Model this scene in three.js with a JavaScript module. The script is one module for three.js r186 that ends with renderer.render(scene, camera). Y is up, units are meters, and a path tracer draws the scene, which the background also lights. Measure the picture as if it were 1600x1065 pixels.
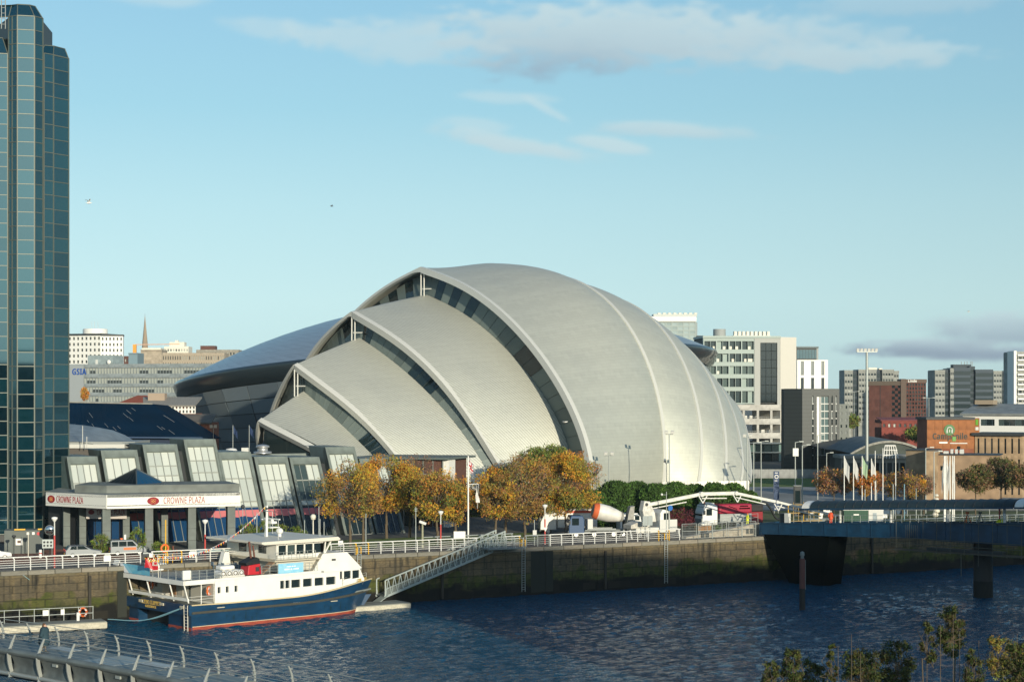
import * as THREE from 'three';
import { mergeGeometries, toCreasedNormals } from 'three/addons/utils/BufferGeometryUtils.js';
import { RoundedBoxGeometry } from 'three/addons/geometries/RoundedBoxGeometry.js';
import { MarchingCubes } from 'three/addons/objects/MarchingCubes.js';
import { TextGeometry } from 'three/addons/geometries/TextGeometry.js';
import { FontLoader } from 'three/addons/loaders/FontLoader.js';

// ---------------------------------------------------------------- camera, sky, sun, exposure
const scene = new THREE.Scene();
const FP = 2840, HOR = 620, CAMH = 25.3, GY = 6.1;
const camera = new THREE.PerspectiveCamera(2 * Math.atan(HOR / FP) * 180 / Math.PI, 1600 / 1240, 1, 30000);
camera.position.set(0, CAMH, 0);
camera.lookAt(0, CAMH, -100);
camera.setViewOffset(1600, 1240, 0, 0, 1600, 1065);
const renderer = new THREE.WebGLRenderer();
renderer.toneMapping = THREE.LinearToneMapping;
renderer.toneMappingExposure = 1.0;
renderer.shadowMap.enabled = true;
const SUN_EL = 10.5 * Math.PI / 180, SUN_AZ = 24 * Math.PI / 180;       // behind the camera, to the right
const sunDir = new THREE.Vector3(Math.sin(SUN_AZ) * Math.cos(SUN_EL), Math.sin(SUN_EL), Math.cos(SUN_AZ) * Math.cos(SUN_EL));
const sun = new THREE.DirectionalLight(new THREE.Color(1, 0.9, 0.70), 4.7);
sun.target.position.set(0, 0, -250); sun.position.copy(sunDir).multiplyScalar(900).add(sun.target.position);
sun.castShadow = true; sun.shadow.mapSize.set(4096, 4096);
Object.assign(sun.shadow.camera, { left: -400, right: 400, top: 300, bottom: -300, near: 10, far: 2500 });
scene.add(sun, sun.target);

// ---------------------------------------------------------------- noise and random numbers
function rng(seed) { let a = seed >>> 0; return () => { a = (a + 0x6D2B79F5) | 0; let t = Math.imul(a ^ (a >>> 15), 1 | a); t = (t + Math.imul(t ^ (t >>> 7), 61 | t)) ^ t; return ((t ^ (t >>> 14)) >>> 0) / 4294967296; }; }
const hash2 = (x, y) => { let h = Math.imul(x | 0, 374761393) + Math.imul(y | 0, 668265263); h = Math.imul(h ^ (h >>> 13), 1274126177); return ((h ^ (h >>> 16)) >>> 0) / 4294967296; };
const sm = (t) => t * t * (3 - 2 * t), lerp = (a, b, t) => a + (b - a) * t, clamp = (x, a = 0, b = 1) => Math.min(b, Math.max(a, x));
const sstep = (a, b, x) => sm(clamp((x - a) / (b - a)));
function vnoise(x, y) { const ix = Math.floor(x), iy = Math.floor(y), u = sm(x - ix), v = sm(y - iy); return lerp(lerp(hash2(ix, iy), hash2(ix + 1, iy), u), lerp(hash2(ix, iy + 1), hash2(ix + 1, iy + 1), u), v); }
function fbm(x, y, o = 4) { let s = 0, a = 0.5, n = 0; for (let i = 0; i < o; i++) { s += a * vnoise(x + i * 17.3, y - i * 9.1); n += a; a *= 0.5; x *= 2.03; y *= 2.03; } return s / n; }

// ---------------------------------------------------------------- computed sky: Rayleigh-like air, glow round the sun, thin clouds
{
  const W = 4096, H = 2048, data = new Float32Array(W * H * 4);
  const ramp = [[-90, .05, .07, .08], [-0.3, .30, .42, .44], [0, .63, .86, .86], [3, .63, .90, .92], [6, .53, .83, .91], [9, .40, .73, .88], [13, .33, .64, .86], [24, .155, .38, .64], [45, .07, .20, .42], [90, .04, .115, .28]];
  const base = (el) => { let i = 1; while (i < ramp.length - 1 && ramp[i][0] < el) i++; const a = ramp[i - 1], b = ramp[i], t = clamp((el - a[0]) / (b[0] - a[0])); return [1, 2, 3].map((k) => lerp(a[k], b[k], t)); };
  const bases = []; for (let r = 0; r < H; r++) bases.push(base(((r + 0.5) / H - 0.5) * 180));
  // banks of cloud, each by bearing and height in degrees: [bearing, height, half width, half height, tilt, thickness, grey]
  const D = (px, py, rx, ry, tilt, op, grey) => [Math.atan((px - 800) / FP) * 57.2958, Math.atan((HOR - py) / FP) * 57.2958, rx / 49.6, ry / 49.6, tilt, op, grey];
  const banks = [D(960, 52, 300, 50, 0.02, 1.15, .45), D(880, 74, 190, 46, -0.05, .9, 1.15), D(620, 66, 190, 34, 0.06, .75, .15), D(430, 48, 90, 18, 0.05, .55, .05), D(1330, 96, 190, 22, 0.02, .9, .3), D(1180, 70, 240, 40, 0, .7, .4), D(815, 226, 140, 15, .17, 1.05, .2),
    D(1055, 205, 145, 13, .06, .95, .3), D(955, 227, 66, 12, .2, .95, .1), D(790, 152, 80, 10, .05, .6, 0), D(850, 168, 42, 7, .5, .75, 0), D(745, 196, 60, 12, .08, .55, 0), D(1490, 547, 170, 17, .03, 1.3, 1.9), D(1570, 518, 120, 30, 0, 1.0, 1.4), D(240, 6, 90, 16, 0, .6, 0), D(1420, 20, 160, 20, 0, .45, .4)];
  const sd = [sunDir.x, sunDir.y, sunDir.z];
  for (let r = 0; r < H; r++) {
    const el = ((r + 0.5) / H - 0.5) * Math.PI, ce = Math.cos(el), y = Math.sin(el), elD = el * 57.2958, b = bases[r];
    for (let c = 0; c < W; c++) {
      const az = ((c + 0.5) / W - 0.5) * 2 * Math.PI, x = Math.cos(az) * ce, z = Math.sin(az) * ce, g = x * sd[0] + y * sd[1] + z * sd[2], gam = Math.acos(clamp(g, -1, 1)) * 57.2958;
      const ray = 0.12 + 0.88 * (1 + g * g) / 2 * 1.03, mie = elD > -1 ? 2.9 * Math.exp(-gam / 10) + 0.2 * Math.exp(-gam / 28) : 0;
      let R = b[0] * ray + mie, G = b[1] * ray + mie * .88, B = b[2] * ray + mie * .7;
      if (elD > 0) {
        let a = 0, grey = 0;
        let bear = Math.atan2(x, -z) * 57.2958;
        if (Math.abs(bear) < 26 && elD < 16) {
          const wx = (fbm(bear * .55, elD * 1.4, 4) - .5) * 2.2, wy = (fbm(bear * .55 + 40, elD * 1.4 + 7, 4) - .5) * .9, fine = fbm(bear * 1.6 + wx, elD * 5 + wy * 3, 5);
          for (const [ba, h, rx, ry, tilt, op, gr] of banks) {
            const dx = bear - ba + wx * Math.min(rx, 3) * .16, dy = elD - h + wy * ry * .45, u = (dx * Math.cos(tilt) - dy * Math.sin(tilt)) / rx, v = (dx * Math.sin(tilt) + dy * Math.cos(tilt)) / ry, d = u * u + v * v;
            if (d > 2.0) continue;
            const k = op * sstep(1.25, .15, d + (fine - .5) * (rx > 3 ? 1.7 : 1.1)) * .9;
            grey = (grey * a + gr * k * (0.7 - v * .6)) / (a + k + 1e-6); a = 1 - (1 - a) * (1 - clamp(k));
          }
        } else {                                                    // the rest of the sky goes on with the same thin, scattered banks
          const k = 1 / (y + .12), n = fbm(x * k * 2.2 + 3, z * k * 4.2 + 9, 4);
          a = sstep(.66, .88, n) * .6 * sstep(0, 6, elD); grey = .4;
        }
        const gl = lerp(1, .42, clamp(grey / 1.7)), cr = .60 * gl + mie * .5, cg = .755 * gl + mie * .46, cb = .79 * (gl * .8 + .2) + mie * .4;
        a *= .85; R = lerp(R, cr, a); G = lerp(G, cg, a); B = lerp(B, cb, a);
      }
      const o = (r * W + c) * 4; data[o] = R; data[o + 1] = G; data[o + 2] = B; data[o + 3] = 1;
    }
  }
  const sky = new THREE.DataTexture(data, W, H, THREE.RGBAFormat, THREE.FloatType);
  sky.mapping = THREE.EquirectangularReflectionMapping; sky.magFilter = sky.minFilter = THREE.LinearFilter; sky.colorSpace = THREE.LinearSRGBColorSpace; sky.needsUpdate = true;
  scene.background = sky; scene.environment = sky;
}

// ---------------------------------------------------------------- helpers
const V = (x, y, z) => new THREE.Vector3(x, y, z);
const P = (px, py, d) => V((px - 800) * d / FP, CAMH - (py - HOR) * d / FP, -d);          // a point at a distance d in front of the viewer
const dOf = (py, y = GY) => (CAMH - y) * FP / (py - HOR);                                  // how far the level y is at that height of view
const G = (px, py, y = GY) => P(px, py, dOf(py, y));
const hgt = (py, d) => CAMH - (py - HOR) * d / FP;                                         // world height
const used = {};
function numbered(n) { const k = used[n] = (used[n] ?? -1) + 1; return k ? n + '_' + String(k).padStart(3, '0') : n; }
function tag(o, label, category, group, kind) { if (label) o.userData.label = label; if (category) o.userData.category = category; if (group) o.userData.group = group; if (kind) o.userData.kind = kind; return o; }
function thing(name, label, category, pos = V(0, 0, 0), turn = 0, group) {
  const o = new THREE.Group(); o.name = numbered(name); o.position.copy(pos); o.rotation.y = turn; scene.add(o); return tag(o, label, category, group);
}
function put(name, geo, mat, parent, kind) {
  const m = new THREE.Mesh(geo, mat); m.castShadow = m.receiveShadow = true;
  m.name = parent ? name : numbered(name); (parent ?? scene).add(m); if (kind) m.userData.kind = kind; return m;
}
function struct(name, geo, mat) { const m = put(name, geo, mat); m.userData.kind = 'structure'; return m; }
function copyOf(root, pos, turn, label, group) { const r = root.clone(); r.name = numbered(root.name.replace(/_\d{3}$/, '')); scene.add(r); if (pos) r.position.copy(pos); if (turn !== undefined) r.rotation.y = turn; r.userData = { ...root.userData }; if (label) r.userData.label = label; if (group) r.userData.group = group; return r; }
const plain = (g) => { const q = g.index ? g.toNonIndexed() : g; for (const k of Object.keys(q.attributes)) if (!['position', 'normal', 'uv'].includes(k)) q.deleteAttribute(k); if (!q.attributes.uv) q.setAttribute('uv', new THREE.BufferAttribute(new Float32Array(q.attributes.position.count * 2), 2)); if (!q.attributes.normal) q.computeVertexNormals(); return q; };
class GB {                                                                                 // collects pieces, merges them into one geometry
  constructor() { this.g = []; }
  add(g) { this.g.push(plain(g)); return this; }
  box(x0, x1, y0, y1, z0, z1) { const w = Math.abs(x1 - x0), h = Math.abs(y1 - y0), d = Math.abs(z1 - z0), g = new THREE.BoxGeometry(w, h, d); boxUV(g, w, h, d); g.translate((x0 + x1) / 2, (y0 + y1) / 2, (z0 + z1) / 2); return this.add(g); }
  boxAt(c, w, h, d, ry = 0, rx = 0, rz = 0) { const g = new THREE.BoxGeometry(w, h, d); boxUV(g, w, h, d); g.rotateX(rx); g.rotateZ(rz); g.rotateY(ry); g.translate(c.x, c.y, c.z); return this.add(g); }
  rbox(x0, x1, y0, y1, z0, z1, r = .05, s = 2) { const g = new RoundedBoxGeometry(x1 - x0, y1 - y0, z1 - z0, s, r); g.translate((x0 + x1) / 2, (y0 + y1) / 2, (z0 + z1) / 2); return this.add(g); }
  bar(a, b, r, n = 6, r2 = r) { const d = b.clone().sub(a), L = d.length(); if (L < 1e-5) return this; const g = new THREE.CylinderGeometry(r2, r, L, n, 1); g.translate(0, L / 2, 0); g.applyQuaternion(new THREE.Quaternion().setFromUnitVectors(V(0, 1, 0), d.normalize())); g.translate(a.x, a.y, a.z); return this.add(g); }
  beam(a, b, w, h) { const d = b.clone().sub(a), L = d.length(); const g = new THREE.BoxGeometry(w, h, L); boxUV(g, w, h, L); g.translate(0, 0, L / 2); const m = new THREE.Matrix4(), z = d.clone().normalize(); let x = V(0, 1, 0).cross(z); if (x.lengthSq() < 1e-6) x = V(1, 0, 0); x.normalize(); m.makeBasis(x, z.clone().cross(x), z); g.applyMatrix4(m); g.translate(a.x, a.y, a.z); return this.add(g); }
  cyl(x, y0, y1, z, r, r2 = r, n = 16) { const g = new THREE.CylinderGeometry(r2, r, y1 - y0, n); g.translate(x, (y0 + y1) / 2, z); return this.add(g); }
  sph(c, r, sx = 1, sy = 1, sz = 1, n = 12) { const g = new THREE.SphereGeometry(r, n, Math.ceil(n * .7)); g.scale(sx, sy, sz); g.translate(c.x, c.y, c.z); return this.add(g); }
  prism(pts, z0, z1, bevel = 0) { const s = new THREE.Shape(pts.map(([x, y]) => new THREE.Vector2(x, y))); const g = new THREE.ExtrudeGeometry(s, { depth: z1 - z0 - 2 * bevel, bevelEnabled: bevel > 0, bevelSize: bevel, bevelThickness: bevel, bevelSegments: 2, bevelOffset: -bevel }); g.translate(0, 0, z0 + bevel); return this.add(g); }
  plan(pts, y0, y1) { const s = new THREE.Shape(pts.map(([x, z]) => new THREE.Vector2(x, -z))); const g = new THREE.ExtrudeGeometry(s, { depth: y1 - y0, bevelEnabled: false }); g.rotateX(-Math.PI / 2); g.translate(0, y0, 0); return this.add(g); }
  quad(a, b, c, d) { const g = new THREE.BufferGeometry(); const p = [a, b, c, a, c, d].flatMap((v) => [v.x, v.y, v.z]); g.setAttribute('position', new THREE.Float32BufferAttribute(p, 3)); const w = a.distanceTo(b), h = b.distanceTo(c); g.setAttribute('uv', new THREE.Float32BufferAttribute([0, 0, w, 0, w, h, 0, 0, w, h, 0, h], 2)); g.computeVertexNormals(); return this.add(g); }
  slab(a, b, c, d, t) { const n = b.clone().sub(a).cross(d.clone().sub(a)).normalize().multiplyScalar(-t), A = a.clone().add(n), B = b.clone().add(n), C = c.clone().add(n), Dd = d.clone().add(n); return this.quad(a, b, c, d).quad(D4(Dd), D4(C), D4(B), D4(A)).quad(a, A, B, b).quad(b, B, C, c).quad(c, C, Dd, d).quad(d, Dd, A, a); }
  tube(pts, r, n = 6, seg = pts.length * 4) { return this.add(new THREE.TubeGeometry(new THREE.CatmullRomCurve3(pts), seg, r, n)); }
  lathe(pts, n = 20, x = 0, y = 0, z = 0) { const g = new THREE.LatheGeometry(pts.map(([r, h]) => new THREE.Vector2(r, h)), n); g.translate(x, y, z); return this.add(g); }
  get empty() { return !this.g.length; }
  geo() { return mergeGeometries(this.g, false); }
  mesh(name, mat, parent, kind) { return this.empty ? null : put(name, this.geo(), mat, parent, kind); }
}
const D4 = (v) => v.clone();
function boxUV(g, w, h, d) { const uv = g.attributes.uv, s = [[d, h], [d, h], [w, d], [w, d], [w, h], [w, h]]; for (let f = 0; f < 6; f++) for (let k = 0; k < 4; k++) { const i = f * 4 + k; uv.setXY(i, uv.getX(i) * s[f][0], uv.getY(i) * s[f][1]); } }
function surf(grid, closeUV) {                                                              // grid[i][j] of points -> smooth surface with uv in metres
  const n = grid.length, m = grid[0].length, p = [], uv = [], idx = [];
  let U = 0; for (let i = 0; i < n; i++) { if (i) U += grid[i][m >> 1].distanceTo(grid[i - 1][m >> 1]); let w = 0; for (let j = 0; j < m; j++) { if (j) w += grid[i][j].distanceTo(grid[i][j - 1]); p.push(grid[i][j].x, grid[i][j].y, grid[i][j].z); uv.push(U, w); } }
  for (let i = 0; i < n - 1; i++) for (let j = 0; j < m - 1; j++) { const a = i * m + j, b = a + m; idx.push(a, b, a + 1, a + 1, b, b + 1); }
  const g = new THREE.BufferGeometry(); g.setAttribute('position', new THREE.Float32BufferAttribute(p, 3)); g.setAttribute('uv', new THREE.Float32BufferAttribute(uv, 2)); g.setIndex(idx); g.computeVertexNormals(); return g;
}
const S = (hex) => new THREE.Color(hex);
function mat(c, rough = .7, metal = 0, o = {}) { const m = new THREE.MeshStandardMaterial({ roughness: rough, metalness: metal, side: THREE.DoubleSide, ...o }); if (Array.isArray(c)) m.color.setRGB(...c); else m.color.set(c); return m; }
function phys(c, rough, o = {}) { const m = new THREE.MeshPhysicalMaterial({ roughness: rough, side: THREE.DoubleSide, ...o }); if (Array.isArray(c)) m.color.setRGB(...c); else m.color.set(c); return m; }
function tex(w, h, f, { srgb = true, rx = 1, ry = 1 } = {}) {                                // f(x, y in pixels) -> [r, g, b] 0..1
  const d = new Uint8Array(w * h * 4); for (let y = 0; y < h; y++) for (let x = 0; x < w; x++) { const c = f(x, y), o = (y * w + x) * 4; d[o] = clamp(c[0]) * 255; d[o + 1] = clamp(c[1]) * 255; d[o + 2] = clamp(c[2]) * 255; d[o + 3] = 255; }
  const t = new THREE.DataTexture(d, w, h, THREE.RGBAFormat); t.wrapS = t.wrapT = THREE.RepeatWrapping; t.magFilter = t.minFilter = THREE.LinearFilter; t.repeat.set(rx, ry); if (srgb) t.colorSpace = THREE.SRGBColorSpace; t.needsUpdate = true; return t;
}
const tile = (n, x, y, f) => { const u = x / n, v = y / n; return lerp(lerp(f(x, y), f(x - n, y), sm(u)), lerp(f(x, y - n), f(x - n, y - n), sm(u)), sm(v)); };
const grain = (n, s, lo, hi, o = 4) => tex(n, n, (x, y) => { const k = lerp(lo, hi, tile(n, x, y, (a, b) => fbm(a / s, b / s, o))); return [k, k, k]; });
const patchy = grain(256, 34, .72, 1.12, 5);                                                // shared patch maps, white average
const withRep = (t, r) => { const c = t.clone(); c.repeat.set(r, r); c.needsUpdate = true; return c; };
const patch4 = withRep(patchy, 1 / 9), patch1 = withRep(patchy, 1 / 2.2), patch40 = withRep(patchy, 1 / 47);
const fonts = new FontLoader();
const fontSans = await fonts.loadAsync('fonts/droid/droid_sans_regular.typeface.json');
const fontBold = await fonts.loadAsync('fonts/droid/droid_sans_bold.typeface.json');
const fontSerif = await fonts.loadAsync('fonts/droid/droid_serif_bold.typeface.json');
function lettering(text, font, size, depth, width) { const g = new TextGeometry(text, { font, size, depth, curveSegments: 3, bevelEnabled: false }); g.computeBoundingBox(); const b = g.boundingBox; g.translate(-b.min.x, -b.min.y, 0); if (width) g.scale(width / (b.max.x - b.min.x), 1, 1); return g; }
// a frame along a front: origin at A on the ground, local x from A to B, local z towards the viewer's side
function front(A, B) { const dx = B.x - A.x, dz = B.z - A.z; return { pos: V(A.x, GY, A.z), turn: Math.atan2(-dz, dx), L: Math.hypot(dx, dz) }; }
const R2 = { g: (n) => rng(n) };

// ---------------------------------------------------------------- shared materials
const M = {
  white: mat([.78, .77, .72], .5), cream: mat([.7, .66, .55], .6), offwhite: mat([.6, .6, .56], .6), railWhite: mat([.72, .72, .68], .45),
  grey: mat([.2, .22, .21], .6), midgrey: mat([.3, .32, .31], .65), dark: mat([.035, .04, .042], .6), black: mat([.012, .014, .015], .5), concrete: mat([.33, .32, .28], .9, 0, { map: patch1 }),
  steel: mat([.45, .46, .46], .4, .6), galv: mat([.38, .41, .39], .5, .35), yellow: mat([.75, .42, .02], .5), orange: mat([.75, .14, .02], .5), red: mat([.5, .02, .03], .45), rubber: mat([.015, .015, .015], .85),
  glassDark: phys([.012, .022, .024], .06, { specularIntensity: 1, ior: 1.6 }), glassMid: phys([.05, .075, .075], .1, { ior: 1.5 }), glassPale: phys([.32, .36, .33], .15), glassBlue: phys([.01, .05, .13], .08, { ior: 1.6 }),
  bark: mat([.11, .085, .055], .95), hiviz: mat([.75, .8, .03], .7), skin: mat([.5, .3, .22], .6),
};
// ---------------------------------------------------------------- the quay line
const Q0 = G(0, 893), Q1 = G(1190, 838), qu = Q1.clone().sub(Q0).setY(0).normalize(), qn = V(-qu.z, 0, qu.x);   // qn points landward or riverward, fixed below
if (qn.z < 0) qn.negate();                                                                 // qn: towards the river and the viewer
const Qp = (t, off = 0, y = GY) => Q0.clone().addScaledVector(qu, t).addScaledVector(qn, -off).setY(y);          // off metres inland
function tQ(px, off = 0) { const k = (px - 800) / FP, b = Qp(0, off); return (k * -b.z - b.x) / (qu.x + k * qu.z); } // where the line of sight at px crosses the line off metres inland
const QTURN = Math.atan2(-qu.z, qu.x);
const atQ = (px, off, y = GY) => Qp(tQ(px, off), off, y);

// ---------------------------------------------------------------- river
{
  const x0 = -85, x1 = 105, z0 = -292, z1 = -148, nx = 430, nz = 400, g = new THREE.PlaneGeometry(x1 - x0, z1 - z0, nx, nz); g.rotateX(-Math.PI / 2); g.translate((x0 + x1) / 2, 0, (z0 + z1) / 2);
  const p = g.attributes.position, uv = g.attributes.uv;
  for (let i = 0; i < p.count; i++) {
    const x = p.getX(i), z = p.getZ(i), wx = x + 2.5 * fbm(x * .12, z * .12, 2), wz = z + 2.5 * fbm(x * .12 + 9, z * .12 + 4, 2);
    const gust = .55 + .9 * sm(fbm(x * .028 + 3, z * .05 + 8, 3));
    const u = wx * .8 + wz * .6, v = -wx * .6 + wz * .8;
    let h = .12 * (1 - Math.abs(2 * fbm(u * .8, v * .34, 2) - 1)) * .75 + .09 * (1 - Math.abs(2 * vnoise(u * 1.25 + 31, v * .62 + 7) - 1)) + .06 * vnoise(u * 2.3, v * 1.3) + .035 * vnoise(u * 3.6 + 5, v * 2.4);
    const e = Math.min(1, (x - x0) / 4, (x1 - x) / 4, (z1 - z) / 4, (z - z0) / 4);
    p.setY(i, (h - .17) * 1.45 * gust * clamp(e)); uv.setXY(i, x, z);
  }
  g.computeVertexNormals();
  const rip = tex(256, 256, (x, y) => { const k = tile(256, x, y, (a, b) => 1 - Math.abs(2 * fbm(a / 22, b / 13, 4) - 1)); return [k, k, k]; }, { srgb: false, rx: 1 / 3.6, ry: 1 / 3.6 });
  const water = phys([.0005, .058, .118], .06, { ior: 1.33, specularIntensity: 1, bumpMap: rip, bumpScale: .26 }); water.specularColor.setRGB(.2, .6, 1);
  struct('river', g, water);
  const o = new GB(), flat = (a, b, c, d) => { const q = new THREE.PlaneGeometry(b - a, d - c); q.rotateX(-Math.PI / 2); q.translate((a + b) / 2, 0, (c + d) / 2); const w = q.attributes.position, t = q.attributes.uv; for (let i = 0; i < 4; i++) t.setXY(i, w.getX(i), w.getZ(i)); o.add(q); };
  flat(-2500, x0, -900, 60); flat(x1, 2500, -1500, 60); flat(x0, x1, z1, 60); struct('river_reach', o.geo(), water);
  const bed = new THREE.PlaneGeometry(5000, 2000); bed.rotateX(-Math.PI / 2); bed.translate(0, -4, -500); struct('river_bed', bed, mat([.02, .02, .015], 1));
}

// ---------------------------------------------------------------- ground north of the river
const mAsphalt = mat([.10, .105, .10], .95, 0, { map: patch40 }), mPave = mat([.22, .19, .155], .9, 0, { map: patch4 }), mGrass = mat([.12, .19, .025], 1, 0, { map: patch4 });
function sheet(name, pts, y, m) { const s = new THREE.Shape(pts.map((p) => new THREE.Vector2(p.x, -p.z))), g = new THREE.ShapeGeometry(s); g.rotateX(-Math.PI / 2); g.translate(0, y, 0); return struct(name, g, m); }
const onQ = (list) => list.map(([px, off]) => atQ(px, off));
sheet('ground', [Qp(-1600, .5), Qp(2200, .5), V(3200, 0, -3200), V(-3200, 0, -3200)], GY, mAsphalt);
sheet('promenade', [Qp(-60, .6), Qp(112, .6), Qp(112, 8), Qp(-60, 8)], GY + .006, mPave);
sheet('forecourt', [Qp(-60, 8), Qp(tQ(250, 8), 8), Qp(tQ(250, 8), 26), Qp(-60, 26)], GY + .006, mat([.26, .11, .07], .9, 0, { map: patch4 }));
sheet('lawn', onQ([[405, 8.4], [835, 8.4], [850, 22], [420, 22]]), GY + .012, mGrass);
sheet('grass_bank', [P(1165, 750, 388), P(1420, 752, 388), P(1420, 745, 429), P(1165, 742, 429)], GY + .02, mGrass);
sheet('road', [P(1165, 758, 310), P(1620, 778, 310), P(1620, 768, 395), P(1165, 756, 395)], GY + .014, mat([.30, .31, .30], .95, 0, { map: patch40 }));
sheet('verge', [V(28, 0, -306), V(100, 0, -306), V(96, 0, -272), V(32, 0, -272)], GY + .024, mat([.07, .10, .02], 1, 0, { map: patch4 }));

// ---------------------------------------------------------------- quay wall
{
  const L0 = -60, L1 = 260, len = L1 - L0;
  const q = thing('quay_wall', 'long stained stone quay wall with dark weed below the tide line', 'quay wall', Q0.clone(), QTURN);
  const H = GY + 3;
  const stain = tex(2048, 160, (x, y) => {
    const s = x / 2048 * len, h = y / 160 * H - 3, n = fbm(s * .55, h * .9, 4), n2 = fbm(s * 2.2 + 50, h * .35, 4), streak = fbm(s * 3.1, 3.7, 3), big = fbm(s * .12 + 8, h * .25, 3);
    let c = [.44, .41, .33];
    const mix = (to, k) => { k = clamp(k); c = c.map((v, i) => lerp(v, to[i], k)); };
    mix([.42, .37, .28], sstep(5.6, 5.1, h));
    mix([.34, .31, .25], sstep(5.35, 4.9, h + n * .4) * .8);
    mix([.16, .15, .12], sstep(.55, .78, streak) * sstep(2.6, 4.4, h) * .8);
    mix([.56, .44, .31], sstep(.5, .68, big) * sstep(.9, .2, Math.abs(h - 3.0) / 1.3) * .9);
    mix([.46, .40, .29], sstep(.5, .62, n2) * .6);
    mix([.27, .30, .09], sstep(3.3, 2.7, h + (n - .5) * 3.0) * (.45 + .55 * sstep(.35, .6, n2)));
    mix([.17, .19, .05], sstep(2.0, 1.6, h + (n2 - .5) * 2.4) * .8);
    mix([.022, .026, .016], sstep(1.75, 1.1, h + (n - .5) * 1.8));
    const cr = Math.floor((h + 3) / .82), fy = ((h + 3) / .82) % 1, fx = ((s + (cr % 2) * .9) / 1.8 % 1 + 1) % 1; if (h < 5.3 && (fy < .09 || fx < .05)) mix([.07, .065, .05], .42); mix([.5, .44, .34], (hash2(Math.floor((s + (cr % 2) * .9) / 1.8), cr) - .5) * .5);
    const g = .84 + .32 * vnoise(x * .9, y * 1.7); return c.map((v) => v * g);
  });
  stain.wrapS = stain.wrapT = THREE.ClampToEdgeWrapping;
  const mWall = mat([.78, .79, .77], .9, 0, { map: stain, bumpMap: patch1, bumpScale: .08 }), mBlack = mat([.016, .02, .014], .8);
  // the face is uneven: built as courses of slightly different depth
  const r = rng(5), b = new GB(), nc = 70; let a = L0;
  for (let k = 0; k < nc; k++) {
    const w = len / nc, dz = (r() - .5) * .12, g = new THREE.BoxGeometry(w, H - .45, 2.5); g.translate(a + w / 2, -GY + H / 2 - .225 - 3, -1.25 + dz);
    g.translate(0, GY - GY + 0, 0); const p = g.attributes.position, uv = g.attributes.uv; for (let i = 0; i < p.count; i++) uv.setXY(i, (p.getX(i) - L0) / len, (p.getY(i) + GY + 3) / H); b.add(g); a += w;
  }
  b.mesh('wall_face', mWall, q);
  const cop = [0, 1, 2].map((i) => mat([[.25, .235, .19], [.21, .2, .165], [.28, .25, .195]][i], .9, 0, { map: patch1 })), cg = new RoundedBoxGeometry(2.94, .5, 1.3, 2, .04); 
  for (let t = L0 + 1.5, k = 0; t < 170; t += 3, k++) { const m = put('coping_stone', cg, cop[Math.floor(r() * 3)], q); m.position.set(t, -.25 + (r() - .5) * .03, -.55 + (r() - .5) * .05); }
  new GB().box(170, L1, -.5, 0, -1.2, .1).mesh('coping', cop[0], q);
  // upright fender timbers, dark sheets painted as cast shadow patches
  const timber = mat([.05, .045, .035], .95, 0, { map: patch1 });
  for (const px of [139, 690, 945, 1362]) { const t = tQ(px); new GB().rbox(t - .17, t + .17, -5.9, -.9, .06, .3, .05).mesh('fender_timber', timber, q); }
  for (const px of [190, 835, 846, 858]) { const t = tQ(px); new GB().box(t - .55, t + .55, -5.8, -.55, .055, .075).mesh('painted_shadow', mBlack, q); }
}
function ladder(px, y1, label) {
  const o = thing('quay_ladder', label, 'ladder', atQ(px, -.28), QTURN), r = new GB(), st = new GB();
  for (const x of [-.24, .24]) { r.bar(V(x, -5.6, 0), V(x, y1, 0), .045); r.bar(V(x, y1, 0), V(x, y1, -.7), .045); r.bar(V(x, y1, -.7), V(x, .02, -.7), .045); }
  r.mesh('rail', M.galv, o); { const h = new GB(); for (const x of [-.24, .24]) h.bar(V(x, .2, 0), V(x, y1 + .02, 0), .06).bar(V(x, y1, 0), V(x, y1, -.7), .06); h.mesh('yellow_hoop', M.yellow, o); } for (let y = -5.3; y < y1; y += .3) new GB().bar(V(-.24, y, 0), V(.24, y, 0), .028).mesh('rung', M.galv, o);
}
ladder(561, 1, 'yellow topped quay ladder beside the bow of the blue and white boat');
ladder(818, 1, 'yellow topped quay ladder to the right of the upper end of the gangway');
ladder(1041, 1, 'quay ladder below the yellow railing gate near the tall lamp pole');

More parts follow.
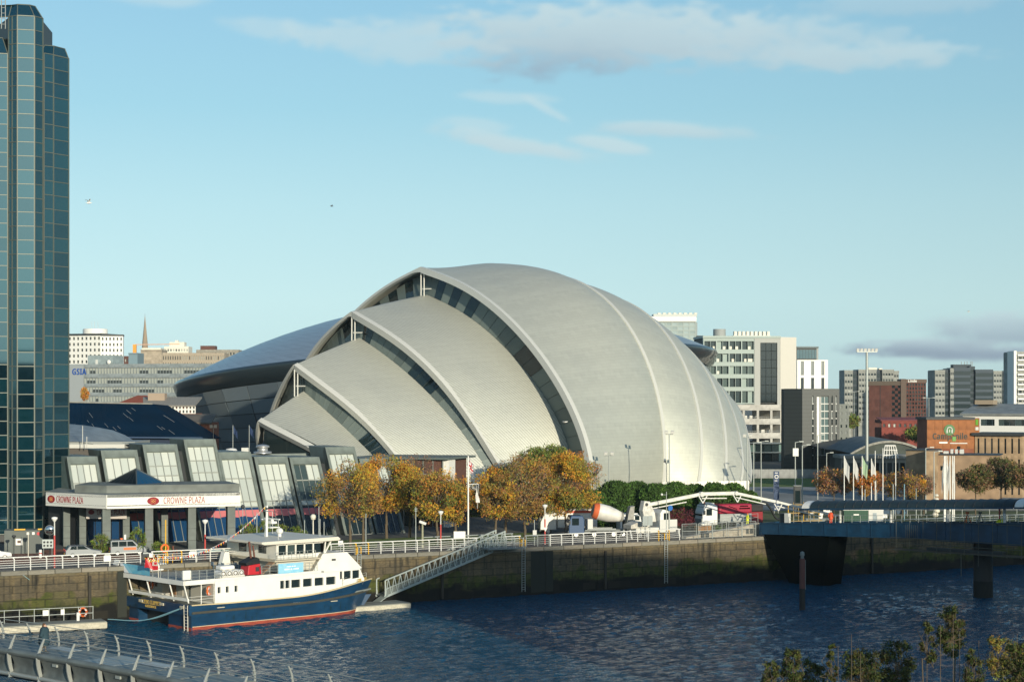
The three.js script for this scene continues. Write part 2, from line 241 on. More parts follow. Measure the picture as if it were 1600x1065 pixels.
// ---------------------------------------------------------------- concert hall of overlapping shells
{
  const K = 1.1, TH = 44 * Math.PI / 180, ux = Math.cos(TH), uz = Math.sin(TH), OX = -6.44, OZ = 303.6, B0 = CAMH - 13.4 * K;
  const W3 = (s, v, h) => V((OX + s * ux + v * uz) * K, B0 + h * K, -(OZ + s * uz - v * ux) * K);
  const ARC = {
    A: [-11.658, 34.455, -11.94, 38.264, 1.552, .581, .078, .09, -.027, 1.048], B: [-26.102, 26.727, -18.748, 28.668, 1.541, .658, -.186, -.191, -.004, 1.362], C: [-37.338, 18.26, -29.454, 19.743, 1.477, .834, -.127, -.168, -.311, 1.025], D: [-44.013, 9.768, -36.367, 16.689, 1.545, .817, -.027, .008, .03, .815],
    Br: [-10.196, 30.114, -8.273, 30.654, 1.641, .603, .163, .217, .005, 1.214], Cr: [-24.337, 22.814, -19.703, 26.071, 1.535, .785, -.109, -.007, .023, .874], Dr: [-35.367, 14.386, -30.916, 18.197, 1.211, .841, -.205, -.015, .077, .897],
    E: [12.092, 34.508, 10.289, 32.827, 1.971, .425, .068, .02, -.001, 0], F: [24.964, 31.711, 15.916, 35.298, 1.796, .476, -.019, .04, -.009, 0], G: [35.74, 27.718, 19.593, 37.582, 1.723, .614, -.078, -.108, -.022, 0], H: [43.739, 22.871, 21.956, 39.093, 1.543, .626, -.165, -.012, -.081, 0], I: [50.01, 16.289, 23.359, 39.833, 1.496, .534, -.296, .024, -.142, 0],
  };
  const N = 44;
  const at = (p, t) => { const [s, h, sf, w, a, b, c, d, e, g] = p, r = Math.sin(Math.abs(t) * Math.PI / 2), q = w * Math.max(0, 1 - r ** a) ** b * (1 + c * r * (1 - r) + d * r * (1 - r) * (1 - 2 * r)); return [sf + (s - sf) * (r + e * r * (1 - r)), q, (h - g * (1 - Math.exp(-q / 4))) * r]; };
  // t runs 0 (right foot) .. 1 (apex) .. 0 (left foot)
  const curve = (p, shrink = 1) => { const o = [], lf = p[1] < 15 && p[0] < -30 ? .42 : 1; for (let j = -N; j <= N; j++) { const [s, v, h] = at(p, 1 - Math.abs(j) / N); o.push(W3(s, (j <= 0 ? v : -v * lf) * shrink, h * shrink)); } return o; };
  const mixP = (a, b, t) => a.map((v, i) => lerp(v, b[i], t));
  const hall = thing('concert_hall', 'huge silver concert hall of overlapping curved metal shells', 'concert hall', V(0, 0, 0));
  const hatch = tex(256, 256, (x, y) => { const p = ((x + y * .5) / 32) % 1, l = p < .28 ? .86 : 1, row = (y % 64) < 3 ? .93 : 1, k = l * row * (.965 + .05 * tile(256, x, y, (a, b) => fbm(a / 30, b / 30, 3))); return [k, k, k]; }, { rx: 1 / 5, ry: 1 / 5 });
  const seam = tex(256, 256, (x, y) => { const l = (y % 32) < 2 ? .93 : 1, q = ((x + (Math.floor(y / 32) % 4) * 64) % 256) < 3 ? .93 : 1, k = l * q * (.985 + .03 * hash2(Math.floor(((x + (Math.floor(y / 32) % 4) * 64) % 256) / 128), Math.floor(y / 32))) * (.96 + .05 * tile(256, x, y, (a, b) => fbm(a / 40, b / 40, 3))); return [k, k, k]; }, { rx: 1 / 5, ry: 1 / 5 });
  const patina = tex(128, 128, (x, y) => { const k = .46 + .18 * tile(128, x, y, (a, b) => fbm(a / 20, b / 20, 4)); return [k, k, k]; }, { srgb: false, rx: 1 / 24, ry: 1 / 24 });
  const mHatch = mat([.58, .59, .515], 1, .42, { map: hatch, roughnessMap: patina, bumpMap: hatch, bumpScale: .045 }), mSeam = mat([.555, .565, .49], 1, .42, { map: seam, roughnessMap: patina, bumpMap: seam, bumpScale: .02 });
  const mRim = mat([.62, .62, .57], .5, .15), mPanel = mat([.16, .195, .18], .5, .2), mPanel2 = mat([.12, .15, .14], .5, .2), mSoffit = mat([.16, .19, .18], .6);
  const shell = (a, b, k, bulge, m, pk = 1) => { const grid = []; for (let i = 0; i <= k; i++) { const t = i / k, p = mixP(a, b, t), up = t ** pk * (1 - t) / ((pk / (pk + 1)) ** pk / (pk + 1)) * bulge; const q = [...p]; q[1] += up; q[3] += up * .35; grid.push(curve(q)); } put('roof_shell', surf(grid), m, hall); };
  shell(ARC.D, ARC.Dr, 6, .08, mHatch); shell(ARC.C, ARC.Cr, 8, .12, mHatch); shell(ARC.B, ARC.Br, 8, .15, mHatch); shell(ARC.A, ARC.E, 18, 1.5, mSeam, 2.5);
  const sh = (p, k) => { const q = [...p]; q[1] *= k; q[3] *= k; return q; };
  shell(sh(ARC.E, .985), ARC.F, 8, .6, mSeam); shell(sh(ARC.F, .985), ARC.G, 6, .8, mSeam); shell(sh(ARC.G, .985), ARC.H, 6, .6, mSeam); shell(sh(ARC.H, .985), ARC.I, 6, .6, mSeam);
  { const c = curve(ARC.I), base = c.map((p) => V(lerp(c[0].x, c[2 * N].x, .5), B0, lerp(c[0].z, c[2 * N].z, .5))); put('end_wall', surf([c, base]), mSeam, hall); }
  // a rim or rib: a rectangular section swept along an arc
  const sweep = (c, wIn0, wBack, proud, name, m) => {
    const mid = c[0].clone().add(c[2 * N]).multiplyScalar(.5), ap = c[N], pn = c[0].clone().sub(c[2 * N]).cross(ap.clone().sub(mid)).normalize(); if (pn.dot(V(ux, 0, -uz)) < 0) pn.negate();
    const rows = [[], [], [], [], []];
    for (let j = 0; j <= 2 * N; j++) { const wIn = wIn0 > .5 ? lerp(wIn0, .3, sstep(N - 1, N + 3, j)) : wIn0, tan = c[Math.min(j + 1, 2 * N)].clone().sub(c[Math.max(j - 1, 0)]).normalize(), inn = pn.clone().cross(tan).normalize(); if (inn.dot(mid.clone().sub(c[j])) < 0) inn.negate();
      const f = (i, b) => c[j].clone().addScaledVector(inn, i).addScaledVector(pn, b); const q = [f(-proud, -.12), f(-proud, wBack), f(wIn, wBack), f(wIn, -.12)]; [0, 1, 2, 3, 0].forEach((k, i) => rows[i].push(q[k].clone())); }
    const b = new GB(); for (let i = 0; i < 4; i++) b.add(surf([rows[i], rows[i + 1]])); b.mesh(name, m, hall); return pn;
  };
  for (const k of 'ABCD') sweep(curve(ARC[k]), k === 'A' ? .95 : k === 'D' ? .95 : 1.0, .8, .12, 'rim_trim', mRim);
  for (const k of 'EFGHI') sweep(curve(ARC[k]), .1, .62, .16, 'shell_rib', mRim);
  // glazed and panelled bands between one shell and the rim of the next
  const rnd = rng(77);
  const band = (outer, inner, back, seq) => {
    const co = curve(outer, 1), ci = curve(inner), mid = co[0].clone().add(co[2 * N]).multiplyScalar(.5), pn = co[0].clone().sub(co[2 * N]).cross(co[N].clone().sub(mid)).normalize(); if (pn.dot(V(ux, 0, -uz)) < 0) pn.negate();
    const ins = co.map((p) => p.clone().lerp(mid, .012).addScaledVector(pn, back)); const low = ci.map((p) => p.clone().addScaledVector(pn, -.25));
    put('band_backing', surf([ins.map((p) => p.clone().addScaledVector(pn, .15)), low.map((p) => p.clone().addScaledVector(pn, .15))]), mSoffit, hall);
    const step = 2; for (let j = 1; j < 2 * N; j += step) { const a = ins[j], b = ins[Math.min(j + step, 2 * N)], c = low[Math.min(j + step, 2 * N)], d = low[j], q = (x, y) => a.clone().lerp(b, x).lerp(d.clone().lerp(c, x), y);
      const k = Math.abs(j - N), dark = seq(k, j < N); new GB().slab(q(.02, .0), q(.98, .0), q(.98, 1), q(.02, 1), .06).mesh(dark ? 'pane' : 'panel', dark ? M.glassDark : rnd() < .3 ? mPanel2 : mPanel, hall); }
  };
  band(ARC.A, ARC.Br, 2.3, (k, right) => [5, 9, 13].includes(k | 1) || (right && (k === 25 || k === 27 || k === 24 || k === 26)));
  band(ARC.B, ARC.Cr, 2.1, (k, right) => [5, 7].includes(k | 1) || (right && k >= 21 && k <= 25));
  band(ARC.C, ARC.Dr, 1.7, (k) => [3].includes(k | 1) || k > 30);
  { const c = curve(ARC.D), mid = c[0].clone().add(c[2 * N]).multiplyScalar(.5), pn = c[0].clone().sub(c[2 * N]).cross(c[N].clone().sub(mid)).normalize(); if (pn.dot(V(ux, 0, -uz)) < 0) pn.negate();
    const ins = c.map((p) => p.clone().addScaledVector(pn, 1.2).lerp(mid, .02)); for (let j = 0; j < 2 * N; j += 4) { const a = ins[j], b = ins[j + 4], A = a.clone().setY(GY), Bq = b.clone().setY(GY); new GB().slab(a, b, Bq, A, .08).mesh('pane', M.glassDark, hall); } }
  // twin posts under each point
  for (const [o, i] of [['A', 'Br'], ['B', 'Cr'], ['C', 'Dr']]) { const a = W3(...at(ARC[o], 1).map((v, k) => k === 2 ? v - .6 : k === 0 ? v + .35 : v)), z = W3(...at(ARC[i], 1)); const top = a.clone(), bot = V(a.x, z.y - 1, a.z); for (const s of [-.28, .28]) new GB().bar(bot.clone().add(V(s, 0, s * .3)), top.clone().add(V(s, 0, s * .3)), .12).mesh('post', M.offwhite, hall); new GB().bar(top.clone().lerp(bot, .62), top.clone().lerp(bot, .62).add(V(1.6, 0, .5)), .1).mesh('strut', M.offwhite, hall); }
  // upright sheeted plinth below the shells
  const foot = (p, side) => W3(p[2], side * p[3], 0); const sheetTex = tex(64, 8, (x) => { const k = x % 16 < 2 ? .84 : 1; return [k, k, k]; }, { rx: 1 / 2.4, ry: 1 });
  const mSheet = mat([.62, .61, .56], .5, .3, { map: sheetTex });
  for (const side of [1, -1]) { const b = new GB(); for (const [f, r] of [['D', 'Dr'], ['C', 'Cr'], ['B', 'Br'], ['A', 'E'], ['E', 'F'], ['F', 'G'], ['G', 'H'], ['H', 'I']]) { const a = foot(ARC[f], side), c = foot(ARC[r], side); b.quad(a.clone().setY(GY), c.clone().setY(GY), c, a); }
    for (const [f, r] of [['Dr', 'C'], ['Cr', 'B'], ['Br', 'A']]) { const a = foot(ARC[f], side), c = foot(ARC[r], side); b.quad(a.clone().setY(GY), c.clone().setY(GY), c, a); } b.mesh('plinth', mSheet, hall); }
  { const a = foot(ARC.I, 1), c = foot(ARC.I, -1); new GB().quad(a.clone().setY(GY), c.clone().setY(GY), c, a).mesh('plinth', mSheet, hall); }
}

// ---------------------------------------------------------------- round arena behind the concert hall
{
  const D = 514, Xc = (698 - 800) * D / FP, R = 843 / 2 * D / FP, hL = hgt(607, D), hR = hgt(553, D), h0 = (hL + hR) / 2, kx = (hR - hL) / 2, kn = 4.2;
  const ar = thing('round_arena', 'dark domed round arena with a drooping rim behind the concert hall', 'arena', V(Xc, GY, -D));
  const rim = (a, r, dy) => V(Math.cos(a) * r, h0 - GY + kx * Math.cos(a) * (r / R) + kn * Math.sin(a) * (r / R) + dy, Math.sin(a) * r);   // sin > 0 is the near side
  const ring = (rs, n = 96) => { const g = []; for (const [r, dy] of rs) { const row = []; for (let i = 0; i <= n; i++) row.push(rim(i / n * 2 * Math.PI, r, dy)); g.push(row); } return surf(g); };
  const roofTex = tex(128, 128, (x, y) => { const k = (x % 64 < 2 || y % 64 < 2 ? .8 : 1) * (.9 + .15 * tile(128, x, y, (a, b) => fbm(a / 20, b / 20, 3))); return [k, k, k]; }, { rx: 1 / 9, ry: 1 / 9 });
  const dome = []; for (let k = 0; k <= 14; k++) { const f = 1 - k / 14; dome.push([R * Math.max(f, .001) * .985, 18.5 * (1 - f * f) + .4]); }
  put('roof', ring(dome), mat([.44, .47, .48], .36, .55, { map: roofTex }), ar);
  const mRim = phys([.02, .03, .036], .3, { clearcoat: .4 });
  put('rim', ring([[R * .985, .4], [R * .995, .25], [R, -.5], [R * .995, -1.6], [R * .985, -3.2], [R * .955, -4.5]]), mRim, ar);
  // facade panels in five rows, leaning in towards the ground
  const r = rng(3), rows = 5, cols = 44, top = -4.3, ms = [0, 1, 2].map((i) => phys([[.20, .25, .28], [.16, .20, .23], [.25, .30, .33]][i], .25, { metalness: .35 }));
  const wall = (a, f) => { const p = rim(a, R * .96, top), yb = lerp(p.y, 4.2, f), s = lerp(.972, .885, f); return V(Math.cos(a) * R * s, yb, Math.sin(a) * R * s); };
  for (let c = 0; c < cols; c++) for (let q = 0; q < rows; q++) { const a0 = (c + .012) / cols * 2 * Math.PI, a1 = (c + .988) / cols * 2 * Math.PI, f0 = (q + .03) / rows, f1 = (q + .97) / rows, j = (r() - .5) * .25, o = V(Math.cos(a0) * j, 0, Math.sin(a0) * j); new GB().slab(wall(a0, f0).add(o), wall(a1, f0).add(V((r() - .5) * .2, 0, (r() - .5) * .2)), wall(a1, f1), wall(a0, f1), .1).mesh('facade_panel', ms[Math.floor(r() * 3)], ar); }
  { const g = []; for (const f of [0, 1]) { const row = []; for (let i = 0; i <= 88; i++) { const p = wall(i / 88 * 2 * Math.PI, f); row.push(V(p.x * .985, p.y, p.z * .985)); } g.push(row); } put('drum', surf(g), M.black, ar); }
  { const g = []; for (const y of [0, 4.3]) { const row = []; for (let i = 0; i <= 64; i++) { const a = i / 64 * 2 * Math.PI; row.push(V(Math.cos(a) * R * .86, y, Math.sin(a) * R * .86)); } g.push(row); } put('base', surf(g), phys([.01, .025, .04], .2), ar); }
  const lip = new GB(); for (let i = 20; i < 60; i++) { const a = i / 80 * 2 * Math.PI; } 
}
// ---------------------------------------------------------------- glass hotel tower
const mMull = mat([.125, .14, .12], .5, .3), mTowerPane = [0, 1, 2].map((i) => phys([[.002, .018, .028], [.003, .026, .036], [.001, .010, .016]][i], .03, { ior: 2.35, specularIntensity: 1 }));
for (const m of mTowerPane) m.specularColor.setRGB(.55, .9, 1);
{
  const tw = thing('glass_tower', 'tall dark mirror-glass tower with faceted bays and pale mullion grid', 'hotel tower', V(0, 0, 0));
  const r = rng(11), PH = 1.84, core = new GB(), mu = new GB(); let nPane = 0;
  // each facet: from a point, along a bearing, for a length; rows of panes between the heights
  const facet = (a, ang, len, y0, y1, splits, tilt = .010, pm = null) => {
    const dir = V(Math.cos(ang), 0, -Math.sin(ang)), nrm = V(Math.sin(ang), 0, Math.cos(ang)), b = a.clone().addScaledVector(dir, len), rows = Math.round((y1 - y0) / PH), ph = (y1 - y0) / rows, xs = [0, ...splits.map((s) => s * len), len];
    for (let k = 0; k < rows; k++) for (let c = 0; c + 1 < xs.length; c++) {
      const g = new THREE.BoxGeometry(xs[c + 1] - xs[c] - .1, ph - .1, .05), m = put('pane', g, pm ?? mTowerPane[Math.floor(r() * 3)], tw); nPane++;
      m.position.copy(a).addScaledVector(dir, (xs[c] + xs[c + 1]) / 2).setY(y0 + (k + .5) * ph); m.rotation.set((r() - .5) * tilt, ang + (r() - .5) * tilt, 0, 'YXZ');
    }
    for (const x of xs) { const q = a.clone().addScaledVector(dir, x).addScaledVector(nrm, .03); mu.boxAt(q.clone().setY((y0 + y1) / 2), .13, y1 - y0, .14, ang); }
    for (let k = 0; k <= rows; k++) { const q = a.clone().addScaledVector(dir, len / 2).addScaledVector(nrm, .035); mu.boxAt(q.setY(y0 + k * ph), len + .02, .11, .12, ang); }
    return b;
  };
  const deg = Math.PI / 180, D1 = 238;
  const yTop = hgt(24, D1), yB = hgt(835, D1), p0 = P(26.5, 0, D1);
  const lenL = 2.16;
  const a1 = facet(p0, 14.5 * deg, lenL, yB, yTop, [], .012);                                        // pale facet mirroring the bright sky
  const a2 = facet(a1, 60 * deg, 1.5, yB, yTop, []);
  const l0 = p0.clone().addScaledVector(V(Math.cos(-30 * deg), 0, -Math.sin(-30 * deg)), -1.55), bl = facet(l0, -30 * deg, 1.55, yB, yTop, [.42]);
  const a3 = a2.clone().add(V(.12, 0, -.1)), yT2 = hgt(83, 240);
  const b1 = facet(a3, 50 * deg, 1.5, yB, yT2, []), b2 = facet(b1, 58 * deg, 2.75, yB, hgt(86, 241), []);
  const l2 = l0.clone().add(V(-4.2, 0, .9)), c1 = facet(l2, 14 * deg, 4.15, yB, hgt(82, 238), [.45]);
  mu.mesh('mullion', mMull, tw);
  // dark core behind the glass, sloping glazed caps
  const cc = (p, n) => p.clone().add(n);
  core.plan([[l2.x, l2.z - .25], [c1.x - .1, c1.z - .3], [l0.x, l0.z - .3], [a1.x - .1, a1.z - .25], [a2.x - .15, a2.z], [a3.x - .2, a3.z], [b1.x - .2, b1.z - .05], [b2.x - .2, b2.z], [b2.x - 5.4, b2.z - 16], [l2.x - 14, b2.z - 16], [l2.x - 14, l2.z - .2]].map(([x, z]) => [x, z]), GY, yT2 - .1);
  core.plan([[l0.x - .1, l0.z - .2], [p0.x, p0.z - .2], [a1.x - .1, a1.z - .2], [a2.x - .2, a2.z - .1], [a2.x - 1, a2.z - 9], [l0.x - 5, l0.z - 9]], yT2 - .2, yTop - .1);
  core.mesh('core', M.black, tw);
  const cap = (pts, h, inset, name) => { const c = pts.reduce((s, p) => s.add(p.clone()), V(0, 0, 0)).multiplyScalar(1 / pts.length), b = new GB(), e = new GB(), topP = pts.map((p) => p.clone().lerp(c, inset).setY(p.y + h)); for (let i = 0; i + 1 < pts.length; i++) { b.quad(pts[i], pts[i + 1], topP[i + 1], topP[i]); e.bar(pts[i], topP[i], .07, 5).bar(topP[i], topP[i + 1], .07, 5).bar(pts[i], pts[i + 1], .09, 5); } const n = pts.length - 1; e.bar(pts[n], topP[n], .07, 5); b.add((() => { const s = []; for (let i = 1; i + 1 < topP.length; i++) s.push(topP[0], topP[i], topP[i + 1]); const g = new THREE.BufferGeometry(); g.setAttribute('position', new THREE.Float32BufferAttribute(s.flatMap((v) => [v.x, v.y, v.z]), 3)); g.computeVertexNormals(); return g; })()); b.mesh('sloping_roof', mTowerPane[1], tw); e.mesh('roof_frame', mMull, tw); };
  const up = (p, y) => p.clone().setY(y), back = V(-2.4, 0, -7);
  cap([up(l0, yTop).add(V(-6, 0, -1)), up(l0, yTop), up(p0, yTop), up(a1, yTop), up(a2, yTop), up(a2, yTop).add(back)], 1.6, .3);
  cap([up(b1, yT2).add(V(-1.5, 0, .8)), up(b1, yT2), up(b2, hgt(86, 241)), up(b2, hgt(86, 241)).add(V(-3, 0, -7))], 1.3, .28);
  cap([up(l2, hgt(82, 238)).add(V(-2, 0, -4)), up(l2, hgt(82, 238)), up(c1, hgt(82, 238)), up(c1, hgt(82, 238)).add(V(.3, 0, -5))], 2.2, .35);
  { const q = P(1.5, 0, 230), b = new GB(), y = hgt(8, 230); for (const dx of [0, .5]) b.bar(V(q.x + dx, y - 3, q.z), V(q.x + dx, y + 2, q.z), .06); for (let k = 0; k < 6; k++) b.bar(V(q.x, y - 2.4 + k * .7, q.z), V(q.x + .5, y - 2.4 + k * .7, q.z), .04); b.mesh('aerial', M.midgrey, tw); }
  // ground floor: grey service wall with doors and signs
  const s = P(6, 0, 222.5), e = P(66, 0, 223.5), f = front(s, e), w = new THREE.Group(); w.name = 'service_wall'; w.position.copy(f.pos); w.rotation.y = f.turn; tw.add(w);
  new GB().box(0, f.L, 0, 2.85, -3, 0).mesh('wall_panel', mat([.13, .15, .14], .7, 0, { map: patch4 }), w);
  new GB().box(1.0, 2.6, 0, 2.75, 0, .06).box(2.75, 4.2, 0, 2.75, 0, .06).mesh('door', mat([.10, .115, .105], .6), w);
  new GB().box(1.35, 2.15, 1.05, 1.85, .06, .09).box(2.65, 2.95, 2.3, 2.62, .06, .09).box(3.3, 3.6, 2.3, 2.62, .06, .09).mesh('notice', M.white, w);
  new GB().box(1.55, 1.95, 1.3, 1.62, .09, .1).mesh('notice_panel', mat([.12, .07, .05], .6), w);
  new GB().cyl(0, 0, .03, 0, .2).g.forEach((g) => { g.rotateX(Math.PI / 2); g.translate(4.05, 2.42, .05); put('round_sign', g, M.red, w); });
  new GB().box(1.2, 2.5, 2.9, 3.05, -.2, .45).box(4.0, 4.5, 2.9, 3.05, -.2, .45).mesh('awning_edge', M.yellow, w);
}

// ---------------------------------------------------------------- entrance canopy with lettered fascia
{
  const D = 225, top = 773, cA = P(71, 768, 232), cB = P(166, 773, D), cC = P(375, 769, 231), yT = hgt(773, D), yB = hgt(795, D);
  const cn = thing('entrance_canopy', 'flat entrance canopy on square columns with red lettering on white fascia', 'canopy', V(0, 0, 0));
  const roof = new GB(); const flat = (p, y) => p.clone().setY(y), bk = V(.2, 0, -9);
  roof.plan([[cA.x, cA.z], [cB.x, cB.z], [cC.x, cC.z], [cC.x - 3, cC.z - 11], [cA.x - 1, cA.z - 11]], yT - .35, yT + .02); roof.mesh('roof_slab', mat([.26, .28, .26], .8, 0, { map: patch4 }), cn);
  new GB().plan([[cA.x, cA.z], [cB.x, cB.z], [cC.x, cC.z], [cC.x - 3, cC.z - 11], [cA.x - 1, cA.z - 11]], yB + .3, yB + .4).mesh('soffit', M.dark, cn);
  { const p = [P(116, 0, 230), P(166, 0, 228.4), P(374, 0, 233)]; new GB().plan([[p[0].x, p[0].z], [p[1].x, p[1].z], [p[2].x, p[2].z], [p[2].x - 3, p[2].z - 8], [p[0].x, p[0].z - 8]], yT + .03, yT + 1.0).mesh('parapet', mat([.17, .19, .175], .7, 0, { map: patch4 }), cn); }
  const logo = (px, A, B, off, s) => { const f = front(A, B); return { f }; };
  const mRedPrint = mat([.26, .004, .012], .7), mGold = mat([.6, .3, .1], .6), mFascia = mat([.70, .70, .64], .5);
  for (const [A, B, lx, tx, tw2] of [[cA, cB, 1.05, 2.1, 5.15], [cB, cC, 5.75, 7.05, 5.2]]) {
    const f = front(A, B), g = new THREE.Group(); g.name = 'fascia'; g.position.set(A.x, yB, A.z); g.rotation.y = f.turn; cn.add(g);
    new GB().rbox(-.04, f.L + .04, 0, yT - yB, -.35, .0, .03).mesh('fascia_board', mFascia, g);
    const e = new THREE.SphereGeometry(.5, 20, 10); e.scale(.75 / .5, .48 / .5, .06); e.translate(lx, .88, .01); put('logo_oval', e, mRedPrint, g);
    const w = new GB(); for (const [dx, dy] of [[-.16, .12], [.16, .12], [0, -.02], [-.16, -.14], [.16, -.14]]) { const q = new THREE.TorusGeometry(.13, .025, 5, 10); q.translate(lx + dx, .88 + dy, .04); w.add(q); } w.mesh('logo_mark', mGold, g);
    const t = lettering('CROWNE PLAZA', fontSans, .80, .03, tw2); t.translate(tx, .5, .0); put('lettering', t, mRedPrint, g);
  }
  const mCol = mat([.13, .155, .145], .6, .1, { map: patch4 });
  const column = (px, w, d, y1) => { const p = P(px, 0, d), f = Math.PI * .12; new GB().boxAt(V(p.x, (GY + y1) / 2, p.z), w, y1 - GY, w, f).mesh('column', mCol, cn); new GB().boxAt(V(p.x, GY + 1.1, p.z), w + .05, .05, w + .05, f).boxAt(V(p.x, GY + 2.6, p.z), w + .05, .05, w + .05, f).mesh('column_joint', M.dark, cn); if (d < 232) new GB().boxAt(V(p.x, y1 - .25, p.z), w * .86, .5, w * .86, f).mesh('capital', M.offwhite, cn); };
  for (const [px, d] of [[165, 226.2], [231.5, 228], [298.5, 230], [360, 231.5]]) column(px, 1.0, d, yB + .02);
  for (const [px, d] of [[103, 234], [128, 234], [196, 234.6], [256, 235.5]]) column(px, .85, d, yB - .2);
  { const g = new THREE.Group(); g.name = 'inner_sign'; const p = P(134, 795, 233.2); g.position.set(p.x, yB - 1.75, p.z); cn.add(g); new GB().box(0, 5.2, 0, 1.55, -.1, 0).mesh('sign_board', mat([.55, .5, .46], .6), g); const e = new THREE.SphereGeometry(.5, 16, 8); e.scale(.8, .62, .06); e.translate(.65, .85, .0); put('logo_oval', e, mRedPrint, g); const t = lettering('CROWNE PLAZA', fontSans, .7, .02, 3.6); t.translate(1.4, .5, 0); put('lettering', t, mRedPrint, g); }
  // dark glazed lobby behind
  new GB().box(P(75, 0, 236).x, P(200, 0, 236).x, GY, yB + .3, -237, -236).mesh('lobby_glass', phys([.004, .006, .008], .35), cn);
  for (let k = 0; k < 5; k++) { const x = lerp(P(136, 0, 236).x, P(199, 0, 236).x, k / 5); new GB().box(x + .05, x + .98, GY + .3, yB - 1.9, -236, -235.9).mesh('lobby_pane', M.glassBlue, cn); }
  // glazed pyramid rooflight
  const ap = P(212, 732, 235), b = [P(167, 763, 236), P(213, 764, 231), P(256, 763, 236), P(212, 762, 241)].map((v) => v.setY(yT + .95)); const py = new GB(), pf = new GB();
  for (let i = 0; i < 4; i++) { const a = b[i], c = b[(i + 1) % 4]; const t = new GB(); t.quad(a, c, ap, ap.clone().add(V(.001, 0, 0))); t.mesh('pyramid_glass', i === 1 ? phys([.006, .06, .135], .4, { specularIntensity: .3 }) : phys([.003, .008, .014], .4, { specularIntensity: .3 }), cn); pf.bar(a, ap, .1); pf.bar(a, c, .08); for (let k = 1; k < 6; k++) pf.bar(a.clone().lerp(c, k / 6), ap, .018, 4); } pf.mesh('pyramid_frame', mat([.06, .075, .08], .6), cn);
}

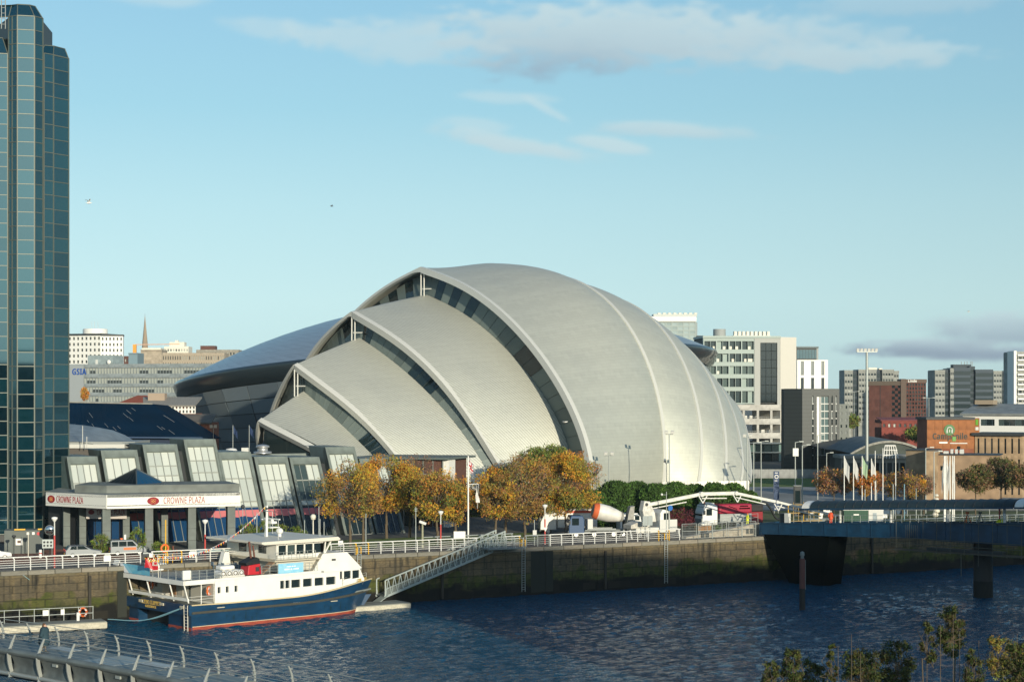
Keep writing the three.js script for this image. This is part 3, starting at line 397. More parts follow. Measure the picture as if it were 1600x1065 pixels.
// ---------------------------------------------------------------- wing of sloping glazed bays
{
  const wg = thing('conference_wing', 'low grey conference wing of sloping glazed bays behind the entrance canopy', 'conference building', V(0, 0, 0));
  const SL = .58, OFF = 31, mFr = mat([.20, .235, .21], .6, .15, { map: patch4 }), mPale = [0, 1, 2].map((i) => phys([[.50, .54, .49], [.44, .48, .44], [.56, .59, .53]][i], .25)), mPinkV = mat([.55, .16, .17], .8);
  // where the line of sight meets the sloping front: solve for the place along the quay
  const solve = (px, py) => { let d = 250, t = 0, h = 0; for (let k = 0; k < 30; k++) { h = hgt(py, d) - GY; const off = OFF + SL * h; t = tQ(px, off); d = -Qp(t, off).z; } return { t, h }; };
  const bays = [[100, 148, 713], [153, 210, 703], [218, 272, 694], [282, 332, 686], [335, 387, 706], [392, 444, 713], [447, 494, 714], [503, 549, 698], [556, 600, 716]];
  const g = new THREE.Group(); g.name = 'bays'; let prev = null; const r = rng(21);
  const X = (t, h, out) => Qp(t, OFF + SL * h - out, GY + h);
  bays.forEach(([x0, x1, py], i) => {
    const s = solve(x0, py), t0 = s.t, t1 = solve(x1, py).t, h = s.h, out = 1.1, bay = new THREE.Group(); bay.name = 'bay'; wg.add(bay);
    const fr = new GB(), q = (x, y, o) => X(lerp(t0, t1, x), y, o);
    // frame: left cheek, right cheek, head and the body behind
    const w = .085, slabBand = (xa, xb, ya, yb, o, th) => fr.slab(q(xa, ya, o), q(xb, ya, o), q(xb, yb, o), q(xa, yb, o), th);
    slabBand(0, w, 0, h, out, 1.2); slabBand(1 - w, 1, 0, h, out, 1.2); slabBand(w, 1 - w, h - .95, h, out, 1.2);
    fr.quad(q(0, 0, out), q(0, h, out), q(0, h, -5), q(0, 0, -5)).quad(q(1, 0, out), q(1, h, out), q(1, h, -5), q(1, 0, -5)).quad(q(0, h, out), q(1, h, out), q(1, h, -9), q(0, h, -9));
    fr.mesh('bay_frame', mFr, bay);
    // glazing: floors of panes between mullions, a pink blind over the lowest dark panes
    const n = 4, lev = [0, 4.2, 4.9, h * .5 + 2.2, h - 2.9 > h * .5 + 3.2 ? h - 2.9 : null, h - 1.0].filter((v) => v !== null), mu = new GB();
    for (let k = 0; k + 1 < lev.length; k++) for (let c = 0; c < n; c++) {
      const xa = lerp(w, 1 - w, c / n) + .008, xb = lerp(w, 1 - w, (c + 1) / n) - .008, ya = lev[k] + .05, yb = lev[k + 1] - .05, ground = k === 0;
      const blue = i === 6 && k >= 2 && c < 4 && r() < .7; const jit = (r() - .5) * .05;
      new GB().slab(q(xa, ya, out - .35 + jit), q(xb, ya, out - .35), q(xb, yb, out - .35 - jit), q(xa, yb, out - .35), .06).mesh('pane', ground ? (i > 4 ? M.glassDark : M.glassBlue) : blue ? M.glassMid : i === 6 && k === 2 ? M.glassMid : mPale[Math.floor(r() * 3)], bay);
      if (ground) new GB().slab(q(xa, ya + 2.9, out - .28), q(xb, ya + 2.9 + (c % 2 ? .1 : -.1), out - .28), q(xb, yb - .35, out - .28), q(xa, yb - .35, out - .28), .04).mesh('pink_blind', mPinkV, bay);
    }
    for (let c = 0; c <= n; c++) { const x = lerp(w, 1 - w, c / n); mu.beam(q(x, 0, out - .3), q(x, h - .95, out - .3), .09, .16); }
    for (const y of lev) mu.beam(q(w, y, out - .3), q(1 - w, y, out - .3), .11, .16);
    mu.mesh('mullion', mat([.26, .28, .26], .5, .3), bay);
    // recess between this bay and the next
    if (prev) { const b = new GB(), hh = Math.min(prev.h, h) - 1; b.quad(X(prev.t1, 0, -.6), X(t0, 0, -.6), X(t0, hh, -.6), X(prev.t1, hh, -.6)); b.mesh('recess_wall', M.dark, bay); }
    prev = { t1, h };
  });
  const tA = solve(100, 713).t, tB = solve(700, 716).t, hB = 10.4;
  new GB().slab(X(tA - 2, 8.3, -5.5), X(tB, 8.3, -5.5), X(tB, 8.3, -20), X(tA - 2, 8.3, -20), .4).mesh('flat_roof', mat([.22, .25, .235], .8, 0, { map: patch4 }), wg);
  { const t5 = solve(400, 700).t, t6 = solve(560, 700).t; const b = new GB(); b.slab(X(t5, 9.0, -7), X(t6, 9.0, -7), X(t6, 11.0, -7), X(t5, 11.0, -7), 6); b.mesh('upper_wall', mat([.22, .255, .235], .8, 0, { map: patch4 }), wg); }
  { const p = P(410, 708, 262), b = new GB(); b.lathe([[1.3, 0], [1.3, .25], [.75, .3], [.75, .8], [1.0, .85], [.95, 1.1], [.5, 1.25], [0, 1.3]], 20, p.x, p.y, p.z); b.mesh('roof_vent', M.steel, wg); const p2 = P(383, 703, 264); new GB().boxAt(V(p2.x, p2.y, p2.z), 1, .7, 1).mesh('roof_box', M.offwhite, wg); new GB().lathe([[.9, 0], [.7, .3], [0, .4]], 14, P(361, 704, 264).x, P(361, 704, 264).y, -264).mesh('rooflight', M.white, wg); }
  // glazed end block under a flat roof
  const e0 = P(556, 0, 272), e1 = P(692, 0, 268), yR = hgt(714, 270); const blk = new THREE.Group(); blk.name = 'end_block'; wg.add(blk); const f = front(e0, e1); blk.position.copy(f.pos); blk.rotation.y = f.turn; const H = yR - GY;
  new GB().rbox(-.5, f.L + 1.2, H - .3, H, -12, 1, .05).mesh('roof_slab', mat([.12, .15, .14], .6), blk); new GB().box(0, f.L, 0, H - .3, -11, -.1).mesh('inner_wall', mat([.12, .055, .04], .7), blk); new GB().box(0, f.L - 4.5, H - 2.2, H - .3, -.1, .05).mesh('upper_panel', mat([.27, .31, .30], .6), blk);
  for (let k = 0; k < 9; k++) for (let y = 0; y < 3; y++) new GB().box(k * f.L / 9 + .12, (k + 1) * f.L / 9 - .12, y * 2.6 + .1, y * 2.6 + 2.5, .0, .06).mesh('pane', k > 6 ? phys([.09, .04, .03], .15) : M.glassDark, blk);
  { const b = new GB(); for (let k = 0; k <= 9; k++) b.box(k * f.L / 9 - .08, k * f.L / 9 + .08, 0, H - .3, .02, .16); for (let y = 0; y < 4; y++) b.box(0, f.L, y * 2.6 - .06, y * 2.6 + .06, .03, .14); b.mesh('mullion', M.grey, blk); }
  new GB().box(f.L, f.L + .9, 0, H - .35, -3, .0).mesh('white_pier', M.white, blk);
}

// ---------------------------------------------------------------- roofs behind the wing
{
  const D = 330, a = thing('blue_roofed_hall', 'large hall with a dark navy sheet roof behind the conference wing', 'hall', V(0, 0, 0)); const yR = hgt(629, D + 14), yE = hgt(681, D);
  const rf = (px, py, d) => P(px, py, d); const q = [P(40, 682, D), P(316, 684, D), P(238, 631, D + 16), P(40, 627, D + 16)];
  const rib = tex(64, 8, (x) => { const k = x % 16 < 2 ? 1.0 : .8; return [k, k, k]; }, { rx: 1 / 5, ry: 1 }); const mNavy = phys([.001, .019, .048], .95, { specularIntensity: .05, map: patch40, bumpMap: rib, bumpScale: .05 });
  new GB().slab(q[0], q[1], q[2], q[3], .2).mesh('roof', mNavy, a); new GB().slab(q[1], P(345, 684, D + 40), P(262, 633, D + 34), q[2], .2).mesh('roof', mNavy, a);
  new GB().quad(V(q[0].x, GY, q[0].z - 1.2), V(q[1].x - 1.5, GY, q[1].z - 1.2), V(q[1].x - 1.5, q[1].y - .1, q[1].z - 1.2), V(q[0].x, q[0].y - .1, q[0].z - 1.2)).mesh('wall', mat([.01, .025, .06], .5), a);
  new GB().beam(q[0], q[1], .25, .3).mesh('gutter', mat([.02, .05, .11], .5), a); new GB().beam(q[3], q[2], .3, .3).mesh('ridge', M.concrete, a);
  const r = rng(8); for (let k = 0; k < 26; k++) { const u = r(), v = r() * .7 + .15, p = q[0].clone().lerp(q[1], u).lerp(q[3].clone().lerp(q[2], u), v), e = q[0].clone().lerp(q[1], u + .004).lerp(q[3].clone().lerp(q[2], u + .004), v - .06 - r() * .1); new GB().beam(p.add(V(0, .12, .1)), e.add(V(0, .12, .1)), .05, .06).mesh('roof_batten', M.midgrey, a); }
}
{
  const D = 300, a = thing('barrel_roofed_block', 'pale grey barrel-roofed block with white fascia beside the glass tower', 'building', V(0, 0, 0)); const pts = [[60, 661], [105, 662], [130, 664], [155, 668], [175, 676], [194, 688]], b = new GB();
  const row = pts.map(([x, y]) => P(x, y, D)), row2 = row.map((p) => p.clone().add(V(0, -1.5, 14))), back = row.map((p) => p.clone().add(V(0, -.6, -10)));
  put('roof', surf([row2.map((p, i) => V(p.x, Math.min(p.y, hgt(690, D - 14)), p.z)), row, back]), mat([.30, .33, .34], .5, .2, { map: patch4 }), a);
  const x0 = P(40, 0, D - 14).x, x1 = P(194, 0, D - 14).x; new GB().box(x0, x1, hgt(700, D - 14), hgt(694, D - 14), -(D - 14) - 12, -(D - 14)).mesh('fascia', M.offwhite, a); new GB().box(x0, x1 - .4, GY, hgt(700, D - 14), -(D - 14) - 12, -(D - 14) - .4).mesh('wall', mat([.1, .09, .08], .8), a); new GB().box(x0, P(210, 0, D - 14).x, hgt(694, D - 14), hgt(690, D - 14), -(D - 14) - 12, -(D - 14) - .2).mesh('roof_edge', M.midgrey, a);
  for (const px of [128.5, 135]) { const p = P(px, 700, 284); new GB().bar(V(p.x, p.y, p.z), V(p.x, hgt(px < 130 ? 665 : 682, 284), p.z), .06).mesh('mast', M.offwhite, a); }
}
// ---------------------------------------------------------------- walls with recessed windows for the farther buildings
// wall pieces between openings stand proud of the glass; glass cells are shared out between several materials
function gridWall(par, x0, x1, y0, y1, z, cols, rows, fx, fy, mW, mGs, r, { sill = 0, t = .3, names = true, paneName = 'window' } = {}) {
  const w = new GB(), cw = (x1 - x0) / cols, rh = (y1 - y0) / rows, gs = mGs.map(() => new GB()), pw = cw * (1 - fx) / 2, ph = rh * (1 - fy) / 2;
  for (let c = 0; c <= cols; c++) w.box(Math.max(x0, x0 + c * cw - pw), Math.min(x1, x0 + c * cw + pw), y0, y1, z - t, z);
  for (let k = 0; k <= rows; k++) for (let c = 0; c < cols; c++) { const ya = Math.max(y0, y0 + k * rh - ph), yb = Math.min(y1, y0 + k * rh + ph); if (yb - ya > .01) w.box(x0 + c * cw + pw, x0 + (c + 1) * cw - pw, ya, yb, z - t, z - .012); }
  for (let c = 0; c < cols; c++) for (let k = 0; k < rows; k++) { const m = Math.floor(r() * mGs.length), xa = x0 + c * cw + pw - .02, xb = x0 + (c + 1) * cw - pw + .02, ya = y0 + k * rh + ph - .02, yb = y0 + (k + 1) * rh - ph + .02; if (names) new GB().box(xa, xb, ya, yb, z - t + .02, z - t + .08).mesh(paneName, mGs[m], par); else gs[m].box(xa, xb, ya, yb, z - t + .02, z - t + .08); }
  w.mesh('wall', mW, par); if (!names) gs.forEach((g) => g.mesh('windows', mGs[gs.indexOf(g)], par, 'stuff'));
}
function building(name, label, category, px0, px1, D0, D1, group) { const f = front(P(px0, 0, D0), P(px1, 0, D1)); const t = thing(name, label, category, f.pos, f.turn, group); t.L = f.L; return t; }
const yAt = (py, d) => hgt(py, d) - GY;
const mHaze = { beige: mat([.44, .37, .28], .9, 0, { map: patch4 }), white: mat([.72, .70, .64], .8), slate: mat([.17, .20, .21], .8, 0, { map: patch4 }), glass: M.glassDark, glassP: phys([.25, .28, .26], .3), brown: mat([.13, .055, .04], .85, 0, { map: patch4 }) };
const paleGlass = phys([.36, .38, .34], .3), shadeGlass = phys([.05, .06, .06], .2);
{ // office block with banded windows
  const D = 640, b = building('banded_office', 'long grey office block with banded windows and blue letters beside the tower', 'office block', 60, 400, D, D - 20), L = b.L, r = rng(31); const y = (py) => yAt(py, D);
  new GB().box(0, L, 0, y(569), -25, -.5).mesh('body', mHaze.slate, b); const mB = mat([.27, .31, .32], .7, 0, { map: patch4 });
  const x1 = (137 - 60) * D / FP; const bands = [[584, 575], [599, 590.5], [613, 604.5], [627, 619]]; let last = 569; const w = new GB();
  for (const [lo, hi] of bands) { w.box(0, L, y(hi), y(last), -.5, .05); last = lo; } w.box(0, L, 0, y(last), -.5, .05); w.mesh('spandrel', mB, b);
  new GB().box(0, x1, y(627), y(570), .05, .14).mesh('end_panel', mat([.30, .33, .34], .7), b);
  const n = 58; for (const [lo, hi] of bands) { const gs = [new GB(), new GB()], mu = new GB(); for (let k = 0; k < n; k++) { const xa = lerp(x1, L, k / n), xb = lerp(x1, L, (k + 1) / n); const open = fbm(k * .35 + lo, 2.2, 2) > .52; gs[open ? 1 : 0].box(xa + .08, xb - .08, y(lo), open ? lerp(y(lo), y(hi), .55) : y(hi), -.42, -.36); if (open) gs[0].box(xa + .08, xb - .08, lerp(y(lo), y(hi), .55), y(hi), -.42, -.36); mu.box(xa - .08, xa + .08, y(lo), y(hi), -.5, -.1); } gs[0].mesh('windows', paleGlass, b, 'stuff'); gs[1].mesh('windows', shadeGlass, b, 'stuff'); mu.mesh('mullion', mB, b); }
  const t = lettering('GSIA', fontBold, 2.1, .15, 5.4); t.translate((118 - 60) * D / FP, y(585.5), .14); put('lettering', t, mat([.01, .07, .32], .5), b);
  const ph = new THREE.Group(); ph.name = 'plant_room'; ph.position.set((137 - 60) * D / FP, y(569), -3); b.add(ph); new GB().box(0, 9.6, 0, 3.1, -8, 0).mesh('plant_room_wall', mat([.30, .37, .38], .7, 0, { map: patch4 }), ph); new GB().box(3, 3.9, 0, 1.6, 0, .08).mesh('door', M.offwhite, ph); new GB().sph(V(8.6, .75, 1), .75, 1, 1, .4).mesh('satellite_dish', M.white, ph);
}
{ // white chequered hotel
  const D = 900, b = building('white_hotel', 'white hotel block with small square windows and a drum on its roof', 'hotel', 60, 157, D, D - 12), L = b.L, r = rng(32), y = (py) => yAt(py, D);
  gridWall(b, 0, L, y(570), y(525), 0, 15, 5, .5, .5, M.white, [shadeGlass], r, { names: false, t: .5 }); new GB().box(0, L, 0, y(570), -15, -.2).box(0, L, y(570), y(525), -15, -.5).mesh('body', M.white, b); new GB().box(-.3, L + .3, y(525), y(522), -15, .3).mesh('dark_cornice', M.dark, b);
  const sd = new THREE.Group(); sd.name = 'side_wing'; sd.position.set(L, 0, 0); sd.rotation.y = .5; b.add(sd); gridWall(sd, 0, 10.6, y(570), y(526), 0, 6, 5, .42, .5, M.white, [shadeGlass], r, { names: false, t: .5 }); new GB().box(0, 10.6, 0, y(570), -8, -.1).box(0, 10.6, y(570), y(526), -8, -.5).mesh('body', M.white, sd); new GB().box(0, 10.8, y(526), y(523.5), -8, .3).mesh('dark_cornice', M.dark, sd);
  const x = (150 - 60) * D / FP; new GB().lathe([[6, 0], [6, 2.6], [5.6, 2.8], [0, 2.9]], 24, x, y(523), -6).mesh('roof_drum', M.white, b); for (const px of [138, 150, 155, 161]) { const q = (px - 60) * D / FP; new GB().bar(V(q, y(522), -3), V(q, y(px === 138 ? 513 : 503), -3), .07).mesh('aerial', M.offwhite, b); }
}
{ // church spire, crane, distant blocks on the hill
  const p = P(226, 0, 1300), s = thing('church_spire', 'slender pointed tan church spire on the skyline', 'spire', V(p.x, GY, p.z)), y = (py) => yAt(py, 1300), mS = mat([.40, .31, .22], .9, 0, { map: patch4 }); new GB().lathe([[2.4, y(549)], [1.9, y(535)], [.15, y(494)]], 8).mesh('spire', mS, s); new GB().box(-2.6, 2.6, 0, y(549), -2.6, 2.6).mesh('belfry', mS, s); new GB().bar(V(0, y(494), 0), V(0, y(490), 0), .12).mesh('finial', M.grey, s);
  const c = P(210, 0, 1000), cr = thing('tower_crane', 'thin orange tower crane behind the church spire', 'crane', V(c.x, GY, c.z)), yc = (py) => yAt(py, 1000), mO = mat([.8, .32, .04], .6); new GB().box(-.9, .9, 0, yc(538), -.9, .9).mesh('mast', mO, cr); { const b = new GB(); const L = 70 * 1000 / FP; b.bar(V(0, yc(539), 0), V(L, yc(537.5), 0), .14).bar(V(0, yc(537.6), 0), V(L, yc(536.8), 0), .1); for (let k = 0; k < 24; k++) b.bar(V(L * k / 24, yc(539), 0), V(L * (k + .5) / 24, yc(537.4), 0), .06); b.mesh('jib', mat([.7, .42, .28], .6), cr); }
  const blk = (name, label, x0, x1, yT, D, m, cols, rows, fx, fy, extra) => { const b = building(name, label, 'building', x0, x1, D, D), L = b.L, T = yAt(yT, D), r = rng(x0); new GB().box(0, L, 0, T, -14, -.4).mesh('body', m, b); if (cols) gridWall(b, 0, L, T - rows * 3.4, T - .8, 0, cols, rows, fx, fy, m, [shadeGlass, paleGlass], r, { names: false, t: .4 }); else new GB().box(0, L, T - .5, T, -.4, .1).mesh('cornice', m, b); extra?.(b, L, T, D); return b; };
  blk('beige_block', 'plain beige block below the church spire', 219, 252, 546, 850, mHaze.beige, 0, 0, 0, 0, (b, L, T) => new GB().box(.5, L - .5, T, T + .8, -10, -.6).mesh('roof_edge', M.cream, b));
  blk('beige_block', 'wide beige hall with rows of tall slits right of the spire', 253, 350, 551, 800, mHaze.beige, 26, 2, .4, .55);
  blk('white_block', 'cream block of flats stepped at its top right of the spire', 256, 294, 541, 1150, M.cream, 9, 3, .5, .45, (b, L, T) => new GB().box(3, L - 3, T, T + 2.8, -10, -2).box(6, 8, T + 2.8, T + 4, -8, -5).mesh('top_storey', M.cream, b));
  blk('stone_block', 'grey brown block with roof plant room behind the arena roof', 306, 372, 546, 1000, mat([.36, .33, .27], .9, 0, { map: patch4 }), 14, 3, .5, .5, (b, L, T) => new GB().box(2, 10, T, T + 2.2, -10, -2).mesh('plant_room', mHaze.brown, b));
  blk('blue_grey_box', 'small blue grey flat-roofed block left of the spire', 200, 214, 551, 780, mat([.17, .25, .29], .8), 0, 0, 0, 0);
  blk('dark_block', 'low dark block between the white hotel and the spire', 185, 202, 556, 950, mHaze.brown, 4, 2, .5, .5);
}
{ // low roofs in front of the banded office
  const D = 470, b = building('red_roofed_house', 'low building with a hipped red tile roof before the banded office', 'building', 188, 246, D, D), L = b.L, y = (py) => yAt(py, D); new GB().box(0, L, 0, y(629), -10, 0).mesh('wall', mHaze.beige, b);
  const roof = new GB(), e = [V(-.5, y(629), .5), V(L + .5, y(629), .5), V(L + .5, y(629), -10), V(-.5, y(629), -10)], rg = [V(L * .35, y(617.5), -4.5), V(L * .6, y(617.5), -4.5)]; roof.quad(e[0], e[1], rg[1], rg[0]).quad(e[1], e[2], rg[1], rg[1].clone().add(V(0, .01, 0))).quad(e[2], e[3], rg[0], rg[1]).quad(e[3], e[0], rg[0], rg[0].clone().add(V(0, .01, 0))); roof.mesh('roof', mat([.30, .075, .04], .85, 0, { map: patch1 }), b);
  const c = building('pitched_roof_block', 'grey pitched roof block with white framed windows left of the arena', 'building', 224, 305, D - 40, D - 40), Lc = c.L, yc = (py) => yAt(py, D - 40), r = rng(4); new GB().slab(V(0, yc(633), .5), V(Lc, yc(633), .5), V(Lc, yc(620), -9), V(-2, yc(620), -9), .3).mesh('roof', mat([.33, .31, .27], .9, 0, { map: patch1 }), c); gridWall(c, 0, Lc, yc(646), yc(633), 0, 15, 2, .5, .7, M.white, [shadeGlass, mHaze.brown], r, { names: false }); new GB().box(0, Lc, 0, yc(646), -9, .02).mesh('wall', mat([.36, .15, .08], .9, 0, { map: patch4 }), c); new GB().box(0, 4, yc(633), yc(614), -8, -5).mesh('chimney', mat([.36, .28, .21], .9), c);
  const o = building('orange_shed', 'orange brick sheds with grey roofs left of the arena', 'shed', 262, 330, 400, 400), yo = (py) => yAt(py, 400); new GB().box(0, o.L, 0, yo(660), -10, 0).mesh('wall', mat([.42, .12, .05], .9, 0, { map: patch1 }), o); new GB().slab(V(-1, yo(660), .5), V(o.L, yo(660), .5), V(o.L, yo(647), -7), V(-1, yo(647), -7), .3).mesh('roof', mat([.17, .14, .11], .9, 0, { map: patch4 }), o); 
}
// ---------------------------------------------------------------- city to the right
{ // far glass block behind the hall
  const D = 900, b = building('far_glass_block', 'far pale glass block with a thick white roof band behind the concert hall', 'office block', 985, 1090, D, D), L = b.L, y = (py) => yAt(py, D), r = rng(41);
  new GB().box(0, L, 0, y(503), -20, -.4).mesh('body', mat([.26, .31, .31], .6), b); gridWall(b, 0, L - 1, y(535), y(503), 0, 11, 5, .82, .7, mat([.32, .38, .36], .6), [mat([.30, .38, .38], .3), mat([.24, .31, .31], .3)], r, { names: false });
  new GB().rbox(-1, L - .5, y(503), y(494), -20, 1, .6).mesh('roof_band', M.white, b); new GB().box(L * .35, L, y(494), y(490), -14, -2).mesh('plant_screen', mat([.5, .52, .48], .7), b); { const g = new GB(); for (let k = 0; k < 8; k++) g.box(L * .42 + k * 2.6, L * .42 + k * 2.6 + 1.4, y(490), y(488), -8, -4); g.mesh('roof_units', M.cream, b); }
  const c = building('terracotta_block', 'small terracotta block between the arena rim and the glazed office', 'building', 1090, 1104, 820, 820); new GB().box(0, c.L, 0, yAt(531, 820), -8, 0).mesh('wall', mat([.42, .2, .12], .9), c); new GB().box(0, c.L - 1, yAt(531, 820), yAt(524, 820), -6, -1).mesh('plant_room', M.dark, c);
}
{ // glazed office above car park decks
  const D = 545, A = 1100, b = building('glazed_office', 'glazed office over open white car park decks right of the concert hall', 'office block', A, 1219, D, D + 2), L = b.L, X = (px) => (px - A) * D / FP, y = (py) => yAt(py, D), r = rng(42), mW = mat([.52, .51, .47], .8, 0, { map: patch4 });
  const sx = X(1180), mG = mat([.28, .35, .325], .5);
  new GB().box(0, L, 0, y(690), -12, -3.5).box(0, L, y(631), y(528), -16, -1.2).mesh('core', mat([.03, .04, .04], .7), b);
  const lv = [528, 547.5, 567, 586, 606, 631], mP = [phys([.02, .04, .045], .12), phys([.05, .085, .08], .15), phys([.16, .24, .22], .25)];
  for (let k = 0; k < 5; k++) { const yt = y(lv[k]), yb = y(lv[k + 1]); new GB().box(-.2, sx, yt - .9, yt, -1, .1).box(-.2, sx, yb, yb + .35, -1, .12).mesh('floor_band', mG, b);
    for (let c = 0; c < 8; c++) { const xa = lerp(0, sx, c / 8), xb = lerp(0, sx, (c + 1) / 8); new GB().box(xa + .05, xb - .05, yb + .38, yt - .92, -.9, -.8).mesh('window', r() < .2 ? mP[2] : k === 2 || r() < .2 ? mP[1] : mP[0], b); }
    const m = new GB(); for (let c = 0; c <= 8; c++) m.box(lerp(0, sx, c / 8) - (c % 2 ? .05 : .16), lerp(0, sx, c / 8) + (c % 2 ? .05 : .16), yb, yt, -.8, .06); m.mesh('mullion', mG, b); const g2 = new GB(); for (let q = 0; q < 16; q++) if (r() < .14) g2.box(lerp(0, sx, q / 16), lerp(0, sx, (q + 1) / 16), yb + .4, lerp(yb, yt, .35), -.78, -.7); g2.mesh('blinds', M.cream, b, 'stuff'); }
  new GB().box(sx, X(1189.5), y(632), y(526), -14, .25).box(X(1189.5), L, y(535), y(526), -14, .25).box(X(1216.5), L, y(632), y(535), -14, .25).mesh('wall', mat([.40, .41, .385], .8), b); new GB().box(-.4, L + .2, y(528), y(524.5), -15, .5).mesh('parapet', mG, b);
  for (let k = 0; k < 7; k++) for (let c = 0; c < 3; c++) { const xa = lerp(X(1190), X(1216), c / 3), xb = lerp(X(1190), X(1216), (c + 1) / 3), ya = lerp(y(628), y(535), k / 7), yb = lerp(y(628), y(535), (k + 1) / 7); new GB().box(xa + .06, xb - .06, ya + .06, yb - .06, -.2, -.1).mesh('window', r() < .12 ? mP[2] : M.glassDark, b); }
  // bright flank
  const fl = new THREE.Group(); fl.name = 'flank'; fl.position.set(L, 0, 0); fl.rotation.y = .42; b.add(fl); new GB().box(0, X(1249) - X(1219) + .3, 0, y(526), -14, .2).mesh('wall', mat([.56, .54, .48], .8), fl);
  new GB().cyl(X(1130), y(525), y(513), -5, 1.9, 1.9, 24).mesh('roof_drum', mat([.30, .32, .31], .7), b);
  for (let k = 0; k < 9; k++) { const x = X(1152 + k * 6.6); new GB().rbox(x, x + .8, y(524), y(516.5), -5, -3.5, .08).box(x + .2, x + .6, y(521.5), y(518), -3.5, -3.45).mesh('cooling_unit', M.cream, b); } new GB().box(X(1150), X(1210), y(524.8), y(523.2), -6, -3).mesh('unit_rail', M.offwhite, b);
  // car park decks
  const dk = [[632, 641], [654, 663], [676, 685], [698, 707]], x0 = X(1146), x1 = X(1230); for (const [t, bt] of dk) new GB().box(x0, x1, y(bt), y(t), -12, .4).mesh('deck_parapet', mW, b); const pl = new GB(); for (const px of [1148, 1163, 1185.5, 1207, 1228]) pl.box(X(px) - .35, X(px) + .35, 0, y(641), -.6, .3); pl.mesh('pillar', mW, b);
  const lower = new GB(); for (const [t, bt] of [[641, 654], [663, 676], [685, 698]]) { for (let k = 0; k < 9; k++) if (r() < .6) lower.box(lerp(x0, x1, k / 9) + .2, lerp(x0, x1, k / 9) + 1.2, y(bt), y(bt) + .9, -3, -2); } lower.mesh('parked_cars_inside', M.offwhite, b, 'stuff');
  const gr = new GB(); for (const bt of [654, 676, 698]) { gr.box(x0, x1, y(bt) + .5, y(bt) + .56, .1, .16); for (let k = 0; k < 30; k++) gr.box(lerp(x0, x1, k / 30), lerp(x0, x1, k / 30) + .05, y(bt), y(bt) + .5, .1, .15); } gr.mesh('deck_rail', M.midgrey, b);
  // curved glass drum at street level
  const drum = new THREE.Group(); drum.name = 'entrance_drum'; drum.position.set(X(1196), 0, -2); b.add(drum); const R = 7.2; for (let k = 0; k < 9; k++) for (const [ya, yb] of [[.1, 2.3], [2.9, 5.0]]) { const a0 = -1.5 + k / 3, a1 = a0 + .3; new GB().slab(V(Math.sin(a0) * R, ya, Math.cos(a0) * R), V(Math.sin(a1) * R, ya, Math.cos(a1) * R), V(Math.sin(a1) * R, yb, Math.cos(a1) * R), V(Math.sin(a0) * R, yb, Math.cos(a0) * R), .06).mesh('pane', k % 4 === 2 ? mP[2] : M.glassDark, drum); } new GB().lathe([[0, 5.1], [R + .6, 5.1], [R + .6, 5.5], [0, 5.6]], 32).lathe([[0, 2.35], [R + .3, 2.35], [R + .3, 2.85], [0, 2.9]], 32).mesh('drum_band', mat([.33, .38, .38], .6), drum); new GB().cyl(0, 0, 5.1, 0, R - .4, R - .4, 24).mesh('drum_core', M.black, drum);
}
{ // white hotel with blue attic
  const D = 580, b = building('white_slab_hotel', 'white slab with tall window slots and a blue glass attic beside the glazed office', 'building', 1246, 1294, D, D + 1), L = b.L, y = (py) => yAt(py, D), r = rng(43); gridWall(b, 0, L, y(640), y(562), 0, 3, 3, .3, .85, M.white, [M.glassDark, phys([.08, .11, .11], .2)], r); new GB().box(0, L, 0, y(640), -12, -.02).box(0, L, y(640), y(562), -12, -.4).mesh('body', M.white, b); new GB().box(0, L * .68, y(562), y(543), -10, -.6).mesh('attic_body', M.dark, b); for (let k = 0; k < 7; k++) new GB().box(L * .68 * k / 7 + .05, L * .68 * (k + 1) / 7 - .05, y(560), y(546), -.6, -.5).mesh('attic_pane', phys([.02, .09, .12], .15), b); new GB().box(-.1, L * .7, y(543.5), y(541), -11, .1).mesh('attic_roof', mat([.12, .16, .17], .6), b); new GB().box(L * .64, L * .7, y(562), y(543), -10, -.4).mesh('attic_wall', M.midgrey, b);
}
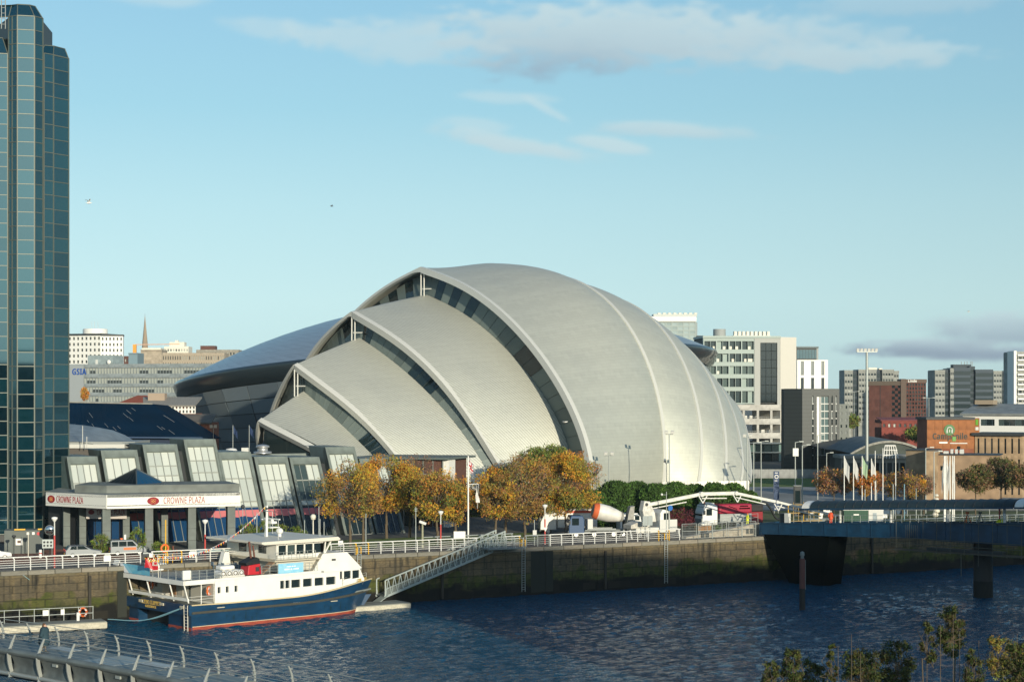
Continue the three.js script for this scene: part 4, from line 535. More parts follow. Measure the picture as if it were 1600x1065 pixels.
{ // dark grey block
  const D = 470, m = mat([.04, .047, .047], .5, .2, { map: withRep(tex(8, 64, (x, y) => { const k = y % 16 < 2 ? .8 : 1; return [k, k, k]; }), 1 / 4) }), b = building('dark_clad_block', 'dark grey metal clad block with a white column of windows', 'office block', 1254, 1312, D, D + 2), L = b.L, y = (py) => yAt(py, D), r = rng(44);
  new GB().box(0, L, 0, y(607), -16, -.3).mesh('body', m, b); const sd = new THREE.Group(); sd.name = 'side_wall'; sd.rotation.y = -.85; b.add(sd); new GB().box(-5.4, 0, 0, y(607), -.4, 0).mesh('cladding', m, sd);
  const X = (px) => (px - 1254) * L / 58, w = new GB(); const cols = [[1269.5, 1271.5, 0], [1283, 1295, 1], [1299.5, 1301.5, 0], [1306, 1308, 0]]; let last = 1254; const top = y(620), bot = y(712);
  for (const [a, c] of cols) { w.box(X(last), X(a), 0, y(607), -.3, 0); last = c; } w.box(X(last), L, 0, y(607), -.3, 0).box(0, L, y(618), y(607), -.29, -.004); w.mesh('cladding', m, b);
  new GB().box(X(1276.5), X(1280.5), bot, top, 0, .06).mesh('white_strip', M.white, b);
  for (let k = 0; k < 8; k++) { const ya = lerp(bot, top, k / 8), yb = lerp(bot, top, (k + 1) / 8); w.g = []; for (const [a, c, big] of cols) { new GB().box(X(a), X(c), ya + .25, yb, -.28, -.2).mesh('window', big ? phys([.10, .15, .15], .12) : r() < .5 ? phys([.3, .33, .32], .2) : M.glassDark, b); new GB().box(X(a), X(c), ya, ya + .25, -.29, .02).mesh('sill', M.offwhite, b); if (big) new GB().box(X((a + c) / 2) - .06, X((a + c) / 2) + .06, ya + .25, yb, -.2, -.1).mesh('mullion', M.offwhite, b); } new GB().box(X(1282.4), X(1283.2), ya, yb, -.2, .03).mesh('reveal', M.white, b); }
  const c = building('grey_annexe', 'lower grey annexe at the right end of the dark clad block', 'building', 1311, 1327, D + 14, D + 14.5), yc = (py) => yAt(py, D + 14); gridWall(c, 0, c.L, yc(720), yc(631), 0, 2, 9, .3, .45, mat([.08, .095, .09], .5, .2), [phys([.2, .22, .22], .2), M.glassDark], r, { names: false }); new GB().box(0, c.L, 0, yc(631), -10, -.31).mesh('body', mat([.15, .17, .165], .5, .2), c);
}
{ // tower blocks on the skyline
  const stackM = [mat([.33, .34, .31], .85, 0, { map: patch4 }), mat([.03, .045, .058], .7), mat([.018, .04, .062], .6)];
  const tower = (label, D, strips, base = 660) => { const x0 = strips[0][0], b = building('tower_block', label, 'tower block', x0, strips[strips.length - 1][1], D, D), y = (py) => yAt(py, D), r = rng(x0 | 0); for (const [a, c, top, kind, bot] of strips) { const xa = (a - x0) * D / FP, xb = (c - x0) * D / FP, yt = y(top), z = kind === 1 ? -1.4 : 0; const rows = Math.max(4, Math.round((yt - y(base)) / 2.9)), yb = y(bot ?? base); if (kind === 0) gridWall(b, xa, xb, yb, yt - 1, z, Math.max(2, Math.round((xb - xa) / 1.35)), rows, .72, .38, stackM[0], [shadeGlass, M.glassDark], r, { names: false, t: .35 }); else { const g = new GB(), gg = new GB(); for (let k = 0; k <= rows; k++) g.box(xa, xb, lerp(yb, yt - 1, k / rows) - .55, lerp(yb, yt - 1, k / rows) + .55, z - .4, z); for (let k = 0; k < rows; k++) gg.box(xa, xb, lerp(yb, yt - 1, k / rows) + .55, lerp(yb, yt - 1, (k + 1) / rows) - .55, z - .4, z - .25); g.mesh('floor_band', stackM[kind], b); gg.mesh('windows', M.glassDark, b, 'stuff'); } new GB().box(xa, xb, 0, yt - .2, -14, z - .36).box(xa - .1, xb + .1, yt - 1, yt, -13, z + .1).mesh('body', kind === 0 ? stackM[0] : stackM[kind], b); } return { b, y }; };
  const a = tower('grey tower block behind the floodlight mast and the brown brick block', 850, [[1320, 1333, 578, 0], [1333, 1342, 579, 1], [1342, 1370, 577, 0], [1370, 1379, 578, 1], [1379, 1397, 577, 0], [1397, 1405, 579, 0]]);
  new GB().box(12, 16, a.y(577), a.y(574), -8, -4).box(17, 18.5, a.y(577), a.y(575), -8, -4).mesh('roof_unit', M.cream, a.b);
  const t = tower('dark blue tower block with pale left edge and aerials', 800, [[1461.5, 1477, 578, 0], [1477, 1485.5, 577, 1], [1485.5, 1491, 575, 0], [1491, 1517, 574, 2], [1517, 1525, 572, 1], [1525, 1552, 577, 2]]);
  new GB().box(9, 17, t.y(574), t.y(569), -9, -4).mesh('plant_room', stackM[1], t.b); { const g = new GB(); for (const px of [1508, 1513, 1517, 1523, 1525]) { const x = (px - 1461.5) * 800 / FP; g.bar(V(x, t.y(572), -6), V(x, t.y(564), -6), .14); } g.mesh('aerial', M.midgrey, t.b); }
  tower('narrow grey tower block right of the dark blue one', 900, [[1553, 1566, 579, 0], [1566, 1572, 579, 1], [1572, 1587, 581, 0]]);
  const w = tower('tall white tower block with balconies at the right edge', 620, [[1586, 1640, 549, 0]], 645);
  { const g = new GB(), D = 620; for (let k = 0; k < 11; k++) g.box((1590 - 1586) * D / FP, 11, w.y(556 + k * 7.6), w.y(553.5 + k * 7.6), 0, .9); g.mesh('balcony_front', M.white, w.b); new GB().box(-.3, .6, w.y(645), w.y(548), -8, .3).mesh('corner_pier', M.white, w.b); }
}
{ // brown brick block with chequer panel
  const D = 560, b = building('brown_brick_block', 'brown brick block with a chequered strip and small white letters on top', 'office block', 1358, 1408, D, D - 4), L = b.L, y = (py) => yAt(py, D), r = rng(46), mB = mat([.14, .055, .042], .9, 0, { map: patch4 });
  const X = (px) => (px - 1358) * L / 50; new GB().box(0, L, 0, y(596), -14, -.3).mesh('body', mB, b); new GB().box(0, X(1394), 0, y(600), -.3, 0).mesh('brick_wall', mB, b); new GB().box(-.1, L + .1, y(602), y(595.5), -14, .15).mesh('parapet', mat([.13, .10, .075], .8), b); new GB().box(X(1376) - .06, X(1376) + .06, 0, y(600), 0, .08).mesh('downpipe', M.dark, b);
  for (let k = 0; k < 13; k++) for (let c = 0; c < 3; c++) { const yy = y(660 - k * 4.5), xa = lerp(X(1394), L, c / 3), xb = lerp(X(1394), L, (c + 1) / 3); new GB().box(xa, xb, yy, yy + .86, -.3, (k + c) % 2 ? .0 : -.15).mesh('chequer_panel', (k + c) % 2 ? mB : M.glassDark, b); }
  const s = new THREE.Group(); s.name = 'right_wing'; s.position.set(L, 0, 0); s.rotation.y = .32; b.add(s); new GB().box(0, 1.6, 0, y(592), -10, .3).mesh('stair_core', mat([.12, .085, .065], .8), s); gridWall(s, 1.6, 7.6, y(662), y(598), 0, 7, 11, .62, .6, mB, [M.glassDark, shadeGlass], r, { names: false }); new GB().box(1.6, 7.6, 0, y(596), -10, -.31).box(1.6, 7.8, y(598), y(592.5), -10, .15).mesh('body', mat([.13, .09, .07], .8), s); const t = lettering('Linde', fontBold, .85, .08, 2.6); t.translate(2.2, y(597.3), .15); put('lettering', t, M.white, s);
}
{ // red brick shed, curved roofs, hedge bank
  const D = 480, b = building('red_brick_range', 'low red brick range with a row of white windows before the brown block', 'building', 1378, 1460, D, D), L = b.L, y = (py) => yAt(py, D), r = rng(47), mB = mat([.25, .06, .045], .9, 0, { map: patch4 }); gridWall(b, 0, L, y(668), y(661), 0, 10, 1, .45, .7, mB, [paleGlass, shadeGlass], r, { paneName: 'window' }); new GB().box(0, L, 0, y(668), -9, -.02).box(0, L, y(661), y(656), -9, .1).mesh('brick_wall', mB, b); new GB().slab(V(-.3, y(656), .3), V(L, y(656), .3), V(L, y(652), -6), V(-.3, y(652), -6), .2).mesh('roof', mat([.2, .05, .05], .8), b);
  const shed = (label, px0, px1, yE, yR, D2, mR, mWl) => { const s = building('curved_roof_shed', label, 'shed', px0, px1, D2, D2), Ls = s.L, ye = yAt(yE, D2), yr = yAt(yR, D2), f = [], bk = []; for (let k = 0; k <= 16; k++) { const u = k / 16, yy = ye + (yr - ye) * (1 - (2 * u - 1) ** 2); f.push(V(lerp(-.5, Ls + .5, u), yy, .5)); bk.push(V(lerp(-.5, Ls + .5, u), yy + .4, -30)); } put('roof', surf([f, bk]), mR, s); put('roof_edge', surf([f, f.map((p) => p.clone().add(V(0, -.5, .05)))]), M.concrete, s); put('gable', surf([f.map((p) => V(p.x, p.y - .2, 0)), f.map((p) => V(p.x, 0, 0))]), mWl, s); return s; };
  shed('wide grey curved roof shed left of the floodlight mast', 1300, 1448, 703, 692, 440, mat([.09, .095, .09], .7, 0, { map: patch4 }), mat([.10, .105, .10], .7)); shed('dark green curved gable shed behind the white gantry', 1332, 1448, 708, 688, 410, mat([.13, .15, .145], .7, 0, { map: patch4 }), mat([.045, .06, .05], .7, 0, { map: patch4 }));
  const w = building('low_workshop', 'low flat-roofed workshop under the curved sheds behind the flagpoles', 'building', 1315, 1436, 385, 385), yw = (py) => yAt(py, 385), rw = rng(49); new GB().box(0, w.L, 0, yw(712), -8, -.3).mesh('body', mat([.05, .06, .055], .7), w); gridWall(w, 0, w.L, 0, yw(716), 0, 12, 1, .75, .7, mat([.22, .22, .19], .8), [M.glassDark, M.glassMid, shadeGlass], rw, {}); new GB().box(-.3, w.L + .3, yw(716), yw(711), -8.5, .5).mesh('roof_edge', M.concrete, w);
  const gt = building('white_gantry', 'small white lattice gantry on the workshop roof', 'gantry', 1381, 1404, 383, 383), yg = (py) => yAt(py, 383), gb = new GB(), Lg = gt.L; gb.bar(V(.3, yg(696), 0), V(Lg - .6, yg(696), 0), .16).bar(V(0, yg(711), 0), V(Lg, yg(711), 0), .14); for (let k = 0; k <= 5; k++) gb.bar(V(lerp(0, Lg, k / 5), yg(716), 0), V(lerp(.3, Lg - .6, k / 5), yg(696), 0), .1); gb.bar(V(.1, yg(703), 0), V(Lg - .2, yg(703), 0), .1); gb.mesh('lattice', M.white, gt);
}
const mB2 = mat([.22, .06, .045], .9, 0, { map: patch4 });
{ // orange clad block with a green roundel
  const D = 350, b = building('orange_sign_block', 'orange block with a green roundel above dark lettering', 'hotel', 1449, 1522, D, D), L = b.L, y = (py) => yAt(py, D), X = (px) => (px - 1449) * L / 73, mO = mat([.36, .135, .045], .8, 0, { map: patch4 }), mO2 = mat([.30, .10, .05], .85, 0, { map: patch4 });
  new GB().box(0, L, 0, y(700), -9, -.05).mesh('brick_base', mO2, b); for (let c = 0; c < 6; c++) for (let k = 0; k < 3; k++) new GB().box(L * c / 6 + .012, L * (c + 1) / 6 - .012, lerp(y(701), y(655), k / 3) + .012, lerp(y(701), y(655), (k + 1) / 3) - .012, -.2, 0).mesh('cladding_panel', mO, b); new GB().box(.1, L - .1, y(700), y(655), -9, -.15).mesh('body', mO2, b); new GB().box(-.2, L + .2, y(655.5), y(651.5), -9.2, .25).mesh('coping', M.dark, b);
  const sd = new THREE.Group(); sd.name = 'right_wall'; sd.position.set(L, 0, 0); sd.rotation.y = .75; b.add(sd); new GB().box(0, 2.0, 0, y(653), -6, 0).mesh('wall', mO, sd); new GB().box(.6, 1.4, y(664), y(655), 0, .1).mesh('green_banner', mat([.12, .32, .03], .6), sd); new GB().box(.5, 1.5, y(672), y(667), 0, .12).mesh('banner_foot', M.offwhite, sd);
  const disc = new THREE.CylinderGeometry(1.06, 1.06, .1, 32); disc.rotateX(Math.PI / 2); disc.translate(X(1484), y(671.5), .08); put('roundel', disc, mat([.035, .15, .03], .5), b); { const g = new GB(), c = V(X(1484), y(671.5), .15); const q = new THREE.TorusGeometry(.48, .11, 6, 14, Math.PI); q.translate(c.x, c.y + .05, .15); g.add(q); g.box(c.x - .59, c.x - .37, c.y - .6, c.y + .05, .1, .2).box(c.x + .37, c.x + .59, c.y - .6, c.y + .05, .1, .2).box(c.x - .08, c.x + .08, c.y - .45, c.y + .1, .1, .2); g.mesh('roundel_mark', M.offwhite, b); }
  const t = lettering('Campanile', fontBold, 1.15, .06, X(1512) - X(1458)); t.translate(X(1458), y(689), .02); put('lettering', t, mat([.025, .03, .025], .6), b); new GB().box(X(1488.5), X(1494), y(689), y(682), .09, .12).mesh('green_letter', mat([.09, .28, .03], .5), b); new GB().box(X(1468), X(1481), y(692.5), y(690), 0, .06).mesh('subtitle_board', M.white, b); new GB().box(X(1485), X(1512), y(693), y(691.5), 0, .06).mesh('subtitle_board', M.offwhite, b); new GB().box(X(1496), X(1501), y(703), y(697), 0, .05).mesh('window', M.glassDark, b);
  const tn = building('tan_slot_block', 'tan block with tall narrow windows under a dark flat roof', 'building', 1524, 1598, 350, 346), yt = (py) => yAt(py, 345), r = rng(50), mT = mat([.46, .32, .19], .85, 0, { map: patch4 }); gridWall(tn, 0, tn.L, 0, yt(681), 0, 7, 3, .3, .72, mT, [M.glassDark, shadeGlass], r); new GB().box(0, tn.L, 0, yt(681), -8, -.31).mesh('body', mT, tn); new GB().box(-.5, tn.L + .5, yt(681), yt(676.5), -9, .8).mesh('flat_roof', M.dark, tn);
  const low = building('tan_flat_block', 'long low tan block with rooftop units below the orange block', 'building', 1447, 1562, 322, 318), yl = (py) => yAt(py, 320), L2 = low.L; new GB().box(0, 2.2, 0, yl(705), -8, .6).mesh('entrance_pier', mT, low); new GB().box(2.2, L2, 1.2, yl(711), -8, 0).mesh('wall', mat([.40, .27, .165], .85, 0, { map: patch4 }), low); new GB().box(0, L2, 0, 1.2, -8, .02).mesh('brick_plinth', mB2, low); new GB().box(2.2, L2 + .2, yl(711), yl(709.5), -8.2, .2).mesh('roof_edge', M.dark, low); new GB().box(X(1470) - X(1449), X(1476) - X(1449), yl(735), yl(728), 0, .05).mesh('window', M.glassDark, low);
  for (const [a, c, h] of [[1472, 1480, 4], [1483, 1487, 7], [1490, 1494, 7], [1497, 1503, 7]]) new GB().rbox((a - 1447) * 320 / FP, (c - 1447) * 320 / FP, yl(709.5), yl(709.5 - h), -4, -2.5, .05).mesh('roof_unit', M.offwhite, low); const lf = building('beige_end_block', 'beige rendered end block left of the tan flat block', 'building', 1416, 1447, 328, 326); new GB().box(0, lf.L, 0, yAt(704, 327), -8, 0).mesh('wall', mat([.34, .26, .17], .85, 0, { map: patch4 }), lf); new GB().box(0, lf.L + .1, yAt(704, 327), yAt(702, 327), -8, .2).mesh('roof_edge', M.dark, lf); new GB().box(lf.L * .3, lf.L * .7, 1.5, 3, 0, .05).mesh('window', M.glassDark, lf); new GB().box(.3, lf.L * .25, .1, 2.3, 0, .05).mesh('door', M.dark, lf);
  const wm = building('white_modern_block', 'white modern block with strip windows under a sloping grey roof at the right edge', 'building', 1505, 1650, 420, 410), yw = (py) => yAt(py, 415), Lw = wm.L, Xw = (px) => (px - 1505) * 415 / FP; new GB().box(0, Lw, 0, yw(648), -12, -.3).mesh('body', M.offwhite, wm); new GB().box(0, Lw, yw(680), yw(665), -.3, 0).box(0, Lw, yw(655), yw(646), -.3, 0).box(0, Xw(1533), yw(665), yw(655), -.3, 0).box(Xw(1555), Xw(1561), yw(665), yw(655), -.3, .01).mesh('wall', M.white, wm); for (let k = 0; k < 12; k++) { const x = Xw(1533 + k * 9); if (x < Lw - 1.4) new GB().box(x + .05, x + 1.26, yw(665), yw(655), -.28, -.2).mesh('window', k % 3 ? M.glassDark : M.glassMid, wm); } new GB().slab(V(-.5, yw(646), .8), V(Lw, yw(646), .8), V(Lw, yw(631), -14), V(-.5, yw(631), -14), .4).mesh('roof', mat([.28, .30, .29], .7, 0, { map: patch4 }), wm); new GB().box(.5, 4.8, yw(632), yw(625), -13, -9).mesh('roof_cabin', mat([.30, .24, .17], .8), wm);
}
// ---------------------------------------------------------------- street wall, masts, flags and signs to the right
{
  const w = thing('retaining_wall', 'pale grey retaining wall below the grass bank right of the hall', 'wall', P(1168, 0, 430).setY(GY), 0); for (let k = 0; k < 15; k++) new GB().box(k * 2.5 + .01, k * 2.5 + 2.49, 0, 2.1, -.3, 0).mesh('wall_panel', mat([.34, .35, .34], .9, 0, { map: patch4 }), w);
  const post = (name, label, cat, px, pyB, pyT, r, m, group, D) => { const d = D ?? dOf(pyB), p = P(px, 0, d).setY(GY), t = thing(name, label, cat, p, 0, group), H = hgt(pyT, d) - GY; new GB().bar(V(0, 0, 0), V(0, H, 0), r, 8, r * .7).mesh('pole', m, t); return { t, H }; };
  { const { t, H } = post('floodlight_mast', 'very tall floodlight mast with a crown of lamps at right', 'floodlight mast', 1355, 778, 549, .34, M.galv); new GB().box(-1.9, 1.9, H - .15, H, -.3, .3).mesh('head_frame', M.galv, t); for (let k = 0; k < 6; k++) new GB().boxAt(V(-1.75 + k * .7, H + .3, .2), .5, .55, .3, 0, .35).mesh('floodlight', M.offwhite, t); }
  for (const [px, b, tp, lab] of [[951.5, 820, 711, 'twin floodlight pole in front of the largest shell, behind the conifers'], [1046, 818, 678, 'tall twin floodlight pole before the second rib of the hall'], [1168, 812, 683, 'twin floodlight pole at the right foot of the concert hall']]) { const { t, H } = post('floodlight_pole', lab, 'floodlight pole', px, b, tp, .13, M.galv, undefined, 292); new GB().bar(V(-.6, H, 0), V(.6, H, 0), .07).mesh('cross_arm', M.galv, t); for (const s of [-.5, .5]) new GB().boxAt(V(s, H + .3, .15), .5, .5, .3, 0, .3).mesh('floodlight', M.offwhite, t); }
  { const { t, H } = post('camera_pole', 'thin bent camera pole beside the tall twin floodlight pole', 'pole', 1042.5, 800, 726, .06, M.grey, undefined, 280); new GB().bar(V(0, H, 0), V(-.35, H + .5, 0), .05).boxAt(V(-.35, H + .5, .1), .35, .25, .4).mesh('camera', M.dark, t); }
  for (const [px, tp, lab, two, dd] of [[1178, 692, 'street lamp at the right edge of the hall before the car park decks', 0, 320], [1189.5, 690, 'slim street lamp before the curved glass drum', 0, 330], [1243, 691, 'grey street lamp before the dark clad block with a white box', 1, 300], [1254, 696, 'thin lamp post right of the dark block corner', 0, 300], [1278, 680, 'street lamp before the white column of windows', 0, 340], [1292, 708, 'small street lamp before the grey annexe', 0, 360], [1447, 700, 'street lamp with a bent arm left of the tan flat block', 0, 300], [1460, 706, 'grey post before the tan flat block wall', 0, 290], [1335, 612, 'twin arm lamp before the grey tower block', 2, 560], [1433, 608, 'twin arm lamp before the white letters', 2, 560], [1452, 622, 'twin arm lamp left of the orange block', 2, 520]]) { const { t, H } = post('street_lamp', lab, 'street lamp', px, 790, tp, .11, M.galv, undefined, dd); new GB().bar(V(0, H, 0), V(two === 2 ? -1.3 : .9, H + .15, 0), .06).boxAt(V(two === 2 ? -1.4 : 1.0, H + .15, 0), .7, .14, .3).mesh('lamp_arm', M.galv, t); if (two === 2) new GB().bar(V(0, H, 0), V(1.3, H + .15, 0), .06).boxAt(V(1.4, H + .15, 0), .7, .14, .3).mesh('lamp_arm', M.galv, t); if (two === 1) new GB().boxAt(V(0, H - 1.6, .3), .9, 1.3, .5).mesh('white_box', M.white, t); }
  { const d = 300, t = thing('totem_sign', 'blue and white totem sign on the grass bank', 'sign', P(1209, 0, d).setY(GY)); const H = hgt(736, d) - GY; new GB().box(0, .9, .4, H, -.15, .15).mesh('board', mat([.004, .035, .11], .5), t); const a = new THREE.TorusGeometry(.28, .09, 6, 14); a.translate(.45, H - .9, .16); put('arrow_disc', a, M.white, t); new GB().box(.2, .7, H - .32, H - .2, .15, .18).box(.15, .75, .7, .82, .15, .18).box(.15, .6, H - 1.6, H - 1.5, .15, .18).mesh('print', M.white, t); new GB().box(.05, .2, 0, .4, -.1, .1).box(.7, .85, 0, .4, -.1, .1).mesh('leg', M.grey, t); }
  { const d = 292, t = thing('dark_kiosk', 'dark narrow kiosk beside the road right of the totem sign', 'kiosk', P(1241, 0, d).setY(GY)); const H = hgt(759, d) - GY; new GB().rbox(0, 1.1, 0, H, -.6, .3, .05).mesh('body', M.dark, t); new GB().box(.15, .95, H * .45, H * .85, .3, .33).mesh('screen', M.glassDark, t); new GB().box(-.08, 1.18, H, H + .1, -.7, .4).mesh('roof', M.midgrey, t); }
  // flagpoles
  const flag = (w, h, seed, droop) => { const g = [], r = rng(seed); for (let i = 0; i <= 10; i++) { const u = i / 10, row = []; for (let j = 0; j <= 6; j++) { const v = j / 6; row.push(V(u * w * (1 - .25 * droop), -v * h - droop * u * h * .9 + .06 * Math.sin(u * 7 + v * 3 + seed), .16 * Math.sin(u * 8 + v * 2 + seed) * u)); } g.push(row); } return surf(g); };
  const mFlag = mat([.5, .5, .48], .8);
  const flags = [[1319.5, 712, .7, M.white, 'white'], [1334, 712, .8, M.white, 'white'], [1347.5, 712, .6, mat([.3, .42, .27], .8), 'pale green'], [1362, 716, .9, M.white, 'white'], [1380, 700, .5, null, ''], [1368, 704, .5, null, ''], [1400, 704, .5, null, '']];
  flags.forEach(([px, tp, dr, m, col], i) => { const { t, H } = post('flagpole', m ? `${['first', 'second', 'third', 'fourth'][i]} white flagpole from the left near the floodlight mast, ${col} flag` : ['bare white pole left of the white gantry', 'bare white pole between the mast and the gantry', 'bare white pole right of the white gantry'][i - 4], 'flagpole', px, 776, tp, .09, M.white, undefined, 284); if (m) put('flag', flag(.9, 2.5, i * 3 + 1, dr).translate(.08, H - .2, 0), m === M.white ? mFlag : m, t); });
  [[363.5, 664, 'thin flagpole with a dark blue flag before the arena, left of two'], [389, 664, 'thin flagpole with a dark blue flag before the arena, right of two']].forEach(([px, tp, lab], i) => { const { t, H } = post('flagpole', lab, 'flagpole', px, 800, tp, .07, M.galv, undefined, 296); put('flag', flag(.9, 1.1, i * 4 + 1, 1).translate(.06, H - .1, 0), mat([.01, .03, .09], .8), t); });
  { const { t, H } = post('twin_lamp', 'dark twin headed lamp post before the arena wall', 'lamp post', 333, 800, 666, .07, M.dark, undefined, 300); new GB().boxAt(V(-.35, H, 0), .5, .5, .3).boxAt(V(.35, H, 0), .5, .5, .3).mesh('lamp_head', M.dark, t); }
  for (let k = 0; k < 6; k++) { const px = [1476, 1480, 1485, 1489, 1491.5, 1477.5][k], { t, H } = post('banner_pole', `white pole ${['first', 'second', 'third', 'fourth', 'fifth', 'last'][k]} in the tight cluster of white hanging flags`, 'flagpole', px, 775, 712, .11, M.white, 'tight cluster of white flags before the tan block', 276); put('flag', flag(k % 2 ? .5 : -.45, 3.2, k * 5 + 2, .9).translate(0, H - .1, 0), mFlag, t); }
  { const p = P(1355, 0, 300).setY(GY), f = thing('low_fence', 'thin mesh fence behind the bridge canopy before the trees', 'fence', P(1290, 0, 292).setY(GY)); for (let k = 0; k < 16; k++) new GB().bar(V(k * 2.2, 0, 0), V(k * 2.2, 1.9, 0), .05).mesh('post', M.galv, f); for (const y of [.3, 1.1, 1.85]) new GB().bar(V(0, y, 0), V(33, y, 0), .025).mesh('wire', M.galv, f); }
}
// ---------------------------------------------------------------- railings along the quay
const ORD = ['first', 'second', 'third', 'fourth', 'fifth', 'sixth', 'seventh', 'eighth', 'ninth', 'tenth'];
function railing(px0, px1, label, { yellow = [], step = 1.72, off = .55, h = 1.45, m = M.railWhite, rails = 4 } = {}) {
  const t0 = tQ(px0, off), t1 = tQ(px1, off), L = t1 - t0, n = Math.max(1, Math.round(L / step)), t = thing('quay_railing', label, 'railing', Qp(t0, off), QTURN);
  const isY = (x) => yellow.some(([a, b]) => x >= tQ(a, off) - t0 - .3 && x <= tQ(b, off) - t0 + .3);
  const mk = () => { const s = new THREE.Shape(); s.moveTo(-.05, 0); s.lineTo(.05, 0); s.lineTo(.05, h - .28); s.quadraticCurveTo(.05, h - .12, -.02, h - .08); s.lineTo(-.17, h - .02); s.lineTo(-.2, h - .1); s.quadraticCurveTo(-.05, h - .16, -.05, h - .3); s.closePath(); const g = new THREE.ExtrudeGeometry(s, { depth: .09, bevelEnabled: false }); g.translate(0, 0, -.045); g.rotateY(Math.PI * .12); return g; };
  const pg = mk(); for (let k = 0; k <= n; k++) { const x = L * k / n, p = put('post', pg, isY(x) ? M.yellow : m, t); p.position.x = x; }
  const hr = new GB(); hr.bar(V(-.15, h, .0), V(L + .15, h, 0), .07, 8); hr.mesh('handrail', m, t);
  for (let k = 1; k <= rails; k++) { const y = .12 + (h - .4) * k / (rails + .2); new GB().bar(V(0, y, 0), V(L, y, 0), .032).mesh('rail', m, t); }
  return t;
}
railing(-30, 219, 'white quay railing at the far left, left of the yellow gate');
railing(238, 500, 'white quay railing behind the boat, with a yellow gate', { yellow: [[244, 282]] });
railing(517, 744, 'white quay railing between the wheelhouse and the gangway', { yellow: [[546, 582]] });
railing(791, 812, 'short yellow and white railing at the top of the gangway', { yellow: [[800, 815]] });
railing(822, 858, 'short railing right of the gangway, shade put into its grey', { m: M.galv });  // darker metal colour stands in for the shadow across this run
railing(860, 1062, 'white quay railing in front of the concrete lorries', { yellow: [[1028, 1055]] });
railing(1290, 1640, 'grey quay railing beneath the bridge at right', { m: M.galv, rails: 3 });
{ // slim railing behind the lawn, near the gangway
  const t = railing(660, 800, 'thin grey railing on the ramp behind the gangway head', { off: 7.4, m: M.galv, rails: 2, h: 1.2, step: 2.2 });
}
// ---------------------------------------------------------------- lamps, poles and signs on the promenade
function pole(name, label, cat, px, off, pyTop, r, m) { const p = atQ(px, off), d = -p.z, H = hgt(pyTop, d) - GY, t = thing(name, label, cat, p, QTURN); new GB().bar(V(0, 0, 0), V(0, H, 0), r, 10, r * .75).mesh('pole', m, t); return { t, H }; }
for (const [px, off, py, lab] of [[84.5, 1.6, 812, 'red and white lamp post in front of the glass tower'], [320, 3, 816, 'red and white lamp post behind the boat bunting'], [688.5, 5, 802, 'red and white lamp post under the middle autumn tree'], [851.5, 3, 792, 'red and white lamp post with a warning sign left of the white lorry']]) {
  const { t, H } = pole('red_lamp_post', lab, 'lamp post', px, off, py, .09, M.offwhite); new GB().bar(V(0, .05, 0), V(0, H * .68, 0), .1, 10).mesh('red_sleeve', mat([.5, .06, .05], .5), t); new GB().lathe([[.1, H - .2], [.34, H + .12], [.34, H + .28], [.1, H + .36], [0, H + .36]], 14).mesh('lamp_head', M.white, t);
  if (px > 840) new GB().add(new THREE.CylinderGeometry(.38, .38, .04, 3).rotateX(Math.PI / 2).translate(0, H * .42, .13)).mesh('warning_sign', M.white, t);
}
{ const { t, H } = pole('globe_lamp', 'cream globe lamp post right of the wheelhouse', 'lamp post', 489, 2, 811, .09, M.cream); new GB().sph(V(0, H + .3, 0), .34, 1, 1, 1, 16).mesh('globe', M.cream, t); new GB().lathe([[.1, H - .1], [.3, H], [.3, H + .08]], 14).mesh('lamp_collar', M.cream, t); }
{ const { t, H } = pole('globe_lamp', 'slim lamp post with a dark globe left of the boat mast', 'lamp post', 379, 9, 794, .06, M.galv); new GB().sph(V(0, H + .2, 0), .26).mesh('globe', M.dark, t); }
for (const [px, off, py, lab] of [[498, 9, 791, 'grey post left of the first autumn tree'], [475.5, 10, 812, 'thin grey post behind the wheelhouse roof'], [506, 10, 815, 'thin grey post in front of the sloping bays'], [571.5, 2, 802, 'slim grey post just right of the first tree trunk'], [649.5, 2.4, 792, 'tall grey post between the autumn trees, with brackets'], [401, 10, 800, 'slim grey post beside the dark hotel bay'], [835, 2, 812, 'grey sign post beneath the brown tree'], [1041.5, 2.2, 768, 'tall pale pole with small camera by the yellow gate'], [1046, 4, 790, 'slim post with a round blue sign']]) {
  const { t, H } = pole('grey_post', lab, 'post', px, off, py, .065, M.galv);
  if (px === 649.5) new GB().box(-.2, .2, H - .5, H - .42, -.05, .05).box(-.2, .2, H - .25, H - .17, -.05, .05).mesh('bracket', M.galv, t);
  if (px === 1041.5) { new GB().bar(V(0, H - .4, 0), V(-.7, H - .4, 0), .04).mesh('arm', M.galv, t); new GB().sph(V(-.75, H - .35, 0), .16).mesh('camera', M.white, t); }
  if (px === 1046) { const g = new THREE.CylinderGeometry(.38, .38, .05, 20); g.rotateX(Math.PI / 2); g.translate(.1, H - .3, .1); put('round_sign', g, mat([.02, .13, .42], .5), t); }
  if (px === 835) new GB().box(-.28, .28, 1.2, 2.0, .06, .1).mesh('sign_plate', M.offwhite, t);
}
{ const { t, H } = pole('hooded_camera_post', 'stubby post with a white hooded camera on the lawn', 'camera', 660, 6, 818, .16, mat([.3, .3, .2], .7)); new GB().boxAt(V(0, H + .15, .1), .3, .3, .9, .9, .35).mesh('camera_hood', M.white, t); }
{ const p = atQ(718, 6), t = thing('notice_board', 'white notice board on two legs near the flagpole', 'notice board', p, QTURN - .4); new GB().box(-.75, .75, .95, 1.9, -.04, .04).mesh('board', M.white, t); for (const x of [-.55, .55]) new GB().bar(V(x, 0, 0), V(x, .95, 0), .05).mesh('leg', M.galv, t); }
